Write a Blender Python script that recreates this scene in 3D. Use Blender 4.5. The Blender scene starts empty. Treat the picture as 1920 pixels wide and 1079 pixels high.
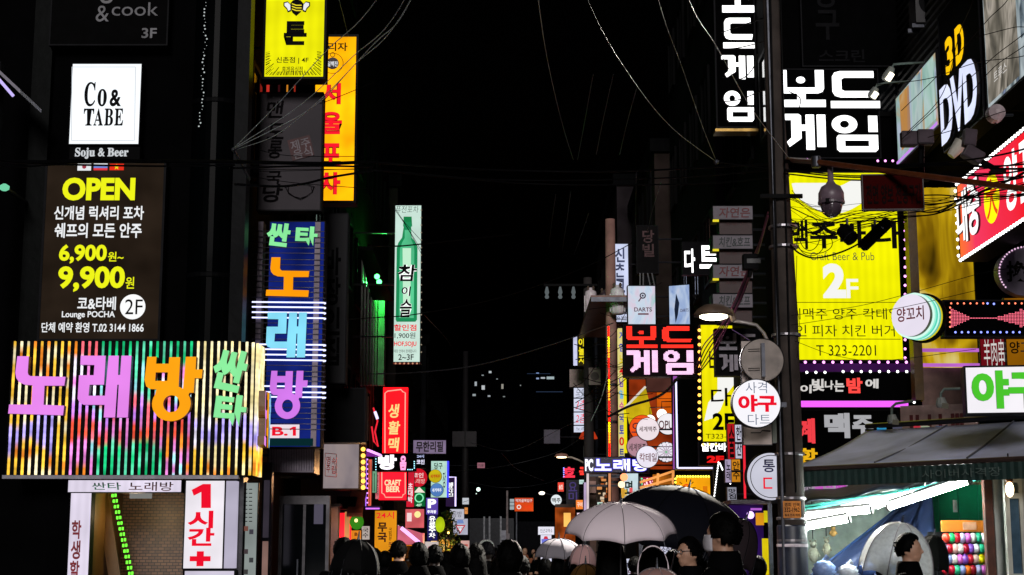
import bpy, math, random
from mathutils import Vector, Matrix
R = math.radians
rnd = random.Random(7)
sc = bpy.context.scene
COL = sc.collection
# ---------------------------------------------------------------- camera, night sky, sun lamp as added frontal fill, exposure
H, F, PITCH = 1.6, 2933.0, R(9.6)
cp, sp = math.cos(PITCH), math.sin(PITCH)
cam = bpy.data.cameras.new('camera'); cam.lens = 55.0; cam.sensor_width = 36.0
cam.clip_start = 0.1; cam.clip_end = 3000
camo = bpy.data.objects.new('camera', cam); COL.objects.link(camo)
camo.location = (0, 0, H); camo.rotation_euler = (R(90) + PITCH, 0, 0)
sc.camera = camo
w = bpy.data.worlds.new('World'); sc.world = w; w.use_nodes = True
wn = w.node_tree.nodes; bgn = wn['Background']
sky = wn.new('ShaderNodeTexSky'); sky.sky_type = 'NISHITA'; sky.sun_disc = False
sky.sun_elevation = R(-4.0); sky.sun_rotation = R(183)
w.node_tree.links.new(sky.outputs[0], bgn.inputs[0]); bgn.inputs[1].default_value = 0.012
sl = bpy.data.lights.new('front_fill', 'SUN'); sl.energy = 1.6; sl.angle = R(14); sl.color = (1, .95, .93)  # added frontal fill for wires and umbrella, from behind the camera
so = bpy.data.objects.new('front_fill', sl); COL.objects.link(so)
so.rotation_euler = (R(72), 0, R(-3))
sc.view_settings.view_transform = 'Standard'; sc.view_settings.look = 'None'
sc.view_settings.exposure = 0; sc.view_settings.gamma = 1
sc.cycles.use_denoising = True
try: sc.cycles.use_light_tree = True
except Exception: pass
sc.cycles.max_bounces = 6; sc.cycles.transparent_max_bounces = 12
sc.cycles.sample_clamp_indirect = 3.0

# ---------------------------------------------------------------- helpers
def lin(h):
    h = h.lstrip('#'); c = [int(h[i:i + 2], 16) / 255 for i in (0, 2, 4)]
    return tuple(x / 12.92 if x <= .04045 else ((x + .055) / 1.055) ** 2.4 for x in c) + (1,)
_mats = {}
def dif(hexc, rough=.6, metal=0, var=.35, scale=6, bump=.15, spec=None):
    if spec is None: spec = .03 if max(lin(hexc)[:3]) < .012 and rough > .12 else .4
    k = ('d', hexc, rough, metal, var, scale, bump, spec)
    if k in _mats: return _mats[k]
    m = bpy.data.materials.new('surface_' + hexc.strip('#')); m.use_nodes = True
    nt = m.node_tree; b = nt.nodes['Principled BSDF']; c = tuple(v * .72 for v in lin(hexc)[:3]) + (1,)
    tc = nt.nodes.new('ShaderNodeTexCoord'); nz = nt.nodes.new('ShaderNodeTexNoise')
    nz.inputs['Scale'].default_value = scale; nz.inputs['Detail'].default_value = 6
    nt.links.new(tc.outputs['Object'], nz.inputs['Vector'])
    rp = nt.nodes.new('ShaderNodeValToRGB'); rp.color_ramp.elements[0].position = .3; rp.color_ramp.elements[1].position = .7
    rp.color_ramp.elements[0].color = tuple(x * (1 - var) for x in c[:3]) + (1,); rp.color_ramp.elements[1].color = tuple(min(1, x * (1 + var * .6)) for x in c[:3]) + (1,)
    nt.links.new(nz.outputs[0], rp.inputs[0]); nt.links.new(rp.outputs[0], b.inputs['Base Color'])
    b.inputs['Roughness'].default_value = rough; b.inputs['Metallic'].default_value = metal
    b.inputs['Specular IOR Level'].default_value = spec
    if bump:
        bp = nt.nodes.new('ShaderNodeBump'); bp.inputs['Strength'].default_value = bump; bp.inputs['Distance'].default_value = .02
        nt.links.new(nz.outputs[0], bp.inputs['Height']); nt.links.new(bp.outputs[0], b.inputs['Normal'])
    _mats[k] = m; return m
def em(hexc, st=1.0, uneven=0.0, tubes=0, sample=True):
    """something that gives off light, or a lit surface given that brightness as glow; uneven / tubes: the patchy back light of a real light box"""
    k = ('e', hexc, st, uneven, tubes, sample)
    if k in _mats: return _mats[k]
    m = bpy.data.materials.new('glow_' + hexc.strip('#')); m.use_nodes = True
    nt = m.node_tree; nt.nodes.clear(); out = nt.nodes.new('ShaderNodeOutputMaterial')
    e = nt.nodes.new('ShaderNodeEmission'); e.inputs[0].default_value = lin(hexc); e.inputs[1].default_value = st
    if uneven or tubes:
        tc = nt.nodes.new('ShaderNodeTexCoord'); nz = nt.nodes.new('ShaderNodeTexNoise'); nz.inputs['Scale'].default_value = 1.6
        nt.links.new(tc.outputs['Object'], nz.inputs['Vector'])
        mr = nt.nodes.new('ShaderNodeMapRange'); mr.inputs[1].default_value = .3; mr.inputs[2].default_value = .7
        mr.inputs[3].default_value = st * (1 - uneven); mr.inputs[4].default_value = st * (1 + uneven * .5)
        nt.links.new(nz.outputs[0], mr.inputs[0]); val = mr.outputs[0]
        if tubes:
            wv = nt.nodes.new('ShaderNodeTexWave'); wv.wave_type = 'BANDS'; wv.bands_direction = 'X'; wv.wave_profile = 'SIN'
            wv.inputs['Scale'].default_value = tubes; wv.inputs['Distortion'].default_value = .4
            nt.links.new(tc.outputs['Object'], wv.inputs['Vector'])
            m2 = nt.nodes.new('ShaderNodeMapRange'); m2.inputs[3].default_value = .94; m2.inputs[4].default_value = 1.02
            nt.links.new(wv.outputs['Fac'], m2.inputs[0])
            mu = nt.nodes.new('ShaderNodeMath'); mu.operation = 'MULTIPLY'
            nt.links.new(val, mu.inputs[0]); nt.links.new(m2.outputs[0], mu.inputs[1]); val = mu.outputs[0]
        nt.links.new(val, e.inputs[1])
    nt.links.new(e.outputs[0], out.inputs[0])
    m.cycles.emission_sampling = 'AUTO' if sample else 'NONE'
    _mats[k] = m; return m
def poster(name, stops, st=.9, ang=(0, 0, .6), scale=1.2, dist=2.5):
    """a backlit printed poster, or light painted on a panel: soft colour fields"""
    m = bpy.data.materials.new(name); m.use_nodes = True; nt = m.node_tree; nt.nodes.clear()
    out = nt.nodes.new('ShaderNodeOutputMaterial'); e = nt.nodes.new('ShaderNodeEmission'); e.inputs[1].default_value = st
    tc = nt.nodes.new('ShaderNodeTexCoord'); mp = nt.nodes.new('ShaderNodeMapping'); mp.inputs['Rotation'].default_value = ang
    wv = nt.nodes.new('ShaderNodeTexNoise'); wv.inputs['Scale'].default_value = scale; wv.inputs['Detail'].default_value = 3
    wv.inputs['Distortion'].default_value = dist; mp.inputs['Scale'].default_value = (1, 1, .45)
    nt.links.new(tc.outputs['Object'], mp.inputs[0]); nt.links.new(mp.outputs[0], wv.inputs['Vector'])
    rp = nt.nodes.new('ShaderNodeValToRGB'); el = rp.color_ramp.elements
    el[0].position = .28; el[0].color = lin(stops[0]); el[1].position = .72; el[1].color = lin(stops[-1])
    for i, s in enumerate(stops[1:-1]): x = el.new(.28 + .44 * (i + 1) / (len(stops) - 1)); x.color = lin(s)
    nt.links.new(wv.outputs[0], rp.inputs[0]); nt.links.new(rp.outputs[0], e.inputs[0]); nt.links.new(e.outputs[0], out.inputs[0])
    return m
def tiles(hexc, grout, scale, rough=.4):
    m = bpy.data.materials.new('tiles_' + hexc.strip('#')); m.use_nodes = True; nt = m.node_tree; b = nt.nodes['Principled BSDF']
    tc = nt.nodes.new('ShaderNodeTexCoord'); mp = nt.nodes.new('ShaderNodeMapping'); mp.inputs['Rotation'].default_value = (R(90), 0, 0)
    br = nt.nodes.new('ShaderNodeTexBrick'); br.inputs['Scale'].default_value = scale; br.inputs['Color1'].default_value = lin(hexc)
    c = lin(hexc); br.inputs['Color2'].default_value = tuple(x * .5 for x in c[:3]) + (1,); br.inputs['Mortar'].default_value = lin(grout)
    br.inputs['Mortar Size'].default_value = .03
    nt.links.new(tc.outputs['Object'], mp.inputs[0]); nt.links.new(mp.outputs[0], br.inputs['Vector'])
    nt.links.new(br.outputs[0], b.inputs['Base Color']); b.inputs['Roughness'].default_value = rough
    return m
def fabric(hexc, tr=.5):
    k = ('f', hexc, tr)
    if k in _mats: return _mats[k]
    m = bpy.data.materials.new('umbrella_fabric'); m.use_nodes = True; nt = m.node_tree; b = nt.nodes['Principled BSDF']; out = nt.nodes['Material Output']
    b.inputs['Base Color'].default_value = lin(hexc); b.inputs['Roughness'].default_value = .8; b.inputs['Specular IOR Level'].default_value = .12
    nz = nt.nodes.new('ShaderNodeTexNoise'); nz.inputs['Scale'].default_value = 40; bp = nt.nodes.new('ShaderNodeBump'); bp.inputs['Strength'].default_value = .08
    nt.links.new(nz.outputs[0], bp.inputs['Height']); nt.links.new(bp.outputs[0], b.inputs['Normal'])
    t = nt.nodes.new('ShaderNodeBsdfTranslucent'); t.inputs[0].default_value = lin(hexc); mx = nt.nodes.new('ShaderNodeMixShader'); mx.inputs[0].default_value = tr
    nt.links.new(b.outputs[0], mx.inputs[1]); nt.links.new(t.outputs[0], mx.inputs[2]); nt.links.new(mx.outputs[0], out.inputs[0])
    _mats[k] = m; return m
def glass(hexc='#0a0d10', rough=.06):
    k = ('g', hexc, rough)
    if k in _mats: return _mats[k]
    m = dif(hexc, rough, 0, .3, 2, 0.0); _mats[k] = m; return m
def clear_plastic(hexc, alpha):
    k = ('c', hexc, alpha)
    if k in _mats: return _mats[k]
    m = bpy.data.materials.new('clear_plastic'); m.use_nodes = True; nt = m.node_tree; b = nt.nodes['Principled BSDF']
    b.inputs['Base Color'].default_value = lin(hexc); b.inputs['Roughness'].default_value = .25; b.inputs['Alpha'].default_value = alpha
    nz = nt.nodes.new('ShaderNodeTexNoise'); nz.inputs['Scale'].default_value = 14
    mr = nt.nodes.new('ShaderNodeMapRange'); mr.inputs[3].default_value = alpha * .6; mr.inputs[4].default_value = min(1, alpha * 1.4)
    nt.links.new(nz.outputs[0], mr.inputs[0]); nt.links.new(mr.outputs[0], b.inputs['Alpha'])
    _mats[k] = m; return m

class MB:
    def __init__(s): s.v = []; s.f = []; s.m = []
    def add(s, vs, fs, mi=0):
        o = len(s.v); s.v += [tuple(p) for p in vs]; s.f += [tuple(i + o for i in f) for f in fs]; s.m += [mi] * len(fs); return s
    def box(s, x0, x1, y0, y1, z0, z1, mi=0):
        return s.add([(x, y, z) for z in (z0, z1) for y in (y0, y1) for x in (x0, x1)],
                     [(0, 2, 3, 1), (4, 5, 7, 6), (0, 1, 5, 4), (2, 6, 7, 3), (0, 4, 6, 2), (1, 3, 7, 5)], mi)
    def quad(s, a, b, c, d, mi=0): return s.add([a, b, c, d], [(0, 1, 2, 3)], mi)
    def tube(s, pts, r, n=6, mi=0, cap=True):
        pts = [Vector(p) for p in pts]; rs = r if isinstance(r, (list, tuple)) else [r] * len(pts)
        vs = []; fs = []; up = None
        for i, p in enumerate(pts):
            d = (pts[min(i + 1, len(pts) - 1)] - pts[max(i - 1, 0)])
            d = d.normalized() if d.length > 1e-9 else Vector((0, 0, 1))
            if up is None: up = Vector((0, 0, 1)) if abs(d.z) < .9 else Vector((0, 1, 0))
            a = d.cross(up).normalized(); b = a.cross(d); up = b
            for k in range(n):
                t = 2 * math.pi * k / n; vs.append(p + (a * math.cos(t) + b * math.sin(t)) * rs[i])
        for i in range(len(pts) - 1):
            for k in range(n):
                j = (k + 1) % n; fs.append((i * n + k, i * n + j, (i + 1) * n + j, (i + 1) * n + k))
        if cap: fs.append(tuple(range(n))[::-1]); fs.append(tuple((len(pts) - 1) * n + k for k in range(n)))
        return s.add(vs, fs, mi)
    def lathe(s, prof, c=(0, 0, 0), n=20, axis='z', mi=0):
        vs = []; fs = []; c = Vector(c)
        for r, h in prof:
            for k in range(n):
                t = 2 * math.pi * k / n; x, y = r * math.cos(t), r * math.sin(t)
                vs.append(c + Vector({'z': (x, y, h), 'y': (x, h, -y), 'x': (h, x, y)}[axis]))
        for i in range(len(prof) - 1):
            for k in range(n):
                j = (k + 1) % n; fs.append((i * n + k, i * n + j, (i + 1) * n + j, (i + 1) * n + k))
        fs.append(tuple(range(n))[::-1]); fs.append(tuple((len(prof) - 1) * n + k for k in range(n)))
        return s.add(vs, fs, mi)
    def ball(s, c, r, n=12, mi=0, k=8):
        r = r if isinstance(r, (tuple, list)) else (r, r, r); vs = []; fs = []
        for i in range(k + 1):
            a = math.pi * i / k
            for j in range(n):
                t = 2 * math.pi * j / n
                vs.append((c[0] + r[0] * math.sin(a) * math.cos(t), c[1] + r[1] * math.sin(a) * math.sin(t), c[2] + r[2] * math.cos(a)))
        for i in range(k):
            for j in range(n):
                q = (j + 1) % n; fs.append((i * n + j, (i + 1) * n + j, (i + 1) * n + q, i * n + q))
        return s.add(vs, fs, mi)
    def disc(s, c, rx, rz, y, n=40, mi=0):
        return s.add([(c[0] + rx * math.cos(2 * math.pi * k / n), y, c[1] + rz * math.sin(2 * math.pi * k / n)) for k in range(n)], [tuple(range(n))], mi)
    def build(s, name, mats, parent=None, smooth=False, loc=None):
        me = bpy.data.meshes.new(name); me.from_pydata(s.v, [], s.f)
        mats = mats if isinstance(mats, (list, tuple)) else [mats]
        for m in mats: me.materials.append(m)
        if len(mats) > 1: me.polygons.foreach_set('material_index', s.m)
        if smooth: me.polygons.foreach_set('use_smooth', [True] * len(me.polygons))
        me.update()
        return link(name, me, parent, loc)
def link(name, me, parent=None, loc=None):
    o = bpy.data.objects.new(name, me); COL.objects.link(o)
    if parent is not None: o.parent = parent
    if loc is not None: o.location = loc
    return o
def tag(o, label, cat, group=None, kind=None):
    o['label'] = label; o['category'] = cat
    if group: o['group'] = group
    if kind: o['kind'] = kind
    return o
def thing(name, label, cat, loc=(0, 0, 0), rz=0, group=None):
    o = bpy.data.objects.new(name, None); COL.objects.link(o); o.empty_display_size = .2
    o.location = loc; o.rotation_euler = (0, 0, rz); return tag(o, label, cat, group)
C0 = Vector((0, 0, H))
def ray(px, py):
    u = (px - 960) / F; v = (539.5 - py) / F
    return Vector((u, cp - v * sp, sp + v * cp))
def at(px, py, Y):
    d = ray(px, py); return C0 + d * (Y / d.y)

# ---------------------------------------------------------------- lettering
_tc = {}
def textgeo(s, off):
    k = (s, off)
    if k not in _tc:
        c = bpy.data.curves.new('t', 'FONT'); c.body = s; c.offset = off; c.fill_mode = 'FRONT'; c.resolution_u = 4
        o = bpy.data.objects.new('t', c)
        me = bpy.data.meshes.new_from_object(o)
        vs = [(v.co.x, v.co.y) for v in me.vertices]; fs = [tuple(p.vertices) for p in me.polygons]
        bpy.data.objects.remove(o); bpy.data.curves.remove(c); bpy.data.meshes.remove(me)
        x0 = min(v[0] for v in vs); x1 = max(v[0] for v in vs); y0 = min(v[1] for v in vs); y1 = max(v[1] for v in vs)
        _tc[k] = ([((x - x0) / max(1e-6, x1 - x0), (y - y0) / max(1e-6, y1 - y0)) for x, y in vs], fs)
    return _tc[k]
def ell(cx, cy, rx, ry, n=28): return [(cx + rx * math.cos(2 * math.pi * k / n), cy + ry * math.sin(2 * math.pi * k / n)) for k in range(n)]
def _norm(loops):
    xs = [p[0] for l in loops for p in l]; ys = [p[1] for l in loops for p in l]
    return [[((x - min(xs)) / (max(xs) - min(xs)), (y - min(ys)) / (max(ys) - min(ys))) for x, y in l] for l in loops]
_arc = [(1205 + 137 * math.cos(R(a)), 515 + 120 * math.sin(R(a))) for a in range(-30, 212, 10)]
GL = {
 'no': _norm([[(128,186),(210,186),(208,298),(214,314),(228,323),(478,328),(472,389),(332,389),(332,520),(478,526),(473,592),(84,580),(88,518),(246,519),(246,386),(190,382),(150,364),(128,335),(120,300)]]),
 'rae': _norm([[(568,186),(745,186),(742,385),(640,385),(636,460),(752,460),(766,186),(838,186),(838,318),(853,318),(856,186),(928,186),(920,608),(843,608),(846,385),(836,385),(830,608),(750,608),(752,522),(606,522),(574,506),(560,480),(562,320),(666,320),(668,250),(568,248)]]),
 'bang': _norm([[(1022,192),(1088,192),(1086,240),(1176,240),(1178,195),(1256,195),(1252,398),(1284,412),(1296,192),(1370,192),(1368,280),(1418,280),(1414,340),(1364,340),(1360,440),(1330,440)] + _arc + [(1096,416),(1050,414),(1022,396),(1008,350)],
               [(1086,300),(1172,300),(1170,358),(1084,358)], ell(1205, 515, 58, 58)]),
 'bo': [[(0,0),(.19,0),(.19,.474),(.79,.474),(.79,0),(.975,0),(.975,.5),(.94,.59),(.85,.634),(.58,.634),(.58,.806),(1,.806),(1,1),(0,1),(0,.806),(.4,.806),(.4,.634),(.12,.634),(.04,.59),(0,.5)], ell(.484, .27, .095, .09)],
 'deu': [[(.2,0),(.89,0),(.89,.18),(.29,.18),(.23,.22),(.23,.5),(.29,.54),(.95,.54),(.92,.715),(.2,.715),(.09,.67),(.04,.56),(.04,.15),(.09,.04)], [(0,.81),(1,.81),(1,1),(0,1)]],
 'ge': [[(0,0),(.38,0),(.44,.05),(.44,.3),(.545,.3),(.545,.02),(.74,.02),(.74,1),(.545,1),(.545,.47),(.44,.47),(.44,.68),(.16,.92),(.1,.78),(.21,.66),(.21,.17),(0,.17)], [(.8,.02),(1,.02),(1,.92),(.8,.92)]],
 'im': [ell(.28, .25, .28, .245), ell(.28, .25, .1, .1), [(.8,.02),(1,.02),(1,.46),(.8,.46)], [(.14,.54),(1,.54),(1,.93),(.94,1),(.16,1),(.1,.93),(.1,.6)], [(.28,.69),(.8,.69),(.8,.85),(.28,.85)]],
}
def inside(loops, x, y):
    c = False
    for l in loops:
        n = len(l)
        for i in range(n):
            (xa, ya), (xb, yb) = l[i], l[(i + 1) % n]
            if (ya > y) != (yb > y) and x < (xb - xa) * (y - ya) / (yb - ya) + xa: c = not c
    return c
def loopmesh(loops, depth):
    """2D outlines (z up) -> filled, extruded mesh data in x,z; y from -depth to 0"""
    c = bpy.data.curves.new('g', 'CURVE'); c.dimensions = '2D'; c.fill_mode = 'BOTH'; c.extrude = depth / 2
    for l in loops:
        sp_ = c.splines.new('POLY'); sp_.points.add(len(l) - 1)
        for p, q in zip(sp_.points, l): p.co = (q[0], q[1], 0, 1)
        sp_.use_cyclic_u = True
    o = bpy.data.objects.new('g', c)
    me = bpy.data.meshes.new_from_object(o)
    vs = [(v.co.x, -v.co.z - depth / 2, v.co.y) for v in me.vertices]; fs = [tuple(p.vertices) for p in me.polygons]
    mi = [0 if abs(p.normal.z) > .9 else 1 for p in me.polygons]
    bpy.data.objects.remove(o); bpy.data.curves.remove(c); bpy.data.meshes.remove(me)
    return vs, fs, mi

BLACK = dif('#0b0b0d', .5); INK = dif('#101012', .6, bump=0); STEEL = dif('#50525a', .4, .8); CAB = dif('#17171b', .45)
_ballme = {}
class Sign:
    def __init__(s, name, label, Y, box, face=None, dep=.18, th=0, cat='sign', cab=None, mg=.03, group=None, wall=None, disc=False, n_br=2, face_name='panel'):
        x0, y0, x1, y1 = box; th = R(th); s.th = th; s.Y = Y
        s.O = at(x0, y1, Y); s.a = Vector((math.cos(th), math.sin(th), 0)); s.n = Vector((math.sin(th), -math.cos(th), 0))
        s.w = s.loc(x1, y1)[0]; s.h = s.loc(x0, y0)[1]; s.yy = -.0195
        s.root = thing(name, label, cat, s.O, th, group); s.sc = Y / F
        cab = cab or CAB; w_, h_ = s.w, s.h
        if disc:
            c = (w_ / 2, 0, h_ / 2); r = w_ / 2; s.c = c
            MB().lathe([(r * .6, dep), (r + mg, dep - .01), (r + mg, -.02), (r + mg * .3, -.02), (r + mg * .3, 0), (r * .5, .002)], c, 48, 'y').build('cabinet', cab, s.root)
            if face: MB().lathe([(r, 0), (r, -.012), (r * .98, -.016), (.001, -.018)], c, 48, 'y').build(face_name, face, s.root)
        else:
            if dep: MB().box(-mg, w_ + mg, 0.002, dep, -mg, h_ + mg).build('cabinet', cab, s.root)
            if face: MB().box(0, w_, -.012, 0, 0, h_).build(face_name, face, s.root)
            if mg and dep:
                b = MB(); b.box(-mg, w_ + mg, -.022, 0, h_, h_ + mg); b.box(-mg, w_ + mg, -.022, 0, -mg, 0); b.box(-mg, 0, -.022, 0, 0, h_); b.box(w_, w_ + mg, -.022, 0, 0, h_)
                b.build('frame', cab, s.root)
        if wall is not None:
            for i in range(n_br):
                z = h_ * ((i + .5) / n_br); dx = wall - s.O.x
                xa, xb = (dx, -mg) if dx < 0 else (w_ + mg, dx)
                MB().tube([(xa, dep / 2 + .03, z), (xb, dep / 2 + .03, z)], .022).build('bracket', STEEL, s.root)
    def loc(s, px, py):
        d = ray(px, py); t = s.n.dot(s.O - C0) / s.n.dot(d); p = C0 + d * t - s.O
        return p.dot(s.a), p.z
    def bx(s, b):
        if max(map(abs, b)) <= 1.6: return b[0] * s.w, (1 - b[3]) * s.h, b[2] * s.w, (1 - b[1]) * s.h
        a = s.loc(b[0], b[3]); c = s.loc(b[2], b[1]); return a[0], a[1], c[0], c[1]
    def yo(s, d=.0012): s.yy -= d; return s.yy - .01
    def t(s, txt, b, mat, off=.012, shear=0, rot=0, vert=False, name='lettering', dep=0):
        x0, z0, x1, z1 = s.bx(b); m = MB(); y = s.yo() + .01
        ch = [txt] if not vert else list(txt); n = len(ch)
        for i, q in enumerate(ch):
            if q == ' ': continue
            vs, fs = textgeo(q, off); za = z1 - (z1 - z0) * (i + (.93 if vert else 1)) / n; zb = z1 - (z1 - z0) * i / n
            cx, cz = (x0 + x1) / 2, (za + zb) / 2; out = []
            for u, v in vs:
                X = x0 + (x1 - x0) * u + shear * (v - .5) * (zb - za); Z = za + (zb - za) * v
                if rot: X, Z = cx + (X - cx) * math.cos(rot) - (Z - cz) * math.sin(rot), cz + (X - cx) * math.sin(rot) + (Z - cz) * math.cos(rot)
                out.append((X, y, Z))
            m.add(out, fs)
            if dep:
                from collections import Counter
                cnt = Counter(frozenset((f[k], f[(k + 1) % len(f)])) for f in fs for k in range(len(f)))
                o = len(out); vv = [(p[0], p[1] - dep, p[2]) for p in out]
                m.v[-o:] = vv
                sides = []
                for f in fs:
                    for k in range(len(f)):
                        e = (f[k], f[(k + 1) % len(f)])
                        if cnt[frozenset(e)] == 1: sides.append((e[1], e[0], e[0] + o, e[1] + o))
                m.add(vv + [(p[0], p[1] - .001, p[2]) for p in out], sides, 1)
        return m.build(name, [mat, SIDE] if dep else mat, s.root)
    def g(s, gl, b, mat, side=None, dep=.06, name='channel_letter', mir=False):
        x0, z0, x1, z1 = s.bx(b)
        vs, fs, mi = loopmesh([[(x0 + (x1 - x0) * u, z1 - (z1 - z0) * v) for u, v in l] for l in GL[gl]], dep)
        m = MB(); m.v = [(a, q - .03, c) for a, q, c in vs]; m.f = fs; m.m = mi
        return m.build(name, [mat, side or SIDE], s.root)
    def rect(s, b, mat, name='panel', d=.004):
        x0, z0, x1, z1 = s.bx(b); y = s.yo() + .01; s.yy -= d
        return MB().box(x0, x1, y - d, y, z0, z1).build(name, mat, s.root)
    def circ(s, px, py, r, mat, name='emblem', ry=None):
        a, c = s.loc(px, py) if max(px, py) > 1.6 else (px * s.w, (1 - py) * s.h); y = s.yo() + .01
        return MB().lathe([(r * s.sc, y), (r * s.sc, y - .0008), (.001, y - .0008)], (a, 0, c), 32, 'y').build(name, mat, s.root)
    def ring(s, px, py, r, wd, mat, name='ring'):
        a, c = s.loc(px, py); y = s.yo() + .01; r1, r2 = r * s.sc, (r - wd) * s.sc; n = 36; vs = []; fs = []
        for k in range(n):
            t = 2 * math.pi * k / n; vs += [(a + r1 * math.cos(t), y, c + r1 * math.sin(t)), (a + r2 * math.cos(t), y, c + r2 * math.sin(t))]
        for k in range(n): j = (k + 1) % n; fs.append((2 * k, 2 * j, 2 * j + 1, 2 * k + 1))
        return MB().add(vs, fs).build(name, mat, s.root)
    def poly(s, pts, mat, name='emblem', d=.003):
        q = [s.loc(*p) if max(p) > 1.6 else (p[0] * s.w, (1 - p[1]) * s.h) for p in pts]; y = s.yo() + .01
        return MB().add([(a, y, c) for a, c in q], [tuple(range(len(q)))]).build(name, mat, s.root)
    def line(s, pts, wpx, mat, name='line', proud=.004, n=5):
        q = [s.loc(*p) if max(p) > 1.6 else (p[0] * s.w, (1 - p[1]) * s.h) for p in pts]; y = s.yo() + .01 - proud
        return MB().tube([(a, y, c) for a, c in q], wpx * s.sc / 2, n).build(name, mat, s.root)
    def lines(s, segs, wpx, mat, name='line'):
        m = MB(); y = s.yo() + .008
        for p0, p1 in segs:
            a = s.loc(*p0); b = s.loc(*p1); m.tube([(a[0], y, a[1]), (b[0], y, b[1])], wpx * s.sc / 2, 4)
        return m.build(name, mat, s.root)
    def bulbs(s, pts, r, mat, name='bulb', proud=.02):
        k = (round(r * s.sc, 3), mat.name)
        if k not in _ballme:
            b = MB(); b.ball((0, 0, 0), r * s.sc, 8, 0, 5); o = b.build('bulb', mat, None, True); _ballme[k] = o.data; bpy.data.objects.remove(o)
        for p in pts:
            a, c = s.loc(*p) if max(p) > 1.6 else (p[0] * s.w, (1 - p[1]) * s.h)
            link(name, _ballme[k], s.root, (a, -proud - .012, c))
    def edge_bulbs(s, n_h, n_v, r, mat, sides='tblr', out=0.0, name='bulb'):
        p = []; o = out
        for i in range(n_h):
            u = (i + .5) / n_h
            if 't' in sides: p.append((u, -o))
            if 'b' in sides: p.append((u, 1 + o))
        for i in range(n_v):
            v = (i + .5) / n_v; ox = o * s.h / s.w
            if 'l' in sides: p.append((-ox, v))
            if 'r' in sides: p.append((1 + ox, v))
        s.bulbs(p, r, mat, name)
SIDE = dif('#2a2224', .4)
# ---------------------------------------------------------------- colours
W1 = em('#ffffff', 2.2, .12); WT = em('#ffffff', 1.3, 0, 0, False); WW = em('#ece2f6', .95, .18, 3)
RED = em('#f0102c', 1.0, 0, 0, False); REDP = em('#ff0a12', 1.25, .15)
PINKL = em('#e58cf2', 1.0, .1); ORL = em('#ff9d0a', 1.05, .12); GRL = em('#8df0a0', 1.0, .15); BLL = em('#86dcf6', 1.05, .25); MAG = em('#e45cf0', 1.25)
DOTW = em('#ffffff', 3.0, 0, 0, False); DOTP = em('#ff9df8', 2.6, 0, 0, False); DOTO = em('#ffb347', 3.0, 0, 0, False); DOTB = em('#7f8cff', 2.5, 0, 0, False); DOTR = em('#ff7a5a', 2.4, 0, 0, False); DOTC = em('#9fe8ff', 2.2, 0, 0, False); DOTY = em('#f6e84a', 2.4, 0, 0, False)
REDINK = dif('#b5102c', .5, bump=0); DARKRED = dif('#6d0d1c', .5, bump=0)
def hemi(h): return em(h, 1.0, 0, 0, False)

# ---------------------------------------------------------------- ground
asph = dif('#1c1c1f', .32, 0, .4, 2.5, .3)
def structure(name, m, mats): o = m.build(name, mats); o['kind'] = 'structure'; return o
structure('ground', MB().quad((-900, -60, -.12), (900, -60, -.12), (900, 1500, -.12), (-900, 1500, -.12)), dif('#141416', .7))
structure('road', MB().box(-3.0, 3.4, -40, 190, -.1, 0), asph)
pv = dif('#3a3836', .45, 0, .3, 5, .3)
structure('pavement_left', MB().box(-9, -3.0, -10, 190, -.1, .13), pv)
structure('pavement_right', MB().box(3.4, 9, -10, 190, -.1, .13), pv)
# ---------------------------------------------------------------- buildings
WALLS = ['#16161a', '#1b1718', '#131519', '#1d1a17']
def building(label, x0, x1, y0, y1, h, side, hexc, rows, step=2.2, win=(1.2, 1.5), front=True, name='shop_building', z0=4.0, lit=(), cuts=None):
    """side: +1 when the street wall faces +x (left row), -1 for the right row"""
    t = thing(name, label, 'building', ((x0 + x1) / 2, y0, 0))
    cx = (x0 + x1) / 2; wm = dif(hexc, .9, 0, .5, 1.3, .4, spec=.02)
    m = MB()
    for (a0, a1, b0, b1, c0, c1) in (cuts or [(x0, x1, y0, y1, .02, h)]): m.box(a0 - cx, a1 - cx, b0 - y0, b1 - y0, c0, c1)
    m.build('wall', wm, t)
    MB().box(x0 - cx - .12, x1 - cx + .12, -.12, y1 - y0 + .12, h, h + .35).build('parapet', dif('#0c0c0e', .8), t)
    ww, wh = win; wmesh = MB(); fr = .07
    wmesh.box(-ww / 2, ww / 2, -.06, -.004, 0, fr); wmesh.box(-ww / 2, ww / 2, -.06, -.004, wh - fr, wh); wmesh.box(-ww / 2, -ww / 2 + fr, -.06, -.004, fr, wh - fr); wmesh.box(ww / 2 - fr, ww / 2, -.06, -.004, fr, wh - fr); wmesh.box(-.025, .025, -.05, -.004, fr, wh - fr)
    wo = wmesh.build('window', dif('#0a0a0b', .6), t)
    po = MB().box(-ww / 2 + fr, ww / 2 - fr, -.03, -.006, fr, wh - fr).build('pane', glass(), wo)
    spots = []
    for r_ in range(rows):
        z = z0 + r_ * 3.1
        if z + wh > h - .3: break
        if front:
            n = max(1, int((x1 - x0) / step))
            for i in range(n): spots.append((x0 - cx + (i + .5) * (x1 - x0) / n, 0, z, 0))
        n = max(1, int((y1 - y0) / step)); xs = (x1 if side > 0 else x0) - cx
        for i in range(n): spots.append((xs, (i + .5) * (y1 - y0) / n, z, R(90) * side))
    for i, (x, y, z, a) in enumerate(spots[:96]):
        if i == 0: q, p = wo, po
        else:
            q = wo.copy(); COL.objects.link(q); p = po.copy(); COL.objects.link(p); p.parent = q; q.parent = t
        q.location = (x, y, z); q.rotation_euler = (0, 0, a)
    return t
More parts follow.
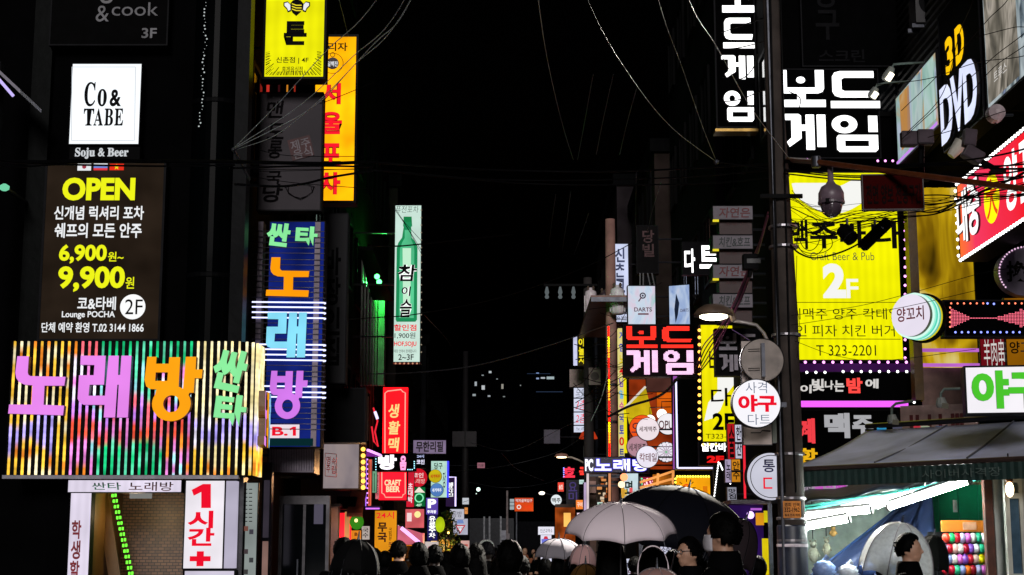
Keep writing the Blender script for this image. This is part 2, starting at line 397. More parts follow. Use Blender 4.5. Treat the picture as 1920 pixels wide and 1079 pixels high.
building('dark tower on the near left corner carrying the poster panels and the striped karaoke front', -14, -3.72, 20.62, 26, 26, 1, '#060607', 6, front=False, z0=7, cuts=[(-14, -3.72, 20.62, 26, 2.95, 26), (-14, -5.72, 20.62, 26, .02, 2.95), (-5.72, -4.27, 22.05, 26, .02, 2.95), (-4.27, -3.72, 20.62, 26, .02, 2.95)])
building('dark block behind the blue vertical karaoke sign', -12, -3.5, 26.1, 34, 17, 1, '#0a0a0b', 4)
building('dark building behind the green lit cladding fins', -12, -3.55, 34.1, 44, 15, 1, '#2a2624', 4)
building('building behind the red vertical sign with gold brush writing', -12, -3.3, 44.1, 56, 12, 1, '#2a2624', 3)
building('low block behind the blue parking sign', -12, -3.1, 56.1, 75, 9, 1, '#242428', 2)
building('last dark block on the left before the site fence', -14, -4.2, 75.1, 100, 9, 1, '#070708', 2)
building('dark wall building behind the yellow beer sign and the white block letters', 4.32, 12.5, 24.35, 31, 22, -1, '#060607', 5, front=True, z0=8.5)
building('dark purple building with white letters above the red dot matrix sign', 4.15, 12, 31.1, 40, 17, -1, '#1c171f', 4)
building('block behind the round hanging signs', 3.75, 12, 40.1, 48, 12, -1, '#3a302e', 3)
building('block behind the two concrete poles with transformers', 3.3, 12, 48.1, 60, 13, -1, '#322c30', 3)
building('dark block behind the narrow yellow and white signs', 3.2, 12, 60.1, 84, 11, -1, '#24262c', 3)
building('far dark block on the right past the street lamp', 3.6, 14, 84.1, 120, 8, -1, '#070708', 2)
def far_tower(label, x0, x1, Y, h, spots):
    t = thing('apartment_tower', label, 'building', ((x0 + x1) / 2, Y, 0)); cx = (x0 + x1) / 2
    MB().box(x0 - cx, x1 - cx, 0, 14, .02, h).build('wall', dif('#010102', .9, spec=0), t)
    MB().box(x0 - cx - .3, x1 - cx + .3, -.3, 14.3, h, h + .8).build('parapet', dif('#010102', .9, spec=0), t)
    for (px, py, wx, wy, c) in spots:
        p = at(px, py, Y - .05); MB().box(-wx * Y / F / 2, wx * Y / F / 2, 0, .03, -wy * Y / F / 2, wy * Y / F / 2).build('lit_window', em(c, .6), t, loc=(p.x - cx, -.05, p.z))
far_tower('distant dark tower with scattered small lit windows', -9, 1.5, 260, 34, [(892,720,4,8,'#cfd8e0'),(906,727,6,8,'#e8eef2'),(889,741,6,4,'#b8c4c8'),(917,743,5,3,'#c0c8d0'),(919,698,5,4,'#dce6ea'),(905,704,4,2,'#a8b4b8'),(932,711,3,2,'#9aa6aa'),(942,725,4,9,'#b8b4a8'),(945,744,4,2,'#98a0a0'),(976,723,2,2,'#aab0b0')])
far_tower('distant dark tower with a row of bluish lit windows near its top', 2.2, 9.5, 200, 28, [(1008,700,5,2,'#9fc0ff'),(1008,710,5,3,'#b8d0ff'),(1018,709,8,3,'#dfe8f0'),(1032,709,14,5,'#c8dce0'),(1030,735,50,1.4,'#32405a'),(1010,701,44,1.2,'#2a3850')])

# ================================================================ LEFT SIDE
# dim unlit sign of the third floor
s = Sign('wall_sign', 'dim unlit black sign with grey lettering and 3F, top of the left tower', 20.4, (95, -30, 312, 84), dif('#070708', .7), .12, mg=.02)
G3 = dif('#8a8a90', .6, bump=0)
s.t('vega', (136, -40, 238, 8), G3, 0.0); s.t('&', (180, 12, 206, 42), G3, 0.0); s.t('cook', (210, 6, 298, 31), G3, 0.0); s.t('3F', (266, 54, 295, 73), G3, .02)
# white cabinet sign
s = Sign('lightbox_sign', 'bright white square lightbox with tall black serif letters', 20.4, (130, 121, 260, 271), em('#f6fbff', 1.15, .06), .2, mg=.012)
bl = hemi('#c8ccd2')
s.lines([((136, 127), (255, 127)), ((136, 265), (252, 265)), ((136, 127), (135, 265)), ((255, 127), (253, 265))], 1.2, bl, 'border')
s.t('𝐂', (158, 155, 181, 201), INK, .012); s.t('𝐨', (183, 168, 202, 201), INK, .012); s.t('&', (206, 169, 229, 201), INK, .03)
for q, a, b in (('𝐓', 157, 178), ('𝐀', 176, 195), ('𝐁', 196, 214), ('𝐄', 215, 233)): s.t(q, (a, 205, b, 237), INK, .01)
s = Sign('letter_sign', 'small white serif words on a dark strip under the white square lightbox', 20.42, (130, 276, 262, 300), dif('#08080a', .6), .1, mg=0)
s.t('𝐒𝐨𝐣𝐮 & 𝐁𝐞𝐞𝐫', (141, 278, 242, 299), em('#d8dce0', .9, 0, 0, False), .02)
# tall brown poster
s = Sign('poster_sign', 'tall dark brown backlit price poster with yellow OPEN and yellow prices', 20.4, (74, 306, 296, 636), em('#33281f', .62, .45), .14, mg=.03)
Y_ = hemi('#f0f51a'); w_ = hemi('#f2f4f6')
f1 = s.rect((146, 308, 172, 321), hemi('#e9ecef'), 'flag'); s.circ(159, 314, 4, hemi('#a03a4a'), 'flag_emblem')
s.rect((177, 308, 203, 312), hemi('#e8ecf0'), 'flag'); s.rect((177, 312, 203, 317), hemi('#7088d8'), 'flag'); s.rect((177, 317, 203, 321), hemi('#e03a40'), 'flag')
s.rect((207, 309, 234, 321), hemi('#e8301c'), 'flag'); s.t('★', (215, 309, 226, 320), hemi('#f8e020'), 0)
s.t('OPEN', (118, 335, 256, 378), Y_, .045)
s.t('신개념 럭셔리 포차', (103, 388, 272, 414), w_, .022); s.t('쉐프의 모든 안주', (104, 420, 268, 448), w_, .022)
s.t('6,900', (112, 460, 203, 496), Y_, .035); s.t('원~', (204, 474, 234, 492), Y_, .015); s.t('9,900', (110, 501, 237, 549), Y_, .035); s.t('원', (237, 521, 254, 543), Y_, .012)
s.t('코&타베', (147, 558, 220, 583), w_, .02); s.t('Lounge POCHA', (118, 585, 218, 600), w_, .02)
s.circ(251, 577, 24, hemi('#ffffff'), 'emblem'); s.t('2F', (236, 563, 270, 591), INK, 0)
s.t('단체 예약 환영 T.02 3144 1866', (80, 606, 272, 625), w_, .018)
# facade cladding of the tower: glossy dark columns and panels
t = thing('cladding_column', 'glossy dark rounded glass column right of the brown price poster', 'column', (0, 0, 0))
p = at(385, 640, 20.5); MB().lathe([(.33, 3.6), (.33, 16)], (p.x, 20.75, 0), 28).build('glass_wrap', dif('#030506', .25, 0, .3, 2, 0, spec=.015), t)
for z in (5.2, 7.6, 10, 12.4): MB().lathe([(.335, z), (.345, z + .01), (.345, z + .06), (.335, z + .07)], (p.x, 20.75, 0), 28).build('joint_ring', dif('#0a0b0d', .5), t)
t = thing('cladding_column', 'slim black steel column between the glass column and the side street signs', 'column', (0, 0, 0))
p = at(440, 640, 20.5); MB().box(p.x - .09, p.x + .09, 20.5, 20.8, 3.7, 16).build('post', dif('#08090b', .4, .2), t)
MB().box(p.x - .14, p.x + .14, 20.46, 20.84, 3.55, 3.7).build('foot_plate', STEEL, t)
t = thing('cladding_column', 'slim black steel column beside the left edge of the brown price poster', 'column', (0, 0, 0))
p = at(52, 640, 20.5); MB().box(p.x - .13, p.x + .13, 20.5, 20.8, 3.7, 16).build('post', dif('#060808', .4, .2), t)
MB().box(p.x - .18, p.x + .18, 20.46, 20.84, 3.55, 3.7).build('foot_plate', STEEL, t)
# dotted reflection in the glass column, put in as tiny glowing dots
t = thing('light_string', 'hanging string of tiny white lights on the dark left tower', 'string lights', (0, 0, 0))
a_, b_ = at(388, 6, 20.4), at(377, 238, 20.4)
MB().tube([a_, (a_ + b_) / 2, b_], .004, 4).build('wire', BLACK, t)
m = MB()
for i in range(38):
    q = a_.lerp(b_, i / 37); m.ball((q.x + rnd.uniform(-.03, .03), q.y - .02, q.z), rnd.choice((.005, .008, .011)), 6, 0, 4)
o = m.build('bulb', em('#c8d0d0', .9, 0, 0, False), t)
# left edge lit canopy + green lamp
t = thing('canopy', 'small slanted canopy edge lit violet white at the far left', 'canopy', (0, 0, 0))
a_, b_ = at(-40, 95, 19), at(38, 168, 19)
MB().add([a_, b_, b_ + Vector((0, .9, 0)), a_ + Vector((0, .9, 0)), a_ + Vector((0, 0, -.05)), b_ + Vector((0, 0, -.05)), b_ + Vector((0, .9, -.05)), a_ + Vector((0, .9, -.05))], [(0, 1, 2, 3), (7, 6, 5, 4), (0, 4, 5, 1), (1, 5, 6, 2), (2, 6, 7, 3), (3, 7, 4, 0)]).build('roof_sheet', dif('#a9a4b8', .5), t)
MB().tube([a_ + Vector((0, .05, -.07)), b_ + Vector((-.1, .05, -.07))], .022).build('neon_tube', em('#b8a8e8', 1.3), t)
MB().box(a_.x, a_.x + .12, 19.5, 19.7, 3.8, a_.z + .02).build('post', BLACK, t)
t = thing('wall_lamp', 'little green wall lamp at the far left edge', 'lamp', at(8, 358, 19.6))
MB().lathe([(.03, 0), (.06, .02), (.065, .06), (.02, .09)], (0, 0, 0), 14).build('lamp_shade', em('#7fe8b8', .8), t); MB().box(-.03, .03, .03, 1.0, .03, .06).build('arm', STEEL, t)

# ---------------- striped karaoke front
s = Sign('karaoke_sign', 'wide karaoke front of coloured vertical light tubes with big pink and orange letters', 20.0, (10, 641, 434, 891), dif('#050506', .4), .5, mg=0, face_name='back_panel')
PAL = ['#ffc840', '#f0a830', '#f08a2a', '#fff0c0', '#b8a8ff', '#c884f4', '#1cc078', '#60e0b0', '#ff6a78', '#f48ce0', '#9ae8f0', '#ffeaa8', '#ff5a40', '#f4ecff']
LEDM = bpy.data.materials.new('led_strip'); LEDM.use_nodes = True; nt = LEDM.node_tree; nt.nodes.clear(); o_ = nt.nodes.new('ShaderNodeOutputMaterial'); e_ = nt.nodes.new('ShaderNodeEmission'); va = nt.nodes.new('ShaderNodeVertexColor'); va.layer_name = 'led_colour'
nt.links.new(va.outputs[0], e_.inputs[0]); e_.inputs[1].default_value = 1.1; nt.links.new(e_.outputs[0], o_.inputs[0]); LEDM.cycles.emission_sampling = 'NONE'
def ledc(u, v):
    r_ = rnd.random()
    if u < .235:
        if v < .45: return 3 if r_ < .35 else (2 if r_ < .6 else 0)
        if .56 + .1 * math.sin(u * 30) < v < .78 + .03 * math.sin(u * 50) and u < .19: return 4
        return 0 if r_ < .7 else (3 if r_ < .9 else 2)
    if u < .72:
        if v < .16: return (6 if r_ < .7 else 7) if u > .36 else (2 if r_ < .5 else 8)
        if v < .42: return (7 if r_ < .5 else 10) if .36 < u < .6 else (9 if r_ < .4 else 13)
        if v < .6: return 5 if r_ < .45 else (10 if r_ < .7 else 8)
        if v < .76: return 12 if r_ < .4 else (8 if r_ < .6 else (9 if r_ < .9 else 0))
        return (6 if r_ < .65 else 7) if .36 < u < .62 else (9 if r_ < .4 else (10 if r_ < .6 else 2))
    if v < .58: return 11 if r_ < .6 else 3
    if v < .78: return 4 if r_ < .7 else 13
    return 0 if r_ < .5 else (2 if r_ < .7 else 11)
NT = 42; RC = .24; flat = s.w; arc = RC * math.pi / 2; tot = flat + arc
curv = MB(); prev = None
for k in range(9):
    a = k / 8 * math.pi / 2; q = (flat + RC * math.sin(a), RC * (1 - math.cos(a)))
    if prev: curv.quad((prev[0], prev[1], 0), (q[0], q[1], 0), (q[0], q[1], s.h), (prev[0], prev[1], s.h))
    prev = q
curv.box(flat - .3, flat + RC, RC, .72, 0, s.h)
curv.build('corner_panel', dif('#0a0807', .4), s.root)
for i in range(NT):
    d = (i + .5) / NT * (tot + .42)
    if d <= flat: x, y, nx, ny = d, -.03, 0, -1
    elif d <= tot: a = (d - flat) / RC; x, y, nx, ny = flat + (RC + .03) * math.sin(a), RC - (RC + .03) * math.cos(a), math.sin(a), -math.cos(a)
    else: x, y, nx, ny = flat + RC + .03, RC + (d - tot), 1, 0
    n = 44; hw = .0125; u = min(1, d / tot); tx, ty = -ny, nx; m = MB(); kn = [0]
    while kn[-1] < 1: kn.append(kn[-1] + rnd.uniform(.05, .13))
    kc = [lin(PAL[ledc(u, min(.999, v))]) for v in kn]; kb = [rnd.uniform(.6, 1.35) for v in kn]; cols = []
    for jj in range(n + 1):
        v = 1 - jj / n; a_ = max(k for k in range(len(kn) - 1) if kn[k] <= v); f = (v - kn[a_]) / (kn[a_ + 1] - kn[a_]); f = min(1, max(0, (f - .25) * 2)); br = kb[a_] + (kb[a_ + 1] - kb[a_]) * f
        br *= 1 + .18 * (jj % 2); cc = [(kc[a_][q] + (kc[a_ + 1][q] - kc[a_][q]) * f) * br for q in range(3)]; k = hw * (.75 + .3 * br)
        m.v += [(x + tx * p_ * k + nx * q_ * .016, y + ty * p_ * k + ny * q_ * .016, s.h * jj / n) for p_, q_ in ((-1, -1), (-1, .4), (-.5, 1), (.5, 1), (1, .4), (1, -1))]; cols += [cc + [1]] * 6
    for jj in range(n):
        for q in range(6): r_ = (q + 1) % 6; m.f.append((jj * 6 + q, jj * 6 + r_, jj * 6 + 6 + r_, jj * 6 + 6 + q)); m.m.append(0)
    m.f += [tuple(range(6)), tuple(n * 6 + q for q in range(6))]; m.m += [0, 0]
    o = m.build('light_tube', LEDM, s.root); at_ = o.data.color_attributes.new('led_colour', 'FLOAT_COLOR', 'POINT'); at_.data.foreach_set('color', [q for c_ in cols for q in c_])
MB().box(-.02, s.w + .1, -.06, 0, -.05, -.005).build('bottom_rail', dif('#8c8a94', .4, .4), s.root)
PK = em('#ee8cf4', 1.0, .08); OR = em('#ffa414', 1.05, .1)
s.g('no', (22, 671, 131, 781), PK, dif('#6a3a70', .4), .12); s.g('rae', (150, 670, 252, 785), PK, dif('#6a3a70', .4), .12); s.g('bang', (273, 672, 385, 792), OR, dif('#7a4a10', .4), .12)
SIDE = dif('#7a5a2a', .4)
s.t('싼', (402, 657, 466, 735), GRL, .05, rot=-.22, dep=.12, name='channel_letter'); s.t('타', (405, 742, 466, 800), GRL, .05, rot=-.1, dep=.12, name='channel_letter')
SIDE = dif('#2a2224', .4)
# letters round the corner, seen edge on
xs = s.w + RC + .03
for j, (gl, mt) in enumerate((('no', PK), ('rae', OR), ('bang', em('#9ad8ff', 1.0)))):
    vs, fs, mi = loopmesh([[(.16 + .17 * j + .15 * u, s.h * (.64 - .42 * v)) for u, v in l] for l in GL[gl]], .09)
    m = MB(); m.v = [(xs + .02 - b, a, c) for a, b, c in vs]; m.f = fs; m.m = mi; m.build('channel_letter', [mt, dif('#8a5a14', .4)], s.root)

# ---------------- entrance under it
DY = 20.25
t = thing('entrance', 'karaoke entrance with mosaic wall under the striped front', 'entrance', (0, 0, 0))
def px_box(m, x0, y0, x1, y1, Y, d, mi=0):
    a = at(x0, y1, Y); b = at(x1, y0, Y); m.box(a.x, b.x, Y, Y + d, a.z, b.z, mi); return m
p0, p1 = at(160, 900, DY), at(342, 1079, DY)
MB().box(p0.x, p1.x + .4, DY + 1.6, DY + 1.7, .13, 2.75).build('mosaic_wall', tiles('#7a5840', '#120c08', 6), t)
MB().box(p0.x - .02, p0.x + .1, DY + .0, DY + 1.6, .13, 2.7).build('side_wall', dif('#6a4a1c', .5, 0, .3, 3), t)
MB().box(p0.x, p1.x + .4, DY, DY + 1.7, 2.75, 2.85).build('ceiling', dif('#2a2018', .7), t)
m = MB(); a_, b_ = at(192, 915, DY + .7), at(236, 1090, DY + .7)
m.add([(a_.x - .1, a_.y, a_.z), (a_.x + .06, a_.y, a_.z), (b_.x + .06, b_.y, b_.z - .6), (b_.x - .1, b_.y, b_.z - .6), (a_.x - .1, a_.y + .05, a_.z), (a_.x + .06, a_.y + .05, a_.z), (b_.x + .06, b_.y + .05, b_.z - .6), (b_.x - .1, b_.y + .05, b_.z - .6)], [(3, 2, 1, 0), (4, 5, 6, 7), (0, 1, 5, 4), (1, 2, 6, 5), (3, 0, 4, 7)]).build('stair_board', dif('#7a5320', .45, 0, .3, 4), t)
MB().box(*sorted((at(182, 950, DY + 1.2).x, at(196, 950, DY + 1.2).x)), DY + 1.2, DY + 1.23, .13, 2.1).build('paper_notice', em('#b8b49a', .5), t)
for q in ((187, 953), (204, 953)): MB().ball(at(q[0], q[1], DY + 1.0), (.035, .03, .022), 10, 0, 6).build('downlight', em('#ffd8b0', 1.6), t)
el_ = bpy.data.lights.new('entrance_light', 'POINT'); el_.energy = 15; el_.color = (1, .72, .42); el_.shadow_soft_size = .1
eo = bpy.data.objects.new('entrance_light', el_); COL.objects.link(eo); eo.parent = t; eo.location = at(252, 965, DY + .45)
a_, b_ = at(212, 918, DY + .6), at(248, 1085, DY + .6)
for i in range(17):
    q = a_.lerp(b_, i / 16); MB().box(q.x - .036, q.x - .012, q.y, q.y + .02, q.z - .03, q.z + .012).box(q.x + .004, q.x + .026, q.y, q.y + .02, q.z - .026, q.z + .016).build('green_led', em('#6cf53a', 1.8), t)
MB().box(*sorted((at(243, 930, DY + .8).x, at(284, 930, DY + .8).x)), DY + .8, DY + .84, at(243, 935, DY + .8).z, at(243, 922, DY + .8).z).build('air_curtain', em('#a8a8a4', .5), t)
s = Sign('lightbox_sign', 'white header lightbox with green and dark red letters over the entrance', 20.15, (128, 901, 340, 923), WW, .15, mg=.01)
s.t('싼타', (173, 905, 228, 919), dif('#0f8a5c', .5, bump=0), .01, shear=-.15); s.t('노래방', (242, 904, 326, 921), DARKRED, .008)
s = Sign('lightbox_sign', 'narrow white vertical lightbox with dark red letters left of the entrance', 20.15, (124, 925, 163, 1140), WW, .15, mg=.008)
s.t('학생할인', (129, 976, 154, 1128), REDINK, .028, vert=True)
s = Sign('lightbox_sign', 'white lightbox with fat red 1 and plus mark beside the entrance', 20.1, (344, 902, 417, 1066), em('#f4eef6', 1.0, .15), .55, mg=.014)
s.poly([(396, 908), (396, 953), (378, 953), (378, 923), (364, 930), (360, 919), (381, 908)], RED, 'lettering'); s.t('시', (352, 958, 401, 991), RED, .035); s.t('간', (352, 990, 403, 1024), RED, .035); s.t('+', (356, 1034, 396, 1062), RED, .06)
vv = s.w + .014
o_ = MB().box(vv, vv + .13, .02, .54, 0, s.h).build('side_panel', em('#d9d2ea', .7, .2), s.root)
sd = Sign('lightbox_sign', 'narrow white side lightbox with thin red letters round the corner from the fat red 1', 20.15, (419, 905, 437, 1062), em('#e6e0f0', .85, .2), .1, mg=.008)
sd.t('싼타', (421, 912, 432, 942), dif('#0f8a5c', .5, bump=0), .0); sd.t('노래방', (421, 960, 434, 1058), REDINK, -.005, vert=True)
s = Sign('lightbox_sign', 'white lightbox top edge below the fat red 1', 20.1, (343, 1071, 436, 1190), em('#e8e0f4', .8, .2), .5, mg=.01)
s = Sign('notice_strip', 'narrow white strip of pinned photo notices beside the dark glass door', 20.4, (456, 906, 478, 1140), em('#b9c4c0', .55, .3), .06, mg=.01)
for i, (a, b) in enumerate(((458, 987), (468, 993), (458, 1030), (468, 1046), (458, 1068))): s.rect((a, b, a + 8, b + 9), dif(['#a05038', '#302a48', '#402030', '#203038', '#303030'][i], .5), 'photo')
s.lines([((459 + 9 * (i % 2), 918 + 7.5 * (i // 2)), (465 + 9 * (i % 2), 918 + 7.5 * (i // 2))) for i in range(18)], 1.6, INK, 'lettering')
t = thing('corner_post', 'dark grey steel corner post of the karaoke entrance', 'post', (0, 0, 0)); p = at(446, 1000, 20.3)
MB().box(p.x - .07, p.x + .06, 20.3, 20.6, .13, 2.75).build('post', dif('#3a3a3e', .35, .7), t); MB().box(p.x - .1, p.x + .1, 20.27, 20.63, .13, .2).build('base_plate', STEEL, t)

# ---------------- vertical stack of projecting signs
s = Sign('neon_sign', 'tall blue karaoke sign with white neon rings and a B.1 plate', 22.0, (496, 417, 600, 838), em('#1a2c8c', .7, .6), .32, mg=.015, wall=-3.72, n_br=4)
for a in (((474, 417, 495, 838)), ((583, 418, 602, 838))):
    x0, z0, x1, z1 = s.bx(a); MB().box(x0, x1, -.05, .2, z0, z1).build('side_column', dif('#9a8a9a', .5, 0, .3, 3), s.root)
SIDE = dif('#12301c', .4)
s.t('싼', (501, 420, 546, 464), GRL, .05, rot=-.12, dep=.06, name='channel_letter'); s.t('타', (555, 427, 597, 463), GRL, .05, rot=-.05, dep=.06, name='channel_letter')
SIDE = dif('#2a2224', .4)
s.g('no', (500, 485, 582, 559), ORL, dif('#6a3a08', .4), .06); s.g('rae', (500, 588, 577, 672), BLL, dif('#204a60', .4), .06); s.g('bang', (506, 697, 579, 787), em('#d77cf0', 1.0, .15), dif('#4a2a60', .4), .06)
NEO = em('#cfd2ff', 1.8)
lit = {568, 577, 587, 597, 647, 656, 666, 676, 725, 736, 745}
ys = sorted(set([435, 446, 456, 466, 476, 488, 498, 508, 519, 529, 540, 549, 559] + [568, 577, 587, 597, 607, 617, 627, 637] + [647, 656, 666, 676, 686, 697, 706, 715, 725, 736, 745, 755, 765, 775, 785, 795, 805]))
for y in ys:
    x0, z, x1, _ = s.bx((474, y, 604, y)); yb = -.068
    pts = [(x0, yb, z)] + [(x1, yb, z - .01)] + [(x1 + .05 * math.sin(a), yb + .05 * (1 - math.cos(a)), z - .01) for a in (R(40), R(80), R(120), R(160))] + [(x1 - .02, yb + .1, z - .012)]
    MB().tube(pts, .0115 if y in lit else .006, 6).build('neon_tube', NEO if y in lit else dif('#6a6478', .2), s.root, True)
s.rect((506, 797, 562, 822), em('#f2e2ea', 1.0, .1), 'plate', .03); s.t('B.', (511, 801, 541, 818), RED, .03); s.poly([(556, 801), (556, 818), (550, 818), (550, 806), (545, 808), (544, 804.5), (551, 801)], RED, 'lettering')
s.rect((485, 823, 588, 837), em('#0e3a40', .5), 'bottom_panel', .01)
s = Sign('vertical_sign', 'unlit grey sign with faint brush letters and a dark red stamp above the blue sign', 21.9, (484, 176, 600, 394), dif('#3b343b', .7, 0, .3, 1.5), .22, mg=.02, wall=-3.72, n_br=2)
BK = dif('#0d0a0d', .7, bump=0)
for q, b in (('맨', (500, 190, 532, 222)), ('도', (502, 232, 534, 262)), ('롱', (503, 264, 530, 298)), ('국', (500, 322, 528, 346)), ('당', (492, 346, 530, 380))): s.t(q, b, BK, .02, shear=.12)
s.poly([(539, 265), (581, 254), (590, 292), (549, 303)], dif('#4a1016', .6), 'stamp'); s.t('제주', (545, 262, 582, 280), dif('#8a8088', .6), .012, rot=.25); s.t('음식', (550, 279, 586, 297), dif('#8a8088', .6), .012, rot=.25)
for rr in (0, 5): s.line([(536 + rr, 352), (541, 362 + rr * .3), (552, 370), (564, 373 + rr * .4), (576, 369), (586, 361), (589 - rr, 352)], 1.4, BK, 'bowl_line')
s.line([(534, 352), (550, 347), (575, 347), (591, 352)], 1.2, BK, 'bowl_line')
s = Sign('lightbox_sign', 'bright yellow lightbox with a striped bee emblem and black letter, top of the stack', 21.4, (496, -95, 606, 145), em('#f2ee0c', 1.05, .16, 2), .26, mg=.035, wall=-3.72)
s.t('툰', (532, 41, 576, 86), INK, .045); s.t('신촌점 | 4F', (518, 108, 579, 121), INK, .012); s.t('휴게음식점', (529, 126, 568, 136), INK, .008)
ww = hemi('#eef0f4')
for sx in (-1, 1):
    s.poly([(557 + sx * 10, 12), (557 + sx * 17, 4), (557 + sx * 25, 6), (557 + sx * 25, 13), (557 + sx * 19, 19), (557 + sx * 17, 25), (557 + sx * 11, 23)], INK, 'emblem_wing')
    s.poly([(557 + sx * 11, 12), (557 + sx * 17, 6), (557 + sx * 23, 7.5), (557 + sx * 23, 12), (557 + sx * 18, 17), (557 + sx * 16, 22), (557 + sx * 12, 20)], ww, 'emblem_wing')
s.poly([(545, 8), (550, 2), (564, 2), (570, 9), (569, 18), (564, 25), (556, 32), (549, 26), (545, 18)], INK, 'emblem_body')
for y in (10, 15, 20): s.line([(548, y - 1), (556, y + 2), (566, y + 2)], 2.2, hemi('#f2e030'), 'emblem_stripe')
s.circ(557, -4, 8, INK, 'emblem_head')
sg = [[], []]
for i in range(64):
    a = R(190 + 160 * i / 63 + rnd.uniform(-1, 1)); r0 = rnd.uniform(44, 66); c, q = math.cos(a), -math.sin(a)
    t1 = min((52 / abs(c)) if abs(c) > .01 else 999, (51 / q) if q > .01 else 999)
    if t1 > r0 * .75: sg[i % 2].append(((551 + c * min(r0, t1 - 8), 92 + q * min(r0, t1 - 8)), (551 + c * t1, 92 + q * t1)))
s.lines(sg[0], .7, INK, 'ray_line'); s.lines(sg[1], 1.4, INK, 'ray_line')
s = Sign('lightbox_sign', 'tall orange lightbox with four red letters behind the yellow and grey signs', 24.5, (585, 70, 663, 377), em('#ffae08', 1.5, .4, 1.2), .3, mg=.04, wall=-3.5)
s.t('말리자', (596, 81, 652, 97), INK, .02); s.circ(624, 120, 12, dif('#3a1410', .5), 'emblem'); s.t('일백잔', (614, 116, 634, 126), ww, .02)
s.ring(624, 120, 21, 1, INK, 'emblem_ring'); s.ring(624, 104, 5, 1.2, INK, 'emblem_ring')
for q, b in (('서', (601, 157, 640, 197)), ('울', (600, 211, 642, 253)), ('포', (601, 270, 640, 312)), ('차', (598, 324, 639, 366))):
    s.t(q, b, dif('#8a0a18', .5), .05); s.t(q, b, em('#f5182c', 1.1, 0, 0, False), .03)
# slim edge-lit signs at the left of the stack
for i, (b, c, lab) in enumerate((((475, 95, 490, 250), '#7a5218', 'narrow dim amber sign seen on edge left of the grey brush letter sign'), ((476, 255, 486, 385), '#6a4a16', 'thin dim amber strip left of the brush letters, lower one'))):
    Sign('edge_sign', lab, 23.5, b, em(c, .4, .5), .5, mg=.01, wall=-3.72, n_br=1)
t = thing('paper_sign', 'row of small red and amber plates between the yellow and grey signs', 'sign', at(496, 172, 22.5))
for i, (x, wx, c) in enumerate(((499, 6, '#e0382c'), (521, 4, '#3a1014'), (537, 3, '#e89028'), (551, 3, '#a82c1c'))):
    a, b = at(x, 173, 22.5), at(x + wx, 154, 22.5); o = at(496, 172, 22.5); MB().box(a.x - o.x, b.x - o.x, 0, .03, a.z - o.z, b.z - o.z).build('plate', em(c, .7), t)
o = at(496, 172, 22.5); MB().box(0, .75, .03, .06, .0, .15).build('board', BLACK, t)
s = Sign('vertical_sign', 'unlit dark grey vertical sign with faint black letters right of the blue sign', 23.4, (604, 402, 646, 718), dif('#202024', .8, 0, .3, 2), .25, mg=.015, wall=-3.72, n_br=3)
s.t('바장인집', (606, 465, 640, 690), dif('#0c0c0e', .7), .03, vert=True)
s = Sign('box_sign', 'back of a black box sign below the dark grey vertical sign', 24.0, (604, 730, 682, 828), dif('#08080a', .5), .35, mg=.02, wall=-3.72)
s = Sign('lightbox_sign', 'off white lightbox with a small red framed stamp, orange bulbs down its edge', 25.0, (606, 826, 672, 916), poster('painted_glow_pale', ['#7c7078', '#a89a9e', '#bcaaa8', '#d09a74'], .62, (0, 0, 0), 1.1, 1), .5, mg=.02, wall=-3.72)  # shading and orange bulb reflection are painted into the panel colours
s.lines([((610, 850), (631, 852)), ((610, 893), (631, 895)), ((610, 850), (610, 893)), ((631, 852), (631, 895))], 1.2, DARKRED, 'stamp_frame'); s.t('명주', (612, 856, 620, 888), DARKRED, .01, vert=True); s.t('속립', (622, 858, 630, 890), DARKRED, .01, vert=True)
s.bulbs([(680, 842 + 12 * i) for i in range(7)], 4.2, DOTO, proud=-.1)
x0, z0, x1, z1 = s.bx((675, 828, 684, 918)); MB().box(x0, x1, .12, .3, z0, z1).build('bulb_rail', dif('#3a1a10', .5), s.root)
# clutter
s = Sign('canopy_sign', 'small corrugated white awning fascia under the blue karaoke sign', 22.6, (503, 840, 588, 886), dif('#a89cae', .5, 0, .3, 8), .6, mg=.01, wall=-3.72)
for i in range(18): s.lines([((505 + i * 4.7, 842), (505 + i * 4.7, 884))], 1.1, dif('#6a6070', .5), 'rib')
t = thing('glass_door', 'tall dark glass storefront door left of the crowd', 'door', (0, 0, 0))
a, b = at(527, 1079, 22.8), at(612, 930, 22.8)
MB().box(a.x, b.x, 22.85, 22.9, .15, b.z - .12).build('pane', glass('#0a0e12', .08), t)
fm = MB(); fm.box(a.x - .05, a.x, 22.8, 22.95, .13, b.z); fm.box(b.x, b.x + .05, 22.8, 22.95, .13, b.z); fm.box(a.x, b.x, 22.8, 22.95, b.z - .12, b.z); fm.box((a.x + b.x) / 2 - .02, (a.x + b.x) / 2 + .02, 22.82, 22.93, .15, b.z - .12); fm.build('frame', dif('#4a484c', .35, .6), t)
MB().tube([((a.x + b.x) / 2 - .08, 22.78, .9), ((a.x + b.x) / 2 - .08, 22.78, 1.5)], .015).build('handle', STEEL, t)
MB().box(a.x + .45, a.x + .58, 22.83, 22.845, 2.0, 2.3).build('sticker', em('#7a748a', .4), t)
t = thing('glass_case', 'lit glass menu pillar beside the dark storefront door', 'pillar', (0, 0, 0)); a = at(499, 1000, 22.2)
MB().box(a.x - .07, a.x + .06, 22.2, 22.4, .13, 2.85).build('case', dif('#26262c', .3, .5), t)
MB().box(a.x - .045, a.x + .035, 22.185, 22.2, .9, 1.75).build('lit_panel', em('#b08a80', .5, .6), t); MB().box(a.x - .045, a.x + .035, 22.185, 22.2, 1.8, 2.6).build('lit_panel', em('#5a5260', .35, .5), t)
MB().box(a.x - .1, a.x + .1, 22.15, 22.45, .13, .2).build('base', BLACK, t)
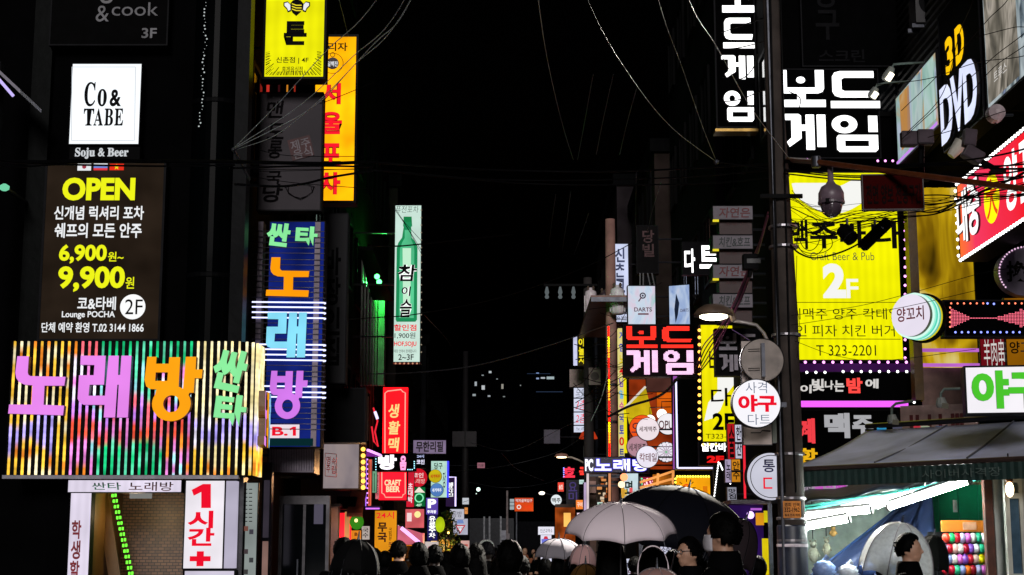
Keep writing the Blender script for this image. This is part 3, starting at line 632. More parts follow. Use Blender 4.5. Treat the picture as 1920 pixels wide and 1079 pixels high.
t = thing('storefront_column', 'pale square column at the left edge of the red lit shop', 'column', (0, 0, 0)); a = at(626, 1000, 25.5)
MB().box(a.x - .05, a.x + .06, 25.5, 25.8, .13, at(626, 950, 25.5).z).build('shaft', dif('#b8a0b0', .4, 0, .3, 3), t); MB().box(a.x - .08, a.x + .09, 25.47, 25.83, at(626, 950, 25.5).z, at(626, 945, 25.5).z).build('capital', STEEL, t)
t = thing('shopfront', 'red glowing shopfront with pink scalloped awning at left', 'shopfront', (0, 0, 0))
a, b = at(632, 1079, 27), at(658, 962, 27); MB().box(a.x, b.x, 27, 27.1, .13, b.z).build('lit_window', em('#ff202c', 2.0, .4), t)
a, b = at(645, 1079, 26.95), at(656, 960, 26.95); MB().box(a.x, b.x, 26.9, 26.95, .13, b.z).build('doorpost', em('#f0a060', .8, .4), t)
a, b = at(632, 955, 26.6), at(668, 932, 26.6); MB().box(a.x, b.x, 26.5, 27, a.z, b.z).build('black_sign_box', BLACK, t)
m = MB(); a, b = at(650, 962, 26.3), at(688, 916, 27); n = 14
for i in range(n):
    x0 = a.x + (b.x - a.x) * i / n; x1 = a.x + (b.x - a.x) * (i + 1) / n
    m.quad((x0, 26.3, a.z), (x1, 26.3, a.z), (x1, 27.1, b.z), (x0, 27.1, b.z)); xm = (x0 + x1) / 2
    m.add([(x0, 26.3, a.z), (x0, 26.3, a.z - .05), (xm, 26.3, a.z - .08), (x1, 26.3, a.z - .05), (x1, 26.3, a.z)], [(0, 1, 2, 3, 4)])
m.build('awning', dif('#d06a60', .7), t)
s = Sign('shop_sign', 'small orange sign with a dark B1 by the red lit shop', 27.4, (656, 995, 677, 1022), em('#f08c24', .9, .2), .08, mg=.01, wall=-3.5); s.t('B1', (665, 999, 674, 1005), DARKRED, .03)
s = Sign('paper_notice', 'white paper notice with black brush words beside the orange B1 sign', 27.5, (678, 987, 693, 1012), em('#d8c8c0', .7, .2), .02, mg=.005, wall=-3.5); s.t('국수', (680, 990, 691, 1009), INK, .01, vert=True)
t = thing('balloon', 'round green lit balloon lamp under the scalloped awning', 'lamp', at(669, 979, 26.8)); MB().ball((0, 0, 0), (.12, .12, .13), 20, 0, 14).build('globe', em('#3a8a1c', .8, .4), t, True); MB().tube([(0, 0, .125), (0, 0, .2)], .006).build('cord', BLACK, t); MB().ball((.0, -.1, .02), .035, 8, 0, 6).build('lamp', em('#ffd890', 2), t)
s = Sign('vertical_banner', 'orange vertical banner with dark red letters standing behind the umbrella crowd', 29, (702, 958, 743, 1052), em('#f09a1c', .9, .25), .1, mg=.01, wall=-3.5)
s.t('24시', (706, 960, 739, 973), RED, .01); s.t('무국', (708, 980, 726, 1018), DARKRED, .04, vert=True); s.t('국밥전문', (729, 990, 735, 1014), INK, .01, vert=True); s.t('최고의집', (728, 1016, 736, 1050), REDINK, .01, vert=True)
# green lit fins + little canopy
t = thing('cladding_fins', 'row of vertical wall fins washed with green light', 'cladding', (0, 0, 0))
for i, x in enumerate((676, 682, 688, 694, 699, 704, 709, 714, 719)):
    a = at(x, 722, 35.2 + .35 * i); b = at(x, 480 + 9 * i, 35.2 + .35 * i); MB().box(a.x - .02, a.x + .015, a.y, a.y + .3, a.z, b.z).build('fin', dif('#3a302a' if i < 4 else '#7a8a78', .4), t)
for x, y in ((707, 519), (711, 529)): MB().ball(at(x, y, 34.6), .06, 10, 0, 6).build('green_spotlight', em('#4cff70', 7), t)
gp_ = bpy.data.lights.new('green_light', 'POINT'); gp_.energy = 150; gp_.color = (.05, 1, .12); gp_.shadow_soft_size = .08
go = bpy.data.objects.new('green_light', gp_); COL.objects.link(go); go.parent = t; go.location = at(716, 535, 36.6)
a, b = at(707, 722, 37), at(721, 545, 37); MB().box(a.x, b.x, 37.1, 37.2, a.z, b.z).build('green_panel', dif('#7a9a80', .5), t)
a, b = at(699, 470, 34), at(735, 560, 36); MB().add([(a.x, 34, a.z), (b.x, 36.4, b.z), (b.x - .5, 36.4, b.z + .02), (a.x - .3, 34, a.z + .02), (a.x, 34, a.z + .08), (b.x, 36.4, b.z + .08), (b.x - .5, 36.4, b.z + .1), (a.x - .3, 34, a.z + .1)], [(3, 2, 1, 0), (4, 5, 6, 7), (0, 1, 5, 4), (1, 2, 6, 5), (2, 3, 7, 6), (3, 0, 4, 7)]).build('canopy', dif('#0c100e', .6), t)
# soju bottle sign
s = Sign('lightbox_sign', 'tall pale green lightbox picturing a green bottle', 34, (738, 386, 787, 679), em('#d3efe2', .95, .14), .3, mg=.02, wall=-3.55, n_br=3)
gd = hemi('#1d8a55'); gm = em('#58c890', 1.0, .3); gl_ = hemi('#c4f0d0')
s.poly([(757, 408), (772, 408), (773, 425), (771, 426), (772, 446), (780, 456), (783, 466), (782, 600), (779, 604), (744, 604), (742, 600), (744, 466), (747, 456), (754, 446), (757, 426), (756, 425)], gd, 'bottle_picture')
s.poly([(759, 432), (770, 432), (771, 450), (776, 461), (777, 470), (776, 597), (748, 597), (750, 468), (754, 456), (759, 447)], gm, 'bottle_picture')
s.poly([(755, 466), (771, 466), (769, 590), (756, 590)], gl_, 'bottle_picture')
s.poly([(757, 407), (772, 407), (772, 417), (757, 417)], hemi('#188048'), 'bottle_cap')
s.t('퓨전포차', (742, 387, 785, 400), INK, -.01, shear=.1)
for q, b in (('참', (746, 497, 781, 528)), ('이', (753, 538, 770, 556)), ('슬', (750, 562, 772, 596))): s.t(q, b, WT, .055, shear=.1); s.t(q, b, INK, .02, shear=.1)
s.t('할인점', (739, 609, 781, 621), RED, .02); s.t('1,900원', (740, 624, 779, 636), INK, .005); s.t('HOF,SOJU', (739, 641, 781, 652), RED, .025); s.t('매장 안에서 판매합니다', (739, 656, 781, 662), dif('#5a605c', .5), 0); s.t('2~3F', (747, 665, 776, 676), INK, .012)
s.bulbs([(790, 395 + 14 * i) for i in range(20)], 1.5, em('#b8a890', .5, 0, 0, False)); s.bulbs([(742 + 8 * i, 682) for i in range(6)], 1.8, em('#d89a7a', .9, 0, 0, False))
# red vertical sign
s = Sign('lightbox_sign', 'red vertical lightbox with gold brush letters and a pink line border', 40, (717, 727, 764, 852), em('#ff0c14', 3.0, .12), .3, mg=.025, wall=-3.55)
PKB = hemi('#ffb4a0')
s.line([(722, 850), (722, 738), (727, 734), (752, 731), (755, 735), (760, 737), (759, 851)], 2.2, PKB, 'border')
for q, b in (('생', (728, 758, 748, 784)), ('활', (728, 790, 750, 815)), ('맥', (728, 821, 748, 847))): s.t(q, b, hemi('#ffe08c'), .025, shear=.1)
s = Sign('lightbox_sign', 'square red lightbox reading CRAFT BEER', 40.2, (710, 886, 762, 938), em('#ff1424', 2.2, .15), .3, mg=.02, wall=-3.55)
s.t('CRAFT', (721, 900, 752, 911), hemi('#ffe8b8'), .04); s.t('BEER', (724, 912, 750, 923), hemi('#ffe8b8'), .04)
s.line([(716, 886), (716, 925), (720, 927), (723, 933), (754, 933), (756, 928), (760, 926), (760, 887)], 2, PKB, 'border')
s = Sign('led_sign', 'black dot light sign with glowing white and pink letters over the red square sign', 39, (704, 851, 779, 883), dif('#0a0608', .4), .2, mg=.015, wall=-3.55)
s.t('방', (709, 853, 744, 881), em('#fff6ff', 1.6), .06); s.t('음', (750, 855, 762, 882), em('#ff9ad0', 1.4), .05); s.bulbs([(705, 856 + 5 * i) for i in range(6)] + [(777, 866 + 4 * i) for i in range(4)] + [(765 + 4 * i, 881) for i in range(3)], 1.1, DOTC)
t = thing('neon_awning', 'small violet neon awning edge under the red square sign', 'awning', (0, 0, 0)); a, b = at(686, 954, 33.5), at(712, 953, 33.5)
MB().box(a.x, b.x, 33.5, 34.2, a.z, a.z + .06).build('slab', dif('#5a4060', .5), t); MB().tube([(a.x, 33.47, a.z), (b.x, 33.47, a.z)], .018).build('neon_tube', em('#c46cf4', 1.6), t); MB().tube([(a.x, 33.47, a.z + .05), (a.x, 33.47, at(686, 860, 33.5).z)], .012).build('neon_tube', em('#b06cf0', 1.2), t)
m = MB(); 
for i in range(3): pass
s = Sign('menu_board', 'little green and white menu board left of the CRAFT BEER sign', 38.5, (695, 884, 706, 924), em('#8ac8a0', .7, .5), .06, mg=.01, wall=-3.55); s.lines([((698, 886), (698, 922)), ((702, 888), (702, 922))], 1.2, INK, 'lettering')
t = thing('red_neon_frame', 'tangled red neon frame left of the red vertical sign', 'neon frame', (0, 0, 0)); a = [at(x, y, 38) for x, y in ((700, 765), (708, 790), (703, 810), (709, 838), (701, 828), (697, 800))]
MB().tube(a, .02).build('neon_tube', em('#f02838', 1.1), t); MB().tube([at(703, 772, 37.9), at(708, 786, 37.9)], .035).build('neon_tube', em('#d8d0ff', 1.5), t); a = at(697, 845, 38); MB().box(-3.4, a.x + .02, 38.05, 38.1, a.z, at(697, 725, 38).z).build('back_board', dif('#5a2a1c', .6), t)
t = thing('perforated_duct', 'pale perforated metal duct on the wall left of the red vertical sign', 'duct', (0, 0, 0)); a, b = at(676, 825, 31), at(689, 742, 31); MB().box(a.x, b.x, 31, 31.3, a.z, b.z).build('duct', dif('#b09a90', .5, 0, .4, 18), t); MB().box(-3.6, a.x, 31.1, 31.2, (a.z + b.z) / 2, (a.z + b.z) / 2 + .05).build('bracket', STEEL, t)
# farther left signs
s = Sign('banner', 'pale violet unlit banner with dark letters beyond the red vertical sign', 47, (775, 826, 836, 851), em('#9a86a8', .62, .3), .08, mg=.01, wall=-3.3); s.t('무한리필', (780, 828, 831, 848), dif('#3a1030', .5), .03)  # banner has no lamp; its brightness is put in as glow
s = Sign('round_sign', 'round red sign with cream letters beyond the CRAFT BEER sign', 48, (767, 879, 801, 913), em('#d8182c', .9, .15), .15, disc=True, mg=.01, wall=-3.3, n_br=1); s.t('코인', (774, 887, 794, 896), hemi('#ffd8d8'), .02); s.t('노래방', (772, 898, 797, 907), hemi('#ffc8c0'), 0)
s = Sign('lightbox_sign', 'narrow red and white lightbox beside the round red sign', 47.5, (762, 886, 776, 951), em('#e02038', .95, .3), .15, mg=.01, wall=-3.3); s.t('초대박', (765, 906, 774, 944), hemi('#ffe4ec'), .03, vert=True)
s = Sign('round_sign', 'green sign with a glowing ring and white triangle below the round red sign', 48.5, (775, 914, 797, 950), em('#0e7a3c', .7, .3), .12, mg=.01); s.poly([(776, 924), (786, 913), (797, 924)], hemi('#f4e8d8'), 'emblem'); s.ring(786, 934, 8.5, 2.2, hemi('#90ffc0'), 'emblem_ring'); s.t('4F', (780, 945, 791, 950), hemi('#c8ffd8'), .02)
s = Sign('shop_sign', 'pink framed sign with a yellow bulb over the pink stall', 46, (760, 955, 795, 990), em('#f06a70', .85, .5), .12, mg=.015, wall=-3.3); s.circ(783, 965, 6, hemi('#fff0a0'), 'lamp'); s.rect((763, 962, 772, 978), hemi('#f8d8d8'), 'poster')
t = thing('snack_stall', 'pink lit stall roof with glowing tube behind the crowd', 'stall', (0, 0, 0)); Y = 44
m = MB(); pts = [at(742, 985, Y), at(790, 1000, Y), at(790, 1024, Y), at(745, 1024, Y)]; m.add(pts + [p + Vector((0, .6, 0)) for p in pts], [(0, 1, 2, 3), (7, 6, 5, 4), (0, 4, 5, 1), (1, 5, 6, 2), (2, 6, 7, 3), (3, 7, 4, 0)]).build('roof', em('#e87088', .75, .4), t)
MB().tube([at(752, 990, Y - .1), at(768, 1003, Y - .1), at(786, 1018, Y - .1)], .06).build('neon_tube', em('#f0b8ff', 1.4), t); MB().box(pts[3].x, pts[3].x + .08, Y + .1, Y + .2, .05, pts[3].z).build('post', STEEL, t); MB().box(pts[2].x - .1, pts[2].x, Y + .1, Y + .2, .05, pts[2].z).build('post', STEEL, t)
s = Sign('lightbox_sign', 'white and green lightbox with blue glowing edge beyond the round red sign', 54, (808, 865, 838, 933), em('#bfe8d8', .95, .25), .2, mg=.01, wall=-3.1); s.t('당구', (814, 868, 830, 880), dif('#108050', .5), .02); s.t('장', (830, 885, 836, 915), dif('#204080', .5), .01)
MB().tube([(s.w + .03, -.02, 0), (s.w + .03, -.02, s.h)], .035).build('neon_tube', em('#3838ff', 1.6), s.root)
for (x, y, c, lab, cc) in ((816, 893, '#d8c018', 'small round yellow sign on the white and green lightbox', '#c03818'), (819, 919, '#5a8ad0', 'small round blue sign on the white and green lightbox, below the yellow one', '#e8f0ff')):
    s = Sign('round_sign', lab, 53.5, (x - 12, y - 12, x + 12, y + 12), em(c, .9, .3), .12, disc=True, mg=.01); s.t('세계맥주', (x - 9, y - 3, x + 9, y + 4), hemi(cc), .03)
s = Sign('vertical_sign', 'violet sign with white tube edge and white letters beyond the blue sign', 57, (836, 895, 854, 950), em('#3a2450', .6, .4), .15, mg=.01, wall=-3.1); s.t('셀프사진', (838, 905, 850, 932), WT, .02, vert=True); MB().tube([(s.w, -.02, 0), (s.w, -.02, s.h), (.0, -.02, s.h)], .03).build('neon_tube', em('#d8c8ff', 1.5), s.root)
s = Sign('parking_sign', 'violet blue parking sign with a large white P', 51, (799, 934, 821, 965), em('#6a50c0', .85, .25), .15, mg=.01, wall=-3.1); s.t('P', (802, 936, 818, 953), WT, .05); s.t('주차장', (801, 957, 818, 963), WT, .03)
s = Sign('parking_sign', 'dark blue vertical paid parking banner with white letters below the P sign', 51.2, (801, 966, 820, 1014), em('#2a2470', .7, .25), .12, mg=.01, wall=-3.1); s.t('유료주차', (804, 968, 817, 1010), WT, .03, vert=True)
s = Sign('road_sign', 'small white sign with grey letters mounted above the inverted triangle sign', 58, (844, 955, 870, 974), em('#d8d8e8', .75, .15), .05, mg=.006, wall=-1.75, n_br=1); s.t('공방', (848, 959, 866, 970), dif('#404048', .5), -.005)
s = Sign('road_sign', 'white board with a red inverted triangle yield sign', 58.2, (850, 973, 877, 1003), em('#c8c8dc', .75, .15), .05, mg=.006, wall=-1.75, n_br=1); s.poly([(853, 985), (873, 985), (863, 1001)], hemi('#c02838'), 'triangle'); s.poly([(856.5, 987), (869.5, 987), (863, 997.5)], hemi('#e8e8f0'), 'triangle'); s.t('양보', (858, 988, 868, 992), dif('#404050', .5), 0); s.poly([(856, 982), (858, 975), (868, 975), (870, 982)], hemi('#7088c0'), 'arrow')
# decorated tree by the yield sign
t = thing('street_tree', 'small leafy tree with orange light in it left of the yield sign', 'tree', at(838, 1079, 50)); t.location.z = 0
MB().tube([(0, 0, 0), (.04, 0, .7), (-.02, 0, 1.3)], [.06, .045, .02], 8).build('trunk', dif('#3a2a18', .8), t)
m = MB()
for i in range(900):
    a = rnd.uniform(0, 6.28); rr = rnd.random() ** .5 * .42 * (1 + .3 * math.sin(3 * a)); z = rnd.uniform(.7, 2.9); rr *= (1 - abs(z - 1.7) / 1.6) + .15
    c = Vector((rr * math.cos(a), rr * math.sin(a), z)); d = Vector((rnd.uniform(-1, 1), rnd.uniform(-1, 1), rnd.uniform(-1, 1))).normalized() * .06; e = d.cross(Vector((.3, .5, .8))).normalized() * .03
    m.quad(c - d, c + e, c + d, c - e, 0 if rnd.random() < .7 else 1)
m.build('crown', [dif('#3c5a1a', .6), dif('#6a5a1c', .6)], t)
for q in ((.1, -.2, 1.3), (-.05, -.25, .95), (.2, -.2, 1.7), (-.2, -.3, 2.4), (.05, -.3, 2.2)): MB().ball(q, .035, 8, 0, 5).build('light', em('#ffc060', 6), t)
tp_ = bpy.data.lights.new('tree_light', 'POINT'); tp_.energy = 60; tp_.color = (1, .6, .2); to_ = bpy.data.objects.new('tree_light', tp_); COL.objects.link(to_); to_.parent = t; to_.location = (.1, -.75, 1.5)
t = thing('balloon', 'round yellow green lit balloon on the small leafy tree', 'lamp', at(825, 984, 49.3)); MB().ball((0, 0, 0), (.15, .15, .24), 16, 0, 12).build('globe', em('#b8d018', .9, .4), t, True); MB().tube([(0, 0, -.24), (0, 0, -.5)], .008).build('cord', BLACK, t)
# site fence at the far end
t = thing('site_fence', 'tall corrugated construction fence closing the far street end', 'fence', (0, 0, 0))
m = MB(); x = -2.9
a, b = at(880, 1030, 92), at(960, 972, 92)
for i in range(30):
    x = a.x + (b.x - a.x + .1) * i / 30; m.box(x, x + .05, 92, 92.06, 0, b.z); m.box(x + .05, x + .09, 92.03, 92.06, 0, b.z)
m.build('sheet', dif('#33353c', .6), t)
for px in (908, 918, 939): q = at(px, 972, 91.9); MB().box(q.x - .05, q.x + .05, 91.8, 91.9, 0, q.z + .1).build('post', dif('#8a8c92', .4, .4), t)
a, b = at(950, 1030, 93), at(1050, 978, 93); MB().box(a.x, b.x, 93, 93.1, 0, b.z).build('panel', dif('#141418', .7), t)

bl_l = bpy.data.lights.new('bulb_light', 'POINT'); bl_l.energy = 60; bl_l.color = (1, .5, .2); bl_l.shadow_soft_size = .1
_st = [o for o in COL.objects if o.get('label', '').startswith('off white lightbox with a small red framed stamp')][0]
bo_ = bpy.data.objects.new('bulb_light', bl_l); COL.objects.link(bo_); bo_.parent = _st; q = at(686, 890, 24.6) - _st.location; bo_.location = q
s = Sign('letter_sign', 'small dark sign with white letters between the dot light sign and the pale banner', 46, (779, 851, 798, 878), dif('#0a0810', .6), .12, mg=.006, wall=-3.3); s.t('코인', (781, 862, 796, 871), em('#e8e4ff', 1.2, 0, 0, False), .03); s.t('24시', (782, 853, 795, 859), em('#c8d0ff', 1.0, 0, 0, False), .02)
t = thing('neon_awning', 'slanted violet neon awning between the orange bulbs and the dot light sign', 'awning', (0, 0, 0)); a, b = at(690, 842, 33), at(714, 852, 36)
MB().add([a, b, b + Vector((-.5, .1, .02)), a + Vector((-.3, .1, .02)), a + Vector((0, 0, -.06)), b + Vector((0, 0, -.06)), b + Vector((-.5, .1, -.04)), a + Vector((-.3, .1, -.04))], [(0, 1, 2, 3), (7, 6, 5, 4), (0, 4, 5, 1), (1, 5, 6, 2), (2, 6, 7, 3), (3, 7, 4, 0)]).build('slab', em('#8a2aa0', .8, .3), t); MB().tube([a + Vector((.0, -.03, -.03)), b + Vector((0, -.03, -.03))], .03).build('neon_tube', em('#e89cff', 1.8), t)
s = Sign('vertical_sign', 'narrow salmon lit strip sign by the violet neon, left of CRAFT BEER', 37.5, (690, 862, 696, 950), em('#f06a50', 1.0, .4), .15, mg=.006, wall=-3.55, n_br=1); s.bulbs([(689, 862 + 9 * i) for i in range(10)], 1.6, em('#d08aff', 2.0, 0, 0, False)); s.line([(693, 866), (693, 946)], .8, DARKRED, 'lettering')
s = Sign('vertical_sign', 'thin pink sign with ragged lettering right of the little green menu board', 38.6, (704, 886, 711, 936), em('#f08088', .85, .4), .08, mg=.004, wall=-3.55, n_br=1); s.t('호프집', (705, 890, 710, 930), DARKRED, .0, vert=True)
s = Sign('banner', 'small orange glowing banner just above the heads beside the pink stall', 25, (757, 1022, 776, 1056), em('#f08418', 1.0, .6), .06, mg=.004); MB().box(s.w * .45, s.w * .55, .06, .1, -at(757, 1056, 25).z, -.01).build('post', STEEL, s.root); s.t('포차', (759, 1026, 773, 1046), em('#ffc060', 1.1, 0, 0, False), .0, vert=True)
s = Sign('lit_panel_sign', 'pale crumpled lit board over the pink stall roof', 45, (733, 985, 748, 1008), em('#e8c0c4', .8, .4), .06, mg=.004, wall=-3.3, n_br=1); s.t('안주', (735, 990, 746, 1003), dif('#2a1014', .5), .01)
s = Sign('lit_panel_sign', 'orange small plate on the pole above the yield sign board', 57.9, (871, 952, 877, 964), em('#f09a50', .9, .2), .05, mg=.004, wall=-1.75, n_br=1); s.line([(872, 958), (876, 958)], .8, DARKRED, 'lettering')
s = Sign('lit_panel_sign', 'white bent plate on the distant pole above the yield sign board', 60.5, (867, 934, 879, 946), em('#dce0e8', .8, .2), .05, mg=.004, wall=-1.75, n_br=1); s.line([(868, 942), (878, 939)], .8, INK, 'lettering')

for lb, x0, y0, x1, y1, Y_, st in (('reddish lit shopfront behind the orange vertical banner', 694, 944, 716, 1060, 43, ['#1c0406', '#8a1a18', '#e0482c', '#f4a070', '#5a0c14']), ('pink and orange lit shopfront below the framed pink shop sign', 744, 1000, 798, 1070, 47, ['#5a1420', '#e05a68', '#f4a878', '#f8d8c8', '#c02c40']), ('warm lit shopfront behind the leafy tree', 806, 1012, 850, 1070, 56, ['#1a1208', '#7a4a14', '#e09838', '#f4d898', '#3a5018'])):  # glowing panels added to brighten the dark gaps at street level
    a, b = at(x0, y1, Y_), at(x1, y0, Y_); t = thing('shopfront', lb, 'shopfront', (a.x, Y_, .13)); w_2 = b.x - a.x; h_2 = b.z - .13
    MB().box(0, w_2, .02, .08, 0, h_2).build('lit_window', poster('added_glow_' + lb.split()[0], st, 1.3, (0, 0, 0), 2.6, 2), t)
    MB().box(-.05, w_2 + .05, -.25, .08, h_2, h_2 + .1).build('canopy', dif('#3a1a18', .6), t)
    for k in range(4): MB().box(w_2 * k / 3 - .03, w_2 * k / 3 + .03, -.02, .02, 0, h_2).build('mullion', dif('#1a1010', .5), t)
# ================================================================ RIGHT SIDE
# white block letters facing the camera
DK = dif('#040405', .8, spec=.02)
s = Sign('letter_sign', 'big white block letters in two rows on a black board above the yellow beer sign', 24.0, (1462, 132, 1650, 296), DK, .25, mg=.02)
s.g('bo', (1458, 135, 1544, 204), W1); s.g('deu', (1556, 137, 1645, 206), W1); s.g('ge', (1466, 217, 1545, 284), W1); s.g('im', (1559, 219, 1642, 288), W1)
s = Sign('letter_sign', 'tall vertical sign of white block letters at the top beside the concrete pole', 26.6, (1346, -60, 1418, 238), DK, .3, mg=.03, wall=4.4)
s.g('bo', (1353, -40, 1411, 27), W1); s.g('deu', (1355, 37, 1412, 94), W1); s.g('ge', (1352, 107, 1411, 152), W1); s.g('im', (1357, 173, 1411, 231), W1)
MB().box(-.05, s.w + .1, -.03, .3, -.09, -.04).build('bottom_trim', dif('#9a7a3c', .3, .7), s.root)
s = Sign('wall_sign', 'violet lit small wall sign, top edge beside the tall white block letters', 27.0, (1383, -30, 1424, 14), em('#7a3a98', .5, .4), .2, mg=.02, wall=4.6); s.rect((1388, -26, 1422, 3), em('#e07af4', 1.2), 'lit_panel')
s = Sign('wall_sign', 'huge unlit black facade sign with barely visible letters above the white block letters', 24.2, (1506, -60, 1700, 124), dif('#050506', .8, spec=.02), .1, mg=.02); s.t('당구', (1530, -40, 1570, 80), dif('#141417', .6), .02, vert=True); s.t('스크린', (1535, 94, 1620, 118), dif('#141417', .6), .02)
# yellow beer sign
s = Sign('lightbox_sign', 'huge yellow lightbox with white 2F and black letters, dotted pink lights round it', 23.9, (1482, 325, 1693, 675), em('#f4f004', 1.05, .1, 2.6), .3, mg=.02)
hw_ = hemi('#f6f6f2')
s.poly([(1484, 345)] + [(1484 + 6 * i, 344 + 6 * math.sin(i * .55) * (i > 12)) for i in range(1, 24)] + [(1622, 352)] + [(1620 - 5 * i, 368 + 34 * math.sin(math.pi * min(1, i / 27 * .93 + .1))) for i in range(27)], hw_, 'bowl_picture')
s.line([(1484, 358), (1500, 376), (1520, 388), (1545, 390)], 1.3, INK, 'bowl_line')
for q, b in (('맥', (1484, 413, 1513, 468)), ('주', (1519, 418, 1569, 467)), ('바', (1575, 416, 1622, 466)), ('다', (1634, 416, 1689, 467))): s.t(q, b, INK, .028)
s.t('Craft Beer & Pub', (1519, 474, 1638, 489), dif('#3a3410', .5, bump=0), -.008)
s.t('2', (1543, 495, 1584, 560), hw_, .05); s.t('F', (1587, 524, 1608, 560), hw_, .012)
s.lines([((1484, 568), (1692, 568)), ((1484, 636), (1688, 637))], 1.2, INK, 'rule')
s.t('세계맥주 양주 칵테일', (1455, 579, 1686, 600), INK, 0); s.t('와인 피자 치킨 버거', (1467, 610, 1676, 632), INK, 0); s.t('T 323-2201', (1530, 648, 1641, 668), INK, -.002)
s.bulbs([(1696, 332 + 17 * i) for i in range(21)], 2.6, DOTP); s.bulbs([(1492 + 17.2 * i, 680) for i in range(13)], 2.8, DOTP); s.bulbs([(1485 + 14 * i, 300 + .3 * i) for i in range(4)] + [(1645 + 14 * i, 303) for i in range(3)], 2.4, DOTP)
s = Sign('facade_band', 'violet lit facade band under the yellow lightbox', 24.15, (1478, 682, 1716, 700), em('#4a1c5c', .55, .4), .12, mg=.0)
s = Sign('letter_sign', 'black sign with white and red brush words under the yellow lightbox', 23.8, (1488, 699, 1712, 752), DK, .2, mg=.01)
gw = hemi('#d4d0cc')
for q, b in (('이', (1500, 722, 1521, 738)), ('빛', (1522, 711, 1545, 734)), ('나', (1546, 714, 1562, 731)), ('는', (1564, 714, 1582, 735)), ('에', (1622, 711, 1646, 729))): s.t(q, b, gw, .035, shear=.05)
s.t('밤', (1587, 709, 1616, 738), em('#ff4a44', 1.1, 0, 0, False), .045)
s.bulbs([(1495 + 17 * i, 699) for i in range(4)] + [(1580 + 17 * i, 697.5) for i in range(8)] + [(1713, 704 + 17 * i) for i in range(4)], 2.6, DOTW)
s = Sign('light_bar', 'glowing magenta light bar between two black letter signs', 23.75, (1497, 752, 1703, 764), MAG, .15, mg=.004)
s = Sign('letter_sign', 'black sign with silver, red and yellow block letters behind the stall awning', 23.8, (1490, 770, 1688, 905), DK, .2, mg=.01)
s.t('계', (1494, 785, 1527, 832), em('#f04048', 1.0, 0, 0, False), .05); s.t('맥', (1546, 775, 1592, 822), hemi('#a8a8ac'), .05); s.t('주', (1598, 779, 1636, 818), hemi('#a8a8ac'), .05); s.t('항', (1497, 841, 1532, 870), hemi('#e8b018'), .04)
# little metal cable line + yellow metal wall
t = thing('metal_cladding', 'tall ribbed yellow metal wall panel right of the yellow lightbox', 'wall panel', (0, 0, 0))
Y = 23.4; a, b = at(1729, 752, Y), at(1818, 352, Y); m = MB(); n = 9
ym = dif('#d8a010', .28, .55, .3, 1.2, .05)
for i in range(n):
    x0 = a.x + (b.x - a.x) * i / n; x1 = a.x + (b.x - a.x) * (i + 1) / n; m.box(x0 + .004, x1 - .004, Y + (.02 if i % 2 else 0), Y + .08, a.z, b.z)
m.build('ribbed_sheet', poster('painted_sheen_gold', ['#3a2a04', '#8a6808', '#d8b014', '#f0dc88', '#c89010', '#5a4206'], .8, (0, 0, 0), 1.3, .6), t)  # sheet glows; the metal's streaky reflections are painted into its colours
c = at(1712, 752, Y); MB().box(c.x, a.x - .004, Y - .15, Y + .08, a.z, b.z - .3).build('side_panel', dif('#6a4a10', .4), t)
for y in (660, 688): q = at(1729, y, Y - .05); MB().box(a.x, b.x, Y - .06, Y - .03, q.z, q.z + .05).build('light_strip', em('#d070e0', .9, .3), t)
MB().box(b.x + .004, b.x + 1.6, Y - .02, Y + .1, .13, b.z + .6).build('navy_panel', dif('#0a0d16', .35), t)
q0, q1 = at(1729, 752, Y - .02), at(1818, 690, Y); MB().box(a.x, b.x, Y - .015, Y - .002, q0.z - .1, q1.z).build('lower_panel', dif('#a07a70', .5), t)
t = building('dark upper floors over the stall carrying the film posters', 6.45, 13, 12, 24.3, 20, -1, '#060607', 3, front=False, z0=10.5, name='overhanging_building', cuts=[(6.45, 13, 12, 24.3, 7.3, 20), (6.9, 13, 12, 19.9, .02, 7.3), (6.98, 13, 23.5, 24.3, .02, 7.3)])
t = thing('slatted_facade', 'dark facade of thin slats above the film posters', 'facade', (0, 0, 0)); m = MB()
for i in range(30): z = 8.6 + .13 * i; m.box(6.2, 6.44, 17, 24.2, z, z + .05)
m.build('slats', dif('#1e1e20', .45), t); MB().box(6.3, 6.45, 24.2, 24.3, 8.5, 12.6).build('end_post', BLACK, t)
# film posters, DVD letters (street wall, seen at a slant)
P1 = poster('poster_print_pale', ['#3a6a78', '#b8c4d8', '#9ab8b0', '#c8a070', '#d8d4f0'], .85)
s = Sign('poster_lightbox', 'slanted pale lit poster panel left of the slanted white DVD letters', 23.9, (1686, 180, 1766, 310), P1, .25, -90, mg=.03)
# its top follows the wall
s.rect((.12, .03, .36, .85), poster('poster_print_amber', ['#8a8aa0', '#d89a50', '#e8d0a0'], .7), 'poster'); s.rect((.42, .04, .66, .9), poster('poster_print_teal', ['#9ac8c0', '#c8dcd8', '#7a98a8'], .75), 'poster'); s.rect((.72, .04, .97, .9), poster('poster_print_mint', ['#5a9a98', '#b8dcd0', '#d8e8f0'], .75), 'poster')
s.rect((0, .955, 1, 1), em('#c88af0', 1.0), 'light_strip')
s = Sign('letter_sign', 'slanted white DVD letters on a black board below yellow 3D', 21.45, (1773, 20, 1850, 285), DK, .25, -90, mg=.02)
s.t('DVD', (.02, .55, .96, .97), em('#dce2ff', 1.15, .15), .045, dep=.04, name='channel_letter', shear=0); s.t('3', (.15, .22, .35, .49), em('#ffc40c', 1.1), .04); s.t('D', (.42, .22, .64, .49), em('#ffc40c', 1.1), .04)
P2 = poster('poster_print_grey', ['#20262a', '#8a9aa0', '#c8d4d8', '#56646c', '#a8b4e0'], .75, (0, 0, .2), .9)
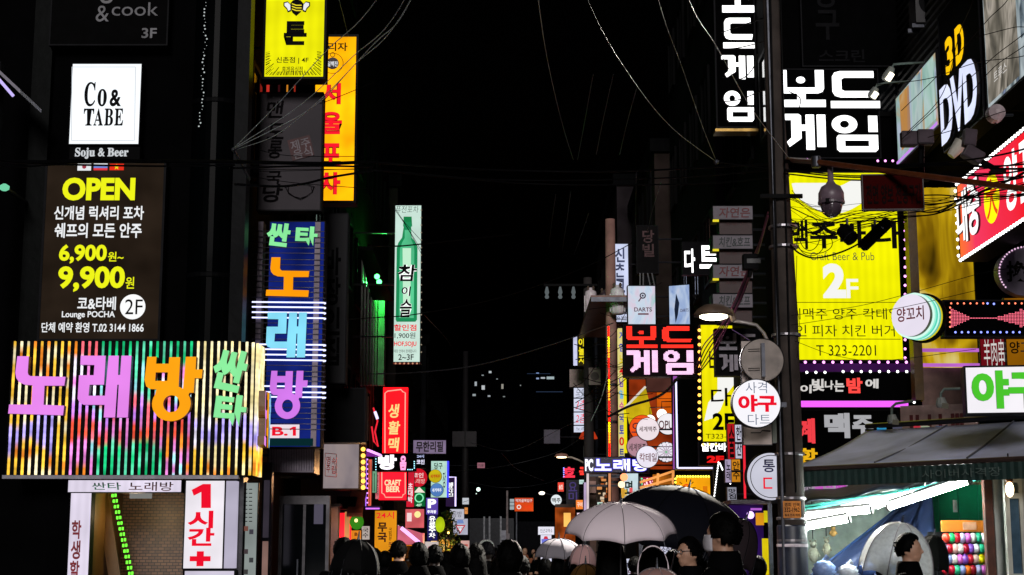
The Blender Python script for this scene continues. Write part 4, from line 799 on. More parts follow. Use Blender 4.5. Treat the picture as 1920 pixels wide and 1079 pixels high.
s = Sign('poster_lightbox', 'large slanted grey film poster panel at the upper right corner', 19.45, (1855, -140, 2010, 205), P2, .25, -90, mg=.03)
s.rect((.02, .3, .45, .98), poster('poster_print_face', ['#1c2022', '#7a7468', '#c8beb0', '#30363a'], .7, (0, 0, 1.2), 1.1), 'poster'); s.rect((.5, .1, .97, .8), poster('poster_print_crowd', ['#14181c', '#788894', '#c0ccd0'], .7, (0, 0, .1), 3), 'poster'); s.t('트루스', (.12, .84, .3, .9), gw, 0)
# red orange sign on the street wall
m_ = bpy.data.materials.new('glow_red_orange'); m_.use_nodes = True; nt = m_.node_tree; nt.nodes.clear()
o_ = nt.nodes.new('ShaderNodeOutputMaterial'); e_ = nt.nodes.new('ShaderNodeEmission'); e_.inputs[1].default_value = 1.05; tc = nt.nodes.new('ShaderNodeTexCoord'); gx = nt.nodes.new('ShaderNodeSeparateXYZ'); rp = nt.nodes.new('ShaderNodeValToRGB'); nz = nt.nodes.new('ShaderNodeTexNoise'); nz.inputs['Scale'].default_value = 1.1; mx = nt.nodes.new('ShaderNodeMath'); mx.operation = 'ADD'
nt.links.new(tc.outputs['Object'], gx.inputs[0]); nt.links.new(tc.outputs['Object'], nz.inputs['Vector']); nt.links.new(gx.outputs[0], mx.inputs[0]); nt.links.new(nz.outputs[0], mx.inputs[1])
mr = nt.nodes.new('ShaderNodeMapRange'); mr.inputs[1].default_value = .3; mr.inputs[2].default_value = 3.4; nt.links.new(mx.outputs[0], mr.inputs[0]); nt.links.new(mr.outputs[0], rp.inputs[0])
el = rp.color_ramp.elements; el[0].color = lin('#ff7a1a'); el[1].color = lin('#f01c22'); q = el.new(.3); q.color = lin('#f23a60')
nt.links.new(rp.outputs[0], e_.inputs[0]); nt.links.new(e_.outputs[0], o_.inputs[0])
s = Sign('lightbox_sign', 'slanted red and orange lightbox with white letters and a yellow disc at the right edge', 20.5, (1803, 345, 1960, 487), m_, .35, -90, mg=.03)
s.t('대', (.015, .12, .155, .84), WT, .03, dep=.03); s.t('중', (.165, .1, .325, .82), WT, .03, dep=.03); s.circ(.46, .5, 45, em('#f6e410', 1.3), 'emblem'); s.t('大', (.39, .25, .53, .75), em('#f0521c', 1.0), .02); s.t('양', (.62, .1, .78, .82), WT, .03); s.t('꼬', (.8, .1, .97, .82), WT, .03)
s.edge_bulbs(30, 9, 3.2, DOTW, 'tbl', .02)
# oval sign, red menu sign, LED arrow board, drum sign
s = Sign('oval_sign', 'dark violet oval sign with a Chinese character ringed by white dots', 19.4, (1872, 464, 1975, 556), None, 0, 0, mg=0); cx, cz = s.w / 2, s.h / 2
m = MB(); n = 40
m.add([(cx + cx * math.cos(2 * math.pi * k / n), y, cz + cz * math.sin(2 * math.pi * k / n)) for y in (-.02, .15) for k in range(n)], [tuple(range(n))[::-1]] + [(k, (k + 1) % n, (k + 1) % n + n, k + n) for k in range(n)] + [tuple(range(n, 2 * n))]); m.build('panel', dif('#6a5c72', .5), s.root)
s.t('換', (1887, 490, 1925, 530), dif('#140c10', .6), .03); s.bulbs([(1923 + 51 * math.cos(R(a)), 510 + 46 * math.sin(R(a))) for a in range(140, 285, 7)], 1.8, em('#e0b8d8', 1.2, 0, 0, False)); MB().box(s.w * .5, s.w * .5 + .05, .15, .25, s.h * .2, s.h * .8).build('bracket', STEEL, s.root)
s = Sign('menu_sign', 'dark red sign with white Chinese characters under the red dotted board', 19.8, (1840, 630, 1888, 690), em('#8a1420', .6, .4), .12, -14, mg=.01); s.t('羊肉串', (.12, .12, .92, .95), gw, 0)
s = Sign('menu_sign', 'amber lit small sign with dark letters right of the red Chinese character sign', 19.6, (1889, 560, 1960, 690), em('#b8740c', .6, .4), .12, -8, mg=.01); s.t('양고기', (1893, 640, 1950, 664), dif('#2a1a08', .5), .02); s.t('꼬치구이', (1893, 566, 1950, 600), REDINK, .02)
s = Sign('led_board', 'black dotted light board showing a red skewer shape, blue dots below', 18.6, (1773, 566, 1960, 630), DK, .16, mg=.02)
m = MB(); sc_ = s.sc
for i in range(52):
    for j in range(13):
        x = 1783 + i * 2.55 * 1.15; y = 581 + j * 2.7; dx = (x - 1783) / 155; k = abs(j - 6) / 6
        on = (dx < .26 and k < (1 - dx / .26) * 1.1) or (dx > .55 and dx < .82 and k < (dx - .5) / .4) or (dx >= .82 and k < 1.1 - (dx - .82) * 3) or j == 6
        if on and dx < 1: a, c = s.loc(x, y); m.disc((a, c), 1.0 * sc_, 1.0 * sc_, -.016, 6)
m.f = [f[::-1] for f in m.f]; m.build('led_matrix', em('#ff7088', 1.7, 0, 0, False), s.root)
s.bulbs([(1782 + 12 * i, 570) for i in range(13) if i not in (6, 7)] + [(1780, 578 + 9 * i) for i in range(5)], 1.8, DOTR); s.bulbs([(1850, 570), (1862, 571)] + [(1790 + 12 * i, 624) for i in range(11)], 2.1, DOTB)
s = Sign('drum_sign', 'white round drum sign with red letters and coloured neon rings on its side', 18.6, (1681, 556, 1741, 634), None, 0, -42, mg=0)
c = (s.w / 2, 0, s.h / 2); r = s.h / 2
MB().lathe([(r, -.02), (r * .98, -.03), (.001, -.03)], c, 48, 'y').build('panel', em('#ece4f4', 1.0, .1), s.root); MB().lathe([(r, .0), (r, .32), (r * .3, .32)], c, 48, 'y').build('drum', dif('#4a4a10', .3, .3), s.root)
for i, cc in enumerate(('#d8fff0', '#9af0d8', '#58d8b8', '#c8fff0', '#60c0a8', '#d8c820')):
    y = .04 + .04 * i; n = 40; MB().tube([(c[0] + (r + .015) * math.cos(2 * math.pi * k / n), y, c[2] + (r + .015) * math.sin(2 * math.pi * k / n)) for k in range(n + 1)], .014, 5, cap=False).build('neon_ring', em(cc, 1.0), s.root)
MB().lathe([(r + .05, .28), (r + .05, .33), (r - .02, .35)], c, 40, 'y').build('rim', BLACK, s.root); MB().tube([(c[0], .32, c[2]), (c[0] + .1, .5, c[2])], .06).build('arm', BLACK, s.root)
s.yy = -.032; s.t('양꼬치', (.08, .3, .93, .64), REDINK, .015)
t = thing('sign_bracket', 'black steel arm joining the drum sign to the dotted light board', 'bracket', (0, 0, 0)); a, b = at(1738, 598, 18.9), at(1774, 598, 18.7); MB().tube([a, b], .05, 8).build('bar', BLACK, t); MB().box(b.x - .03, b.x, 18.6, 18.8, b.z - .15, b.z + .15).build('flange', BLACK, t)
s = Sign('lightbox_sign', 'white lightbox with fat green letters above the stall awning', 17.6, (1814, 690, 1965, 775), em('#f4f0f6', 1.05, .1), .25, -9, mg=.02)
SIDE = dif('#0c2a10', .5)
s.t('야구', (.06, .08, .98, .92), em('#4cc82e', 1.0, .1), .05, dep=.035, name='channel_letter')
SIDE = dif('#2a2224', .4)
# wall lamps with arms, floodlights, horn, CCTV
def arm_lamp(label, pts, Y, head_a, head_b, glow):
    t = thing('arm_lamp', label, 'lamp', (0, 0, 0)); MB().tube([at(x, y, Y) for x, y in pts], .018, 8).build('arm', dif('#7a8a84', .4, .4), t)
    a, b = at(*head_a, Y), at(*head_b, Y); MB().tube([a, a.lerp(b, .7), b], [.05, .075, .06], 10).build('lamp_head', dif('#8a8f8a', .4), t); MB().tube([a.lerp(b, .45) + Vector((.03, -.06, -.02)), b + Vector((.02, -.05, -.02))], .045, 8).build('lens', em('#fff4d8', glow), t)
arm_lamp('upper arm lamp pointing down at the slanted pale poster panel', [(1734, 118), (1700, 119), (1676, 121), (1671, 130)], 22.5, (1672, 128), (1660, 150), 2.5)
arm_lamp('lower arm lamp below another, pointing at the slanted pale poster panel', [(1706, 153), (1660, 156), (1644, 160), (1641, 168)], 23.5, (1642, 166), (1633, 183), 2.5)
arm_lamp('arm lamp with a pale flask head over the stall awning, left one', [(1712, 752), (1680, 757), (1672, 764), (1672, 780)], 20.5, (1672, 778), (1674, 794), 0.05)
arm_lamp('arm lamp with a pale flask head over the stall awning, nearer the green lettered lightbox', [(1800, 729), (1770, 730), (1764, 738), (1764, 748)], 19.5, (1764, 746), (1766, 764), 0.05)
def flood(label, Y, boxes, post):
    t = thing('floodlight', label, 'floodlight', (0, 0, 0)); m_ = dif('#4a4046', .5)
    for (x0, y0, x1, y1, rz) in boxes:
        a, b = at(x0, y1, Y), at(x1, y0, Y); w_, h_ = (b.x - a.x) / 2, (b.z - a.z) / 2; mb = MB(); mb.box(-w_, w_, -.05, .07, -h_, h_); mb.box(-w_ * .8, w_ * .8, .07, .12, -h_ * .8, h_ * .8)
        o = mb.build('housing', m_, t, loc=((a.x + b.x) / 2, Y, (a.z + b.z) / 2)); o.rotation_euler = (0, rz, 0)
        bv = o.modifiers.new('edge', 'BEVEL'); bv.width = .015; bv.segments = 2
        g_ = MB().box(-w_ * .85, w_ * .85, -.058, -.05, -h_ * .85, h_ * .85).build('lens', dif('#574c54', .15), t, loc=o.location); g_.rotation_euler = (0, rz, 0)
    MB().tube([at(x, y, Y + .1) for x, y in post], .035, 8).build('post', BLACK, t); q = at(post[-1][0], post[-1][1], Y + .1); MB().box(q.x - .08, q.x + .08, q.y - .05, q.y + .05, q.z - .03, q.z).build('foot', BLACK, t)
flood('upright pair of square dark floodlights on a black post before the pale poster', 16.5, [(1690, 247, 1718, 275, 0), (1720, 244, 1749, 272, 0)], [(1728, 258), (1727, 300), (1728, 335)])
flood('tilted pair of dark floodlights below the slanted DVD letters', 16.5, [(1807, 243, 1829, 276, .15), (1806, 278, 1843, 303, .55)], [(1818, 262), (1835, 300), (1870, 320)])
t = thing('spotlight', 'small white spotlight head below the film poster at the right edge', 'spotlight', at(1865, 215, 18)); MB().lathe([(.03, -.14), (.1, -.1), (.11, .02), (.08, .05)], (0, 0, 0), 16, 'y').build('housing', dif('#b8a8ac', .4), t); MB().tube([(0, 0, .1), (.06, .02, .0), (0, 0, -.12)], .012).build('yoke', STEEL, t); MB().tube([(0, .05, 0), (.25, .1, .02)], .018).build('arm', STEEL, t)
t = thing('spotlight', 'white tilted spotlight head under the slanted DVD letters', 'spotlight', at(1790, 281, 18)); MB().tube([(-.05, 0, -.08), (.08, -.02, .08)], [.05, .09], 12).build('housing', dif('#c8c4b8', .4), t); MB().tube([(.02, .04, .08), (.2, .06, .1)], .014).build('arm', STEEL, t)
t = thing('security_camera', 'white dome security camera hanging from the steel bar in front of the yellow lightbox', 'camera', at(1557, 330, 17.2))
MB().lathe([(.03, .1), (.035, -.06), (.06, -.1), (.11, -.13), (.142, -.2), (.145, -.3), (.13, -.31)], (0, 0, 0), 28).build('housing', dif('#7c6a76', .4), t, True); MB().lathe([(.125, -.31), (.12, -.36), (.1, -.43), (.05, -.475), (.01, -.48)], (0, 0, 0), 28).build('dome', dif('#584a54', .12), t, True); MB().lathe([(.148, -.295), (.15, -.3), (.15, -.325), (.14, -.33)], (0, 0, 0), 28).build('ring', dif('#6a5c66', .4), t); MB().box(-.09, -.04, -.14, -.1, -.34, -.29).build('lens_slot', BLACK, t)
# steel bar with the red traffic board
t = thing('sign_gantry', 'rusty steel bar reaching out from the pole over the stall', 'bracket', (0, 0, 0)); MB().tube([at(1478, 300, 18.9), at(1530, 304, 17.3), at(1700, 326, 16.2), at(1960, 360, 14.8)], .032, 10).build('bar', dif('#8a4a2a', .35, .6), t); MB().lathe([(.05, 0), (.055, .01), (.055, .12), (.05, .13)], at(1530, 305, 17.3) - Vector((0, 0, .06)), 14).build('clamp', STEEL, t)
s = Sign('traffic_board', 'dark red unlit board with black letters hanging under the steel bar', 16.5, (1619, 330, 1731, 393), dif('#3c0605', .9, 0, .3, 3, spec=.05), .05, -3, mg=.012, cab=dif('#2a0808', .5)); s.t('전면 양보 전용구간', (1624, 346, 1726, 384), dif('#100404', .6), .02)
# utility pole with fittings
PX = at(1476, 700, 19)
t = thing('utility_pole', 'thick dark concrete utility pole with navy sleeve and steel bands', 'pole', (PX.x, 19, 0))
MB().tube([(0, 0, 0.02), (0, 0, 4.5), (-.05, 0, 7), (-.09, 0, 12)], [.172, .15, .115, .085], 24).build('shaft', dif('#463e3a', .8, 0, .5, 3, .6, spec=.2), t, True)
MB().lathe([(.18, .03), (.185, .04), (.18, 1.9), (.172, 1.92)], (0, 0, 0), 24).build('sleeve', dif('#141c30', .45, 0, .3, 8), t, True)
for z in (1.72, 1.98, 2.22, 2.75, 4.2, 5.3, 5.55): MB().lathe([(.176, z), (.181, z + .005), (.181, z + .03), (.176, z + .035)], (0, 0, 0), 24).build('steel_band', dif('#9a969c', .35, .7), t)
MB().lathe([(.187, 1.66), (.189, 1.665), (.189, 1.69), (.187, 1.695)], (0, 0, 0), 24).build('white_tape', dif('#d8ccd8', .5), t)
o = MB().box(-.13, .08, -.196, -.186, 2.0, 2.2).build('sticker', dif('#e88a14', .5), t)
for tx, z0, z1 in (('경희 인력', 2.135, 2.18), ('332-1962', 2.07, 2.125), ('월세 전세 매매', 2.02, 2.05)):
    vs, fs = textgeo(tx, .02); MB().add([(-.115 + .18 * u, -.1985, z0 + (z1 - z0) * v) for u, v in vs], fs).build('lettering', INK, t)
MB().box(-.24, -.17, -.12, .0, 2.9, 3.35).build('junction_box', dif('#6c7468', .5), t); MB().tube([(-.13, -.13, .02), (-.12, -.12, 5), (-.13, -.08, 9)], .022).build('conduit', STEEL, t); MB().tube([(-.1, -.165, 2.3), (-.12, -.16, 5), (-.1, -.15, 9)], .014).build('cable', BLACK, t); MB().tube([(.03, -.185, 2.3), (.0, -.18, 4), (.03, -.16, 9)], .012).build('cable', BLACK, t)
for z in (5.9,): MB().box(-.3, .22, -.2, -.16, z, z + .05).build('cross_arm', BLACK, t)
# round sign on the pole, grey disc backs and metal plates
s = Sign('round_sign', 'large white round sign with red and blue letters mounted on the concrete pole', 18.3, (1375, 712, 1464, 802), em('#f6f4fa', 1.05, .06), .14, disc=True, mg=.012)
BLI = dif('#1a5a9a', .5, bump=0)
s.t('사격', (1398, 717, 1437, 738), BLI, -.008); s.t('야구', (1384, 741, 1455, 773), RED, .045); s.t('다트', (1402, 777, 1444, 797), BLI, -.008); MB().box(s.w / 2, s.w + .1, .14, .2, s.h * .45, s.h * .55).build('bracket', STEEL, s.root)
s = Sign('round_sign', 'unlit back of a pale round sign above the white round sign', 18.6, (1390, 636, 1470, 716), dif('#9c9088', .5), .1, disc=True, mg=.01); MB().box(s.w * .46, s.w * .54, -.1, -.03, .05, s.h * .88).build('mounting_bar', STEEL, s.root)
for z in (.25, .7): s.lines([((1402, 636 + z * 80), (1424, 635 + z * 80)), ((1402, 640 + z * 80), (1424, 639 + z * 80))], 1.3, dif('#3a3634', .5), 'slot')
s = Sign('metal_plate', 'grey metal back plate on the pole behind the round signs', 18.75, (1394, 640, 1447, 834), dif('#c8b8b0', .5, 0, .3, 3), .04, mg=.008); s.line([(1407, 812), (1425, 812), (1428, 808), (1444, 809)], 2.2, BLACK, 'hinge')
s = Sign('round_sign', 'large white round sign cut by the pole, low beside the black umbrella', 19.4, (1402, 850, 1490, 938), em('#dcdcec', .85, .2), .16, disc=True, mg=.016); s.t('통', (1430, 862, 1452, 886), dif('#22206a', .5), .02); s.rect((1431, 896, 1447, 917), RED, 'lettering'); s.rect((1434, 899, 1447, 914), em('#dcdcec', .85, .2), 'panel'); s.ring(1446, 894, 40, 1.5, dif('#1a1a2a', .5))
# street lamp on the pole
t = thing('street_lamp', 'lit street lamp head on a curved arm from the concrete pole', 'street lamp', (0, 0, 0)); Y = 18.8
MB().tube([at(x, y, Y) for x, y in ((1456, 690), (1444, 650), (1432, 625), (1418, 610), (1395, 605), (1375, 602))], .022, 8).build('arm', dif('#b8b0ac', .4, .4), t, True)
a = at(1338, 588, Y); m = MB(); m.lathe([(.005, .105), (.12, .1), (.2, .05), (.235, 0.0), (.24, -.03)], a, 28); m.build('lamp_shade', dif('#6a5648', .5), t, True); MB().lathe([(.01, -.035), (.17, -.03), (.17, -.05), (.12, -.07), (.01, -.075)], a, 24).build('bulb', em('#fff2d0', 9), t); spl = bpy.data.lights.new('lamp_light', 'SPOT'); spl.energy = 7500; spl.spot_size = R(120); spl.spot_blend = .6; spl.shadow_soft_size = .15; spl.color = (1, .93, .82)
spo = bpy.data.objects.new('lamp_light', spl); COL.objects.link(spo); spo.parent = t; spo.location = a + Vector((0, -.05, -.12)); spo.rotation_euler = (R(-48), 0, R(-12))
MB().tube([a + Vector((.2, 0, .05)), at(1376, 602, Y)], .035).build('neck', dif('#6a5648', .5), t)
t = thing('street_lamp', 'distant street lamp with a glowing oval head near the narrow signs', 'street lamp', (0, 0, 0)); Y = 46
MB().tube([at(x, y, Y) for x, y in ((1098, 870), (1085, 863), (1072, 858), (1060, 857))], .03).build('arm', dif('#c8b8a8', .4), t, True); a = at(1053, 855, Y); MB().lathe([(.02, .08), (.16, .05), (.2, 0), (.19, -.03)], a, 18).build('lamp_shade', dif('#c89080', .5), t, True); MB().lathe([(.15, -.032), (.13, -.06), (.01, -.07)], a, 16).build('bulb', em('#ffe0b0', 5), t); q = at(1098, 870, Y); MB().tube([(q.x, Y, .1), q], .05, 8).build('post', STEEL, t)
t = thing('street_lamp', 'farthest small street lamp with a long thin arm beside the white round sign', 'street lamp', (0, 0, 0)); Y = 66
MB().tube([at(x, y, Y) for x, y in ((1046, 930), (1032, 928), (1020, 925))], .03).build('arm', STEEL, t); MB().ball(at(1016, 925, Y), (.13, .13, .07), 14, 0, 8).build('bulb', em('#fff0d8', 3), t); q = at(1046, 930, Y); MB().tube([(q.x, Y, .1), q], .05).build('post', STEEL, t)
t = thing('street_lamp', 'distant round bluish white lamp hanging over the middle of the street', 'street lamp', (0, 0, 0)); MB().ball(at(897, 918, 80), .1, 12, 0, 8).build('bulb', em('#d8f4e8', 2.5), t); q = at(893, 926, 80); MB().ball(q, .03, 6, 0, 4).build('small_bulb', em('#d8f4e8', 1.2), t); a = at(897, 917, 80); MB().tube([a + Vector((0, 0, .1)), a + Vector((0, 0, .3)), a + Vector((-1.3, 0, .35)), (a.x - 1.3, 80, .05)], .03).build('post', BLACK, t)
# dark stacked wall signs
for i, (tx, y0, mt, lb) in enumerate((('자연은', 387, DARKRED, 'top dim white panel with red brush letters in the dark stacked wall signs'), ('치킨&호프', 442, dif('#16262a', .5), 'second dim white panel from the top in the dark stacked wall signs'), ('자연은', 497, DARKRED, 'third dim white panel in the dark stacked wall signs, crossed by a pink lit cable'), ('치킨&호프', 552, dif('#16262a', .5), 'lowest dim white panel in the dark stacked wall signs'))):
    s = Sign('panel_sign', lb, 26.0, (1337, y0, 1411, y0 + 25), dif('#7a727e', .5, 0, .3, 3), .4, mg=.01, wall=4.4, n_br=1, group='stacked wall signs'); s.t(tx, (1348, y0 + 3, 1406, y0 + 22), mt, .02, shear=.1)
    s.rect((1336, y0 + 26, 1347, y0 + 30), em('#e8d830', 1.0), 'lit_edge', .03)
    s = Sign('panel_sign', lb.replace('dim white panel', 'dark red panel').replace(' with red brush letters', '').replace('crossed by a pink lit cable', 'under the pale panel').replace('top dark', 'topmost dark'), 26.1, (1349, y0 + 27, 1410, y0 + 53), dif('#3a0a0c', .5, 0, .3, 2), .3, mg=.01, wall=4.4, n_br=1, group='stacked red panels'); s.t('숯불구이', (1360, y0 + 31, 1404, y0 + 36), dif('#5a1416', .5), 0)
# white letters on the purple building
s = Sign('letter_sign', 'two white glowing letters on the dark purple wall left of the stacked panels', 30.5, (1280, 455, 1350, 515), dif('#0c0a10', .5), .15, mg=.01, wall=4.5, n_br=1)
s.t('다', (1283, 468, 1302, 513), W1, .03, dep=.05); s.t('트', (1311, 462, 1346, 505), W1, .035, dep=.05)
s = Sign('poster_lightbox', 'pale blue square poster lightbox with a round target above the red dot matrix sign', 34.6, (1178, 537, 1229, 611), poster('poster_print_blue', ['#b8d0f0', '#d8e8f8', '#e8d8ec', '#a8dcd8'], .85, (0, 0, .9), 2), .2, mg=.015, wall=4.2)
s.ring(1205, 555, 6, 2.4, dif('#2a1a4a', .5)); s.circ(1205, 555, 2, dif('#2a1a4a', .5)); s.line([(1197, 566), (1202, 559)], 2.2, dif('#8a2040', .5)); s.t('DARTS', (1189, 577, 1222, 585), dif('#7a2a4a', .5), .02); s.rect((1196, 588, 1216, 591), dif('#b05a70', .5), 'lettering')
s = Sign('poster_lightbox', 'pale blue poster lightbox with a dark blue dart shape below the two white letters', 34.2, (1256, 537, 1294, 611), poster('poster_print_sky', ['#7a9ad8', '#c0d4f4', '#e8e4f0'], .8, (0, 0, .9), 2), .2, -25, mg=.015, wall=4.4); s.poly([(.35, .2), (.5, .45), (.42, .75), (.3, .95), (.25, .6)], dif('#1c3a6a', .5)); s.t('DARTS', (.55, .6, .95, .68), dif('#8a5a7a', .5), .01)
s = Sign('vertical_sign', 'bluish white vertical lightbox with blue letters behind the transformers', 44, (1150, 458, 1179, 604), em('#d4dcfa', .95, .2), .25, mg=.02, wall=3.8); s.t('신촌고기', (1154, 466, 1171, 580), dif('#2a4a9a', .5), .03, vert=True); s.t('323-3339', (1152, 594, 1178, 601), INK, .02)
s = Sign('vertical_sign', 'dark unlit vertical sign with dull red letters above the pale blue target poster', 36, (1195, 425, 1234, 512), dif('#0d0a0c', .5), .25, mg=.02, wall=4.0); s.t('당빌', (1205, 432, 1226, 484), dif('#4a1c20', .6), .02, vert=True); 
for x in (1200, 1206, 1214, 1222): s.line([(x, 513), (x + (5 if x > 1210 else 0), 536)], 3, dif('#8a8a8c', .4, .4), 'strut')
# big red / pink dot matrix sign
s = Sign('led_sign', 'red and pink dot matrix sign with big block letters over the street', 34.0, (1171, 610, 1305, 705), dif('#14060c', .5), .3, mg=.02, wall=4.2)
LD = {q: MB() for q in ('bo', 'deu', 'ge', 'im')}; LB = {q: MB() for q in LD}; nx, ny = 62, 44; x0, z0, x1, z1 = 0, 0, s.w, s.h
boxes = (('bo', .03, .03, .46, .46, 0), ('deu', .52, .03, .97, .46, 0), ('ge', .03, .5, .47, .98, 1), ('im', .54, .5, .96, .98, 1))
for i in range(nx):
    for j in range(ny):
        u, v = (i + .5) / nx, (j + .5) / ny
        for gl, a, b, c, d, k in boxes:
            if a <= u <= c and b <= v <= d and inside(GL[gl], (u - a) / (c - a), (v - b) / (d - b)):
                p = (u * s.w, (1 - v) * s.h); h_ = s.w / nx * .39
                LD[gl].add([(p[0] - h_, -.0165, p[1] - h_), (p[0] + h_, -.0165, p[1] - h_), (p[0] + h_, -.0165, p[1] + h_), (p[0] - h_, -.0165, p[1] + h_)], [(0, 1, 2, 3)])
                g_ = s.w / nx * .5; LB[gl].add([(p[0] - g_, -.0145, p[1] - g_), (p[0] + g_, -.0145, p[1] - g_), (p[0] + g_, -.0145, p[1] + g_), (p[0] - g_, -.0145, p[1] + g_)], [(0, 1, 2, 3)])
for gl in ('bo', 'deu', 'ge', 'im'):
    k = gl in ('ge', 'im'); LD[gl].build('led_letter', em('#ffe6fa', 1.4) if k else em('#ff3626', 1.7), s.root); LB[gl].build('led_backing', em('#e838c0', .9, 0, 0, False) if k else em('#d40c14', .9, 0, 0, False), s.root)
# second yellow beer sign with bulbs, grey board
s = Sign('lightbox_sign', 'yellow vertical lightbox with black 2F seen half hidden behind the round sign, orange bulbs', 30.4, (1318, 610, 1400, 828), em('#f2e608', 1.05, .12, 2), .25, mg=.02, wall=4.4)
s.poly([(1320, 790), (1328, 755), (1345, 735), (1345, 705), (1382, 702), (1384, 712), (1362, 740), (1350, 770), (1335, 785)], hw_, 'picture'); s.poly([(1352, 700), (1384, 702), (1386, 720), (1360, 716)], hw_, 'picture')
s.t('다', (1333, 728, 1370, 762), INK, .012); s.t('2F', (1336, 775, 1376, 807), INK, .03); s.t('T323-2201', (1323, 814, 1392, 823), INK, 0); s.t('바', (1330, 655, 1350, 702), INK, .01); s.t('맥', (1330, 600, 1362, 612), INK, .02)
s.bulbs([(1311, 620 + 13.5 * i) for i in range(16)], 3.2, DOTO)
s = Sign('letter_sign', 'dark board with dull grey block letters in front of the yellow bulb edged lightbox', 27, (1343, 618, 1426, 704), dif('#0b0b0d', .5), .2, mg=.015, wall=4.6)
gb = dif('#aaa2b0', .5); s.g('bo', (1347, 626, 1380, 658), gb); s.g('deu', (1387, 628, 1418, 658), gb); s.g('ge', (1348, 666, 1382, 698), gb)
s = Sign('letter_sign', 'black sign with white letters and red 2F under the yellow bulb edged lightbox', 30.2, (1312, 829, 1366, 872), DK, .2, mg=.01, wall=4.4); s.t('알칸바', (1315, 831, 1362, 847), W1, .035); s.t('2F', (1325, 855, 1357, 868), em('#f01818', 1.0), .06); s.bulbs([(1318 + 12 * i, 834) for i in range(3)], 2.2, DOTO)
s = Sign('board_sign', 'large black board edged with white violet light tubes over the sun sign', 31, (1270, 712, 1313, 878), DK, .3, mg=.02, wall=4.5)
NV = em('#d8d4ff', 1.6)
MB().tube([(0, -.03, s.h), (.0, -.03, 0)], .018).build('neon_tube', NV, s.root); MB().tube([(0, -.03, .0), (1.05, -.03, .0)], .018).build('neon_tube', NV, s.root); MB().box(-.03, s.w + .6, .0, .25, -.03, .0).build('shelf', STEEL, s.root); MB().box(s.w + .03, s.w + .62, .02, .25, .02, s.h * .12).build('cabinet', DK, s.root)
# round signs cluster
disc_t = [((1181, 778, 1228, 827), '#f4561a', '오', (1184, 793, 1202, 812), REDINK, 'orange round sign half hidden behind a white one in the round sign cluster', 36.6),
 ((1194, 784, 1236, 826), '#f4e6ec', '세계맥주', (1198, 800, 1231, 810), DARKRED, 'white round sign with thin red letters, middle of the round sign cluster', 36.0),
 ((1233, 774, 1272, 817), '#f4f0f4', 'OPU', (1235, 789, 1262, 805), REDINK, 'white round sign with red Latin letters at the right of the cluster', 36.4),
 ((1176, 818, 1214, 857), '#b88a98', '세계맥주', (1179, 832, 1211, 846), dif('#3a1420', .5), 'dim mauve round sign with dark letters in the round sign cluster', 36.2),
 ((1194, 837, 1234, 877), '#f2ecfa', '칵테일', (1199, 850, 1231, 866), REDINK, 'white round sign with red letters, lowest of the round sign cluster', 35.7)]
for b, c, tx, tb, mt, lb, Y in disc_t:
    s = Sign('round_sign', lb, Y, b, em(c, 1.0, .12), .14, disc=True, mg=.01, wall=4.0, n_br=1); s.t(tx, tb, mt, .012)
s = Sign('round_sign', 'round dartboard sign at the right of the round sign cluster', 36.3, (1231, 827, 1268, 869), em('#f4f0fa', .95, .1), .14, disc=True, mg=.01, wall=4.0, n_br=1)
c = (1249, 848); s.lines([((c[0] + 3 * math.cos(R(a)), c[1] + 3 * math.sin(R(a))), (c[0] + 15 * math.cos(R(a)), c[1] + 15 * math.sin(R(a)))) for a in range(0, 360, 30)], 1.5, hemi('#a890a8'), 'wire')
s.bulbs([(c[0] + 16.5 * math.cos(R(a)), c[1] + 18 * math.sin(R(a))) for a in range(0, 360, 24)], 1.3, INK, 'number', -.004); s.circ(c[0], c[1], 2.5, hemi('#80b890'))
for i, (x, y, lb) in enumerate(((1219, 788, 'glowing white globe lamp left of two above the round sign cluster'), (1241, 777, 'glowing white globe lamp above the sign with red Latin letters'))):
    t = thing('globe_lamp', lb, 'lamp', at(x, y, 37)); MB().ball((0, 0, 0), .12, 18, 0, 12).build('globe', em('#fff0e0', 2.2), t, True); MB().tube([(0, 0, .12), (0, .05, .3), (.5, .1, .32)], .012).build('arm', STEEL, t)
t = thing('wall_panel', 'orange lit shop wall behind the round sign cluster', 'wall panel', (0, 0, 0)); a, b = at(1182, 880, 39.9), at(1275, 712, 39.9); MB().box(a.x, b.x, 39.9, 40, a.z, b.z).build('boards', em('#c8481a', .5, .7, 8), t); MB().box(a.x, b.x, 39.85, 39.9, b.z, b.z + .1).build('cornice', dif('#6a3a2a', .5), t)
t = thing('tent_roof', 'slanted yellow striped awning behind the round sign cluster', 'awning', (0, 0, 0)); a = [at(x, y, Y) for x, y, Y in ((1172, 765, 39), (1210, 726, 38.4), (1222, 775, 38.4), (1184, 812, 39))]; MB().add(a + [p + Vector((.02, .15, 0)) for p in a], [(3, 2, 1, 0), (4, 5, 6, 7), (0, 1, 5, 4), (1, 2, 6, 5), (2, 3, 7, 6), (3, 0, 4, 7)]).build('fabric', em('#e8c818', .8, .4, 9), t); MB().tube([a[0], a[1]], .03).build('front_rail', em('#f0e8d8', .8), t)
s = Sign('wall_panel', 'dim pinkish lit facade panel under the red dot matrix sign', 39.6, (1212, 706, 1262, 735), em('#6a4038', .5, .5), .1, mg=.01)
s = Sign('neon_sign', 'blue glowing white karaoke letters low over the right side of the street', 37.0, (1096, 858, 1218, 886), dif('#16104a', .4), .25, mg=.015, wall=4.0, n_br=1)
nb = em('#f0f0ff', 1.5, .1); s.t('PC', (1097, 861, 1112, 884), nb, .05); bb = em('#3a30f0', 1.2, .3)
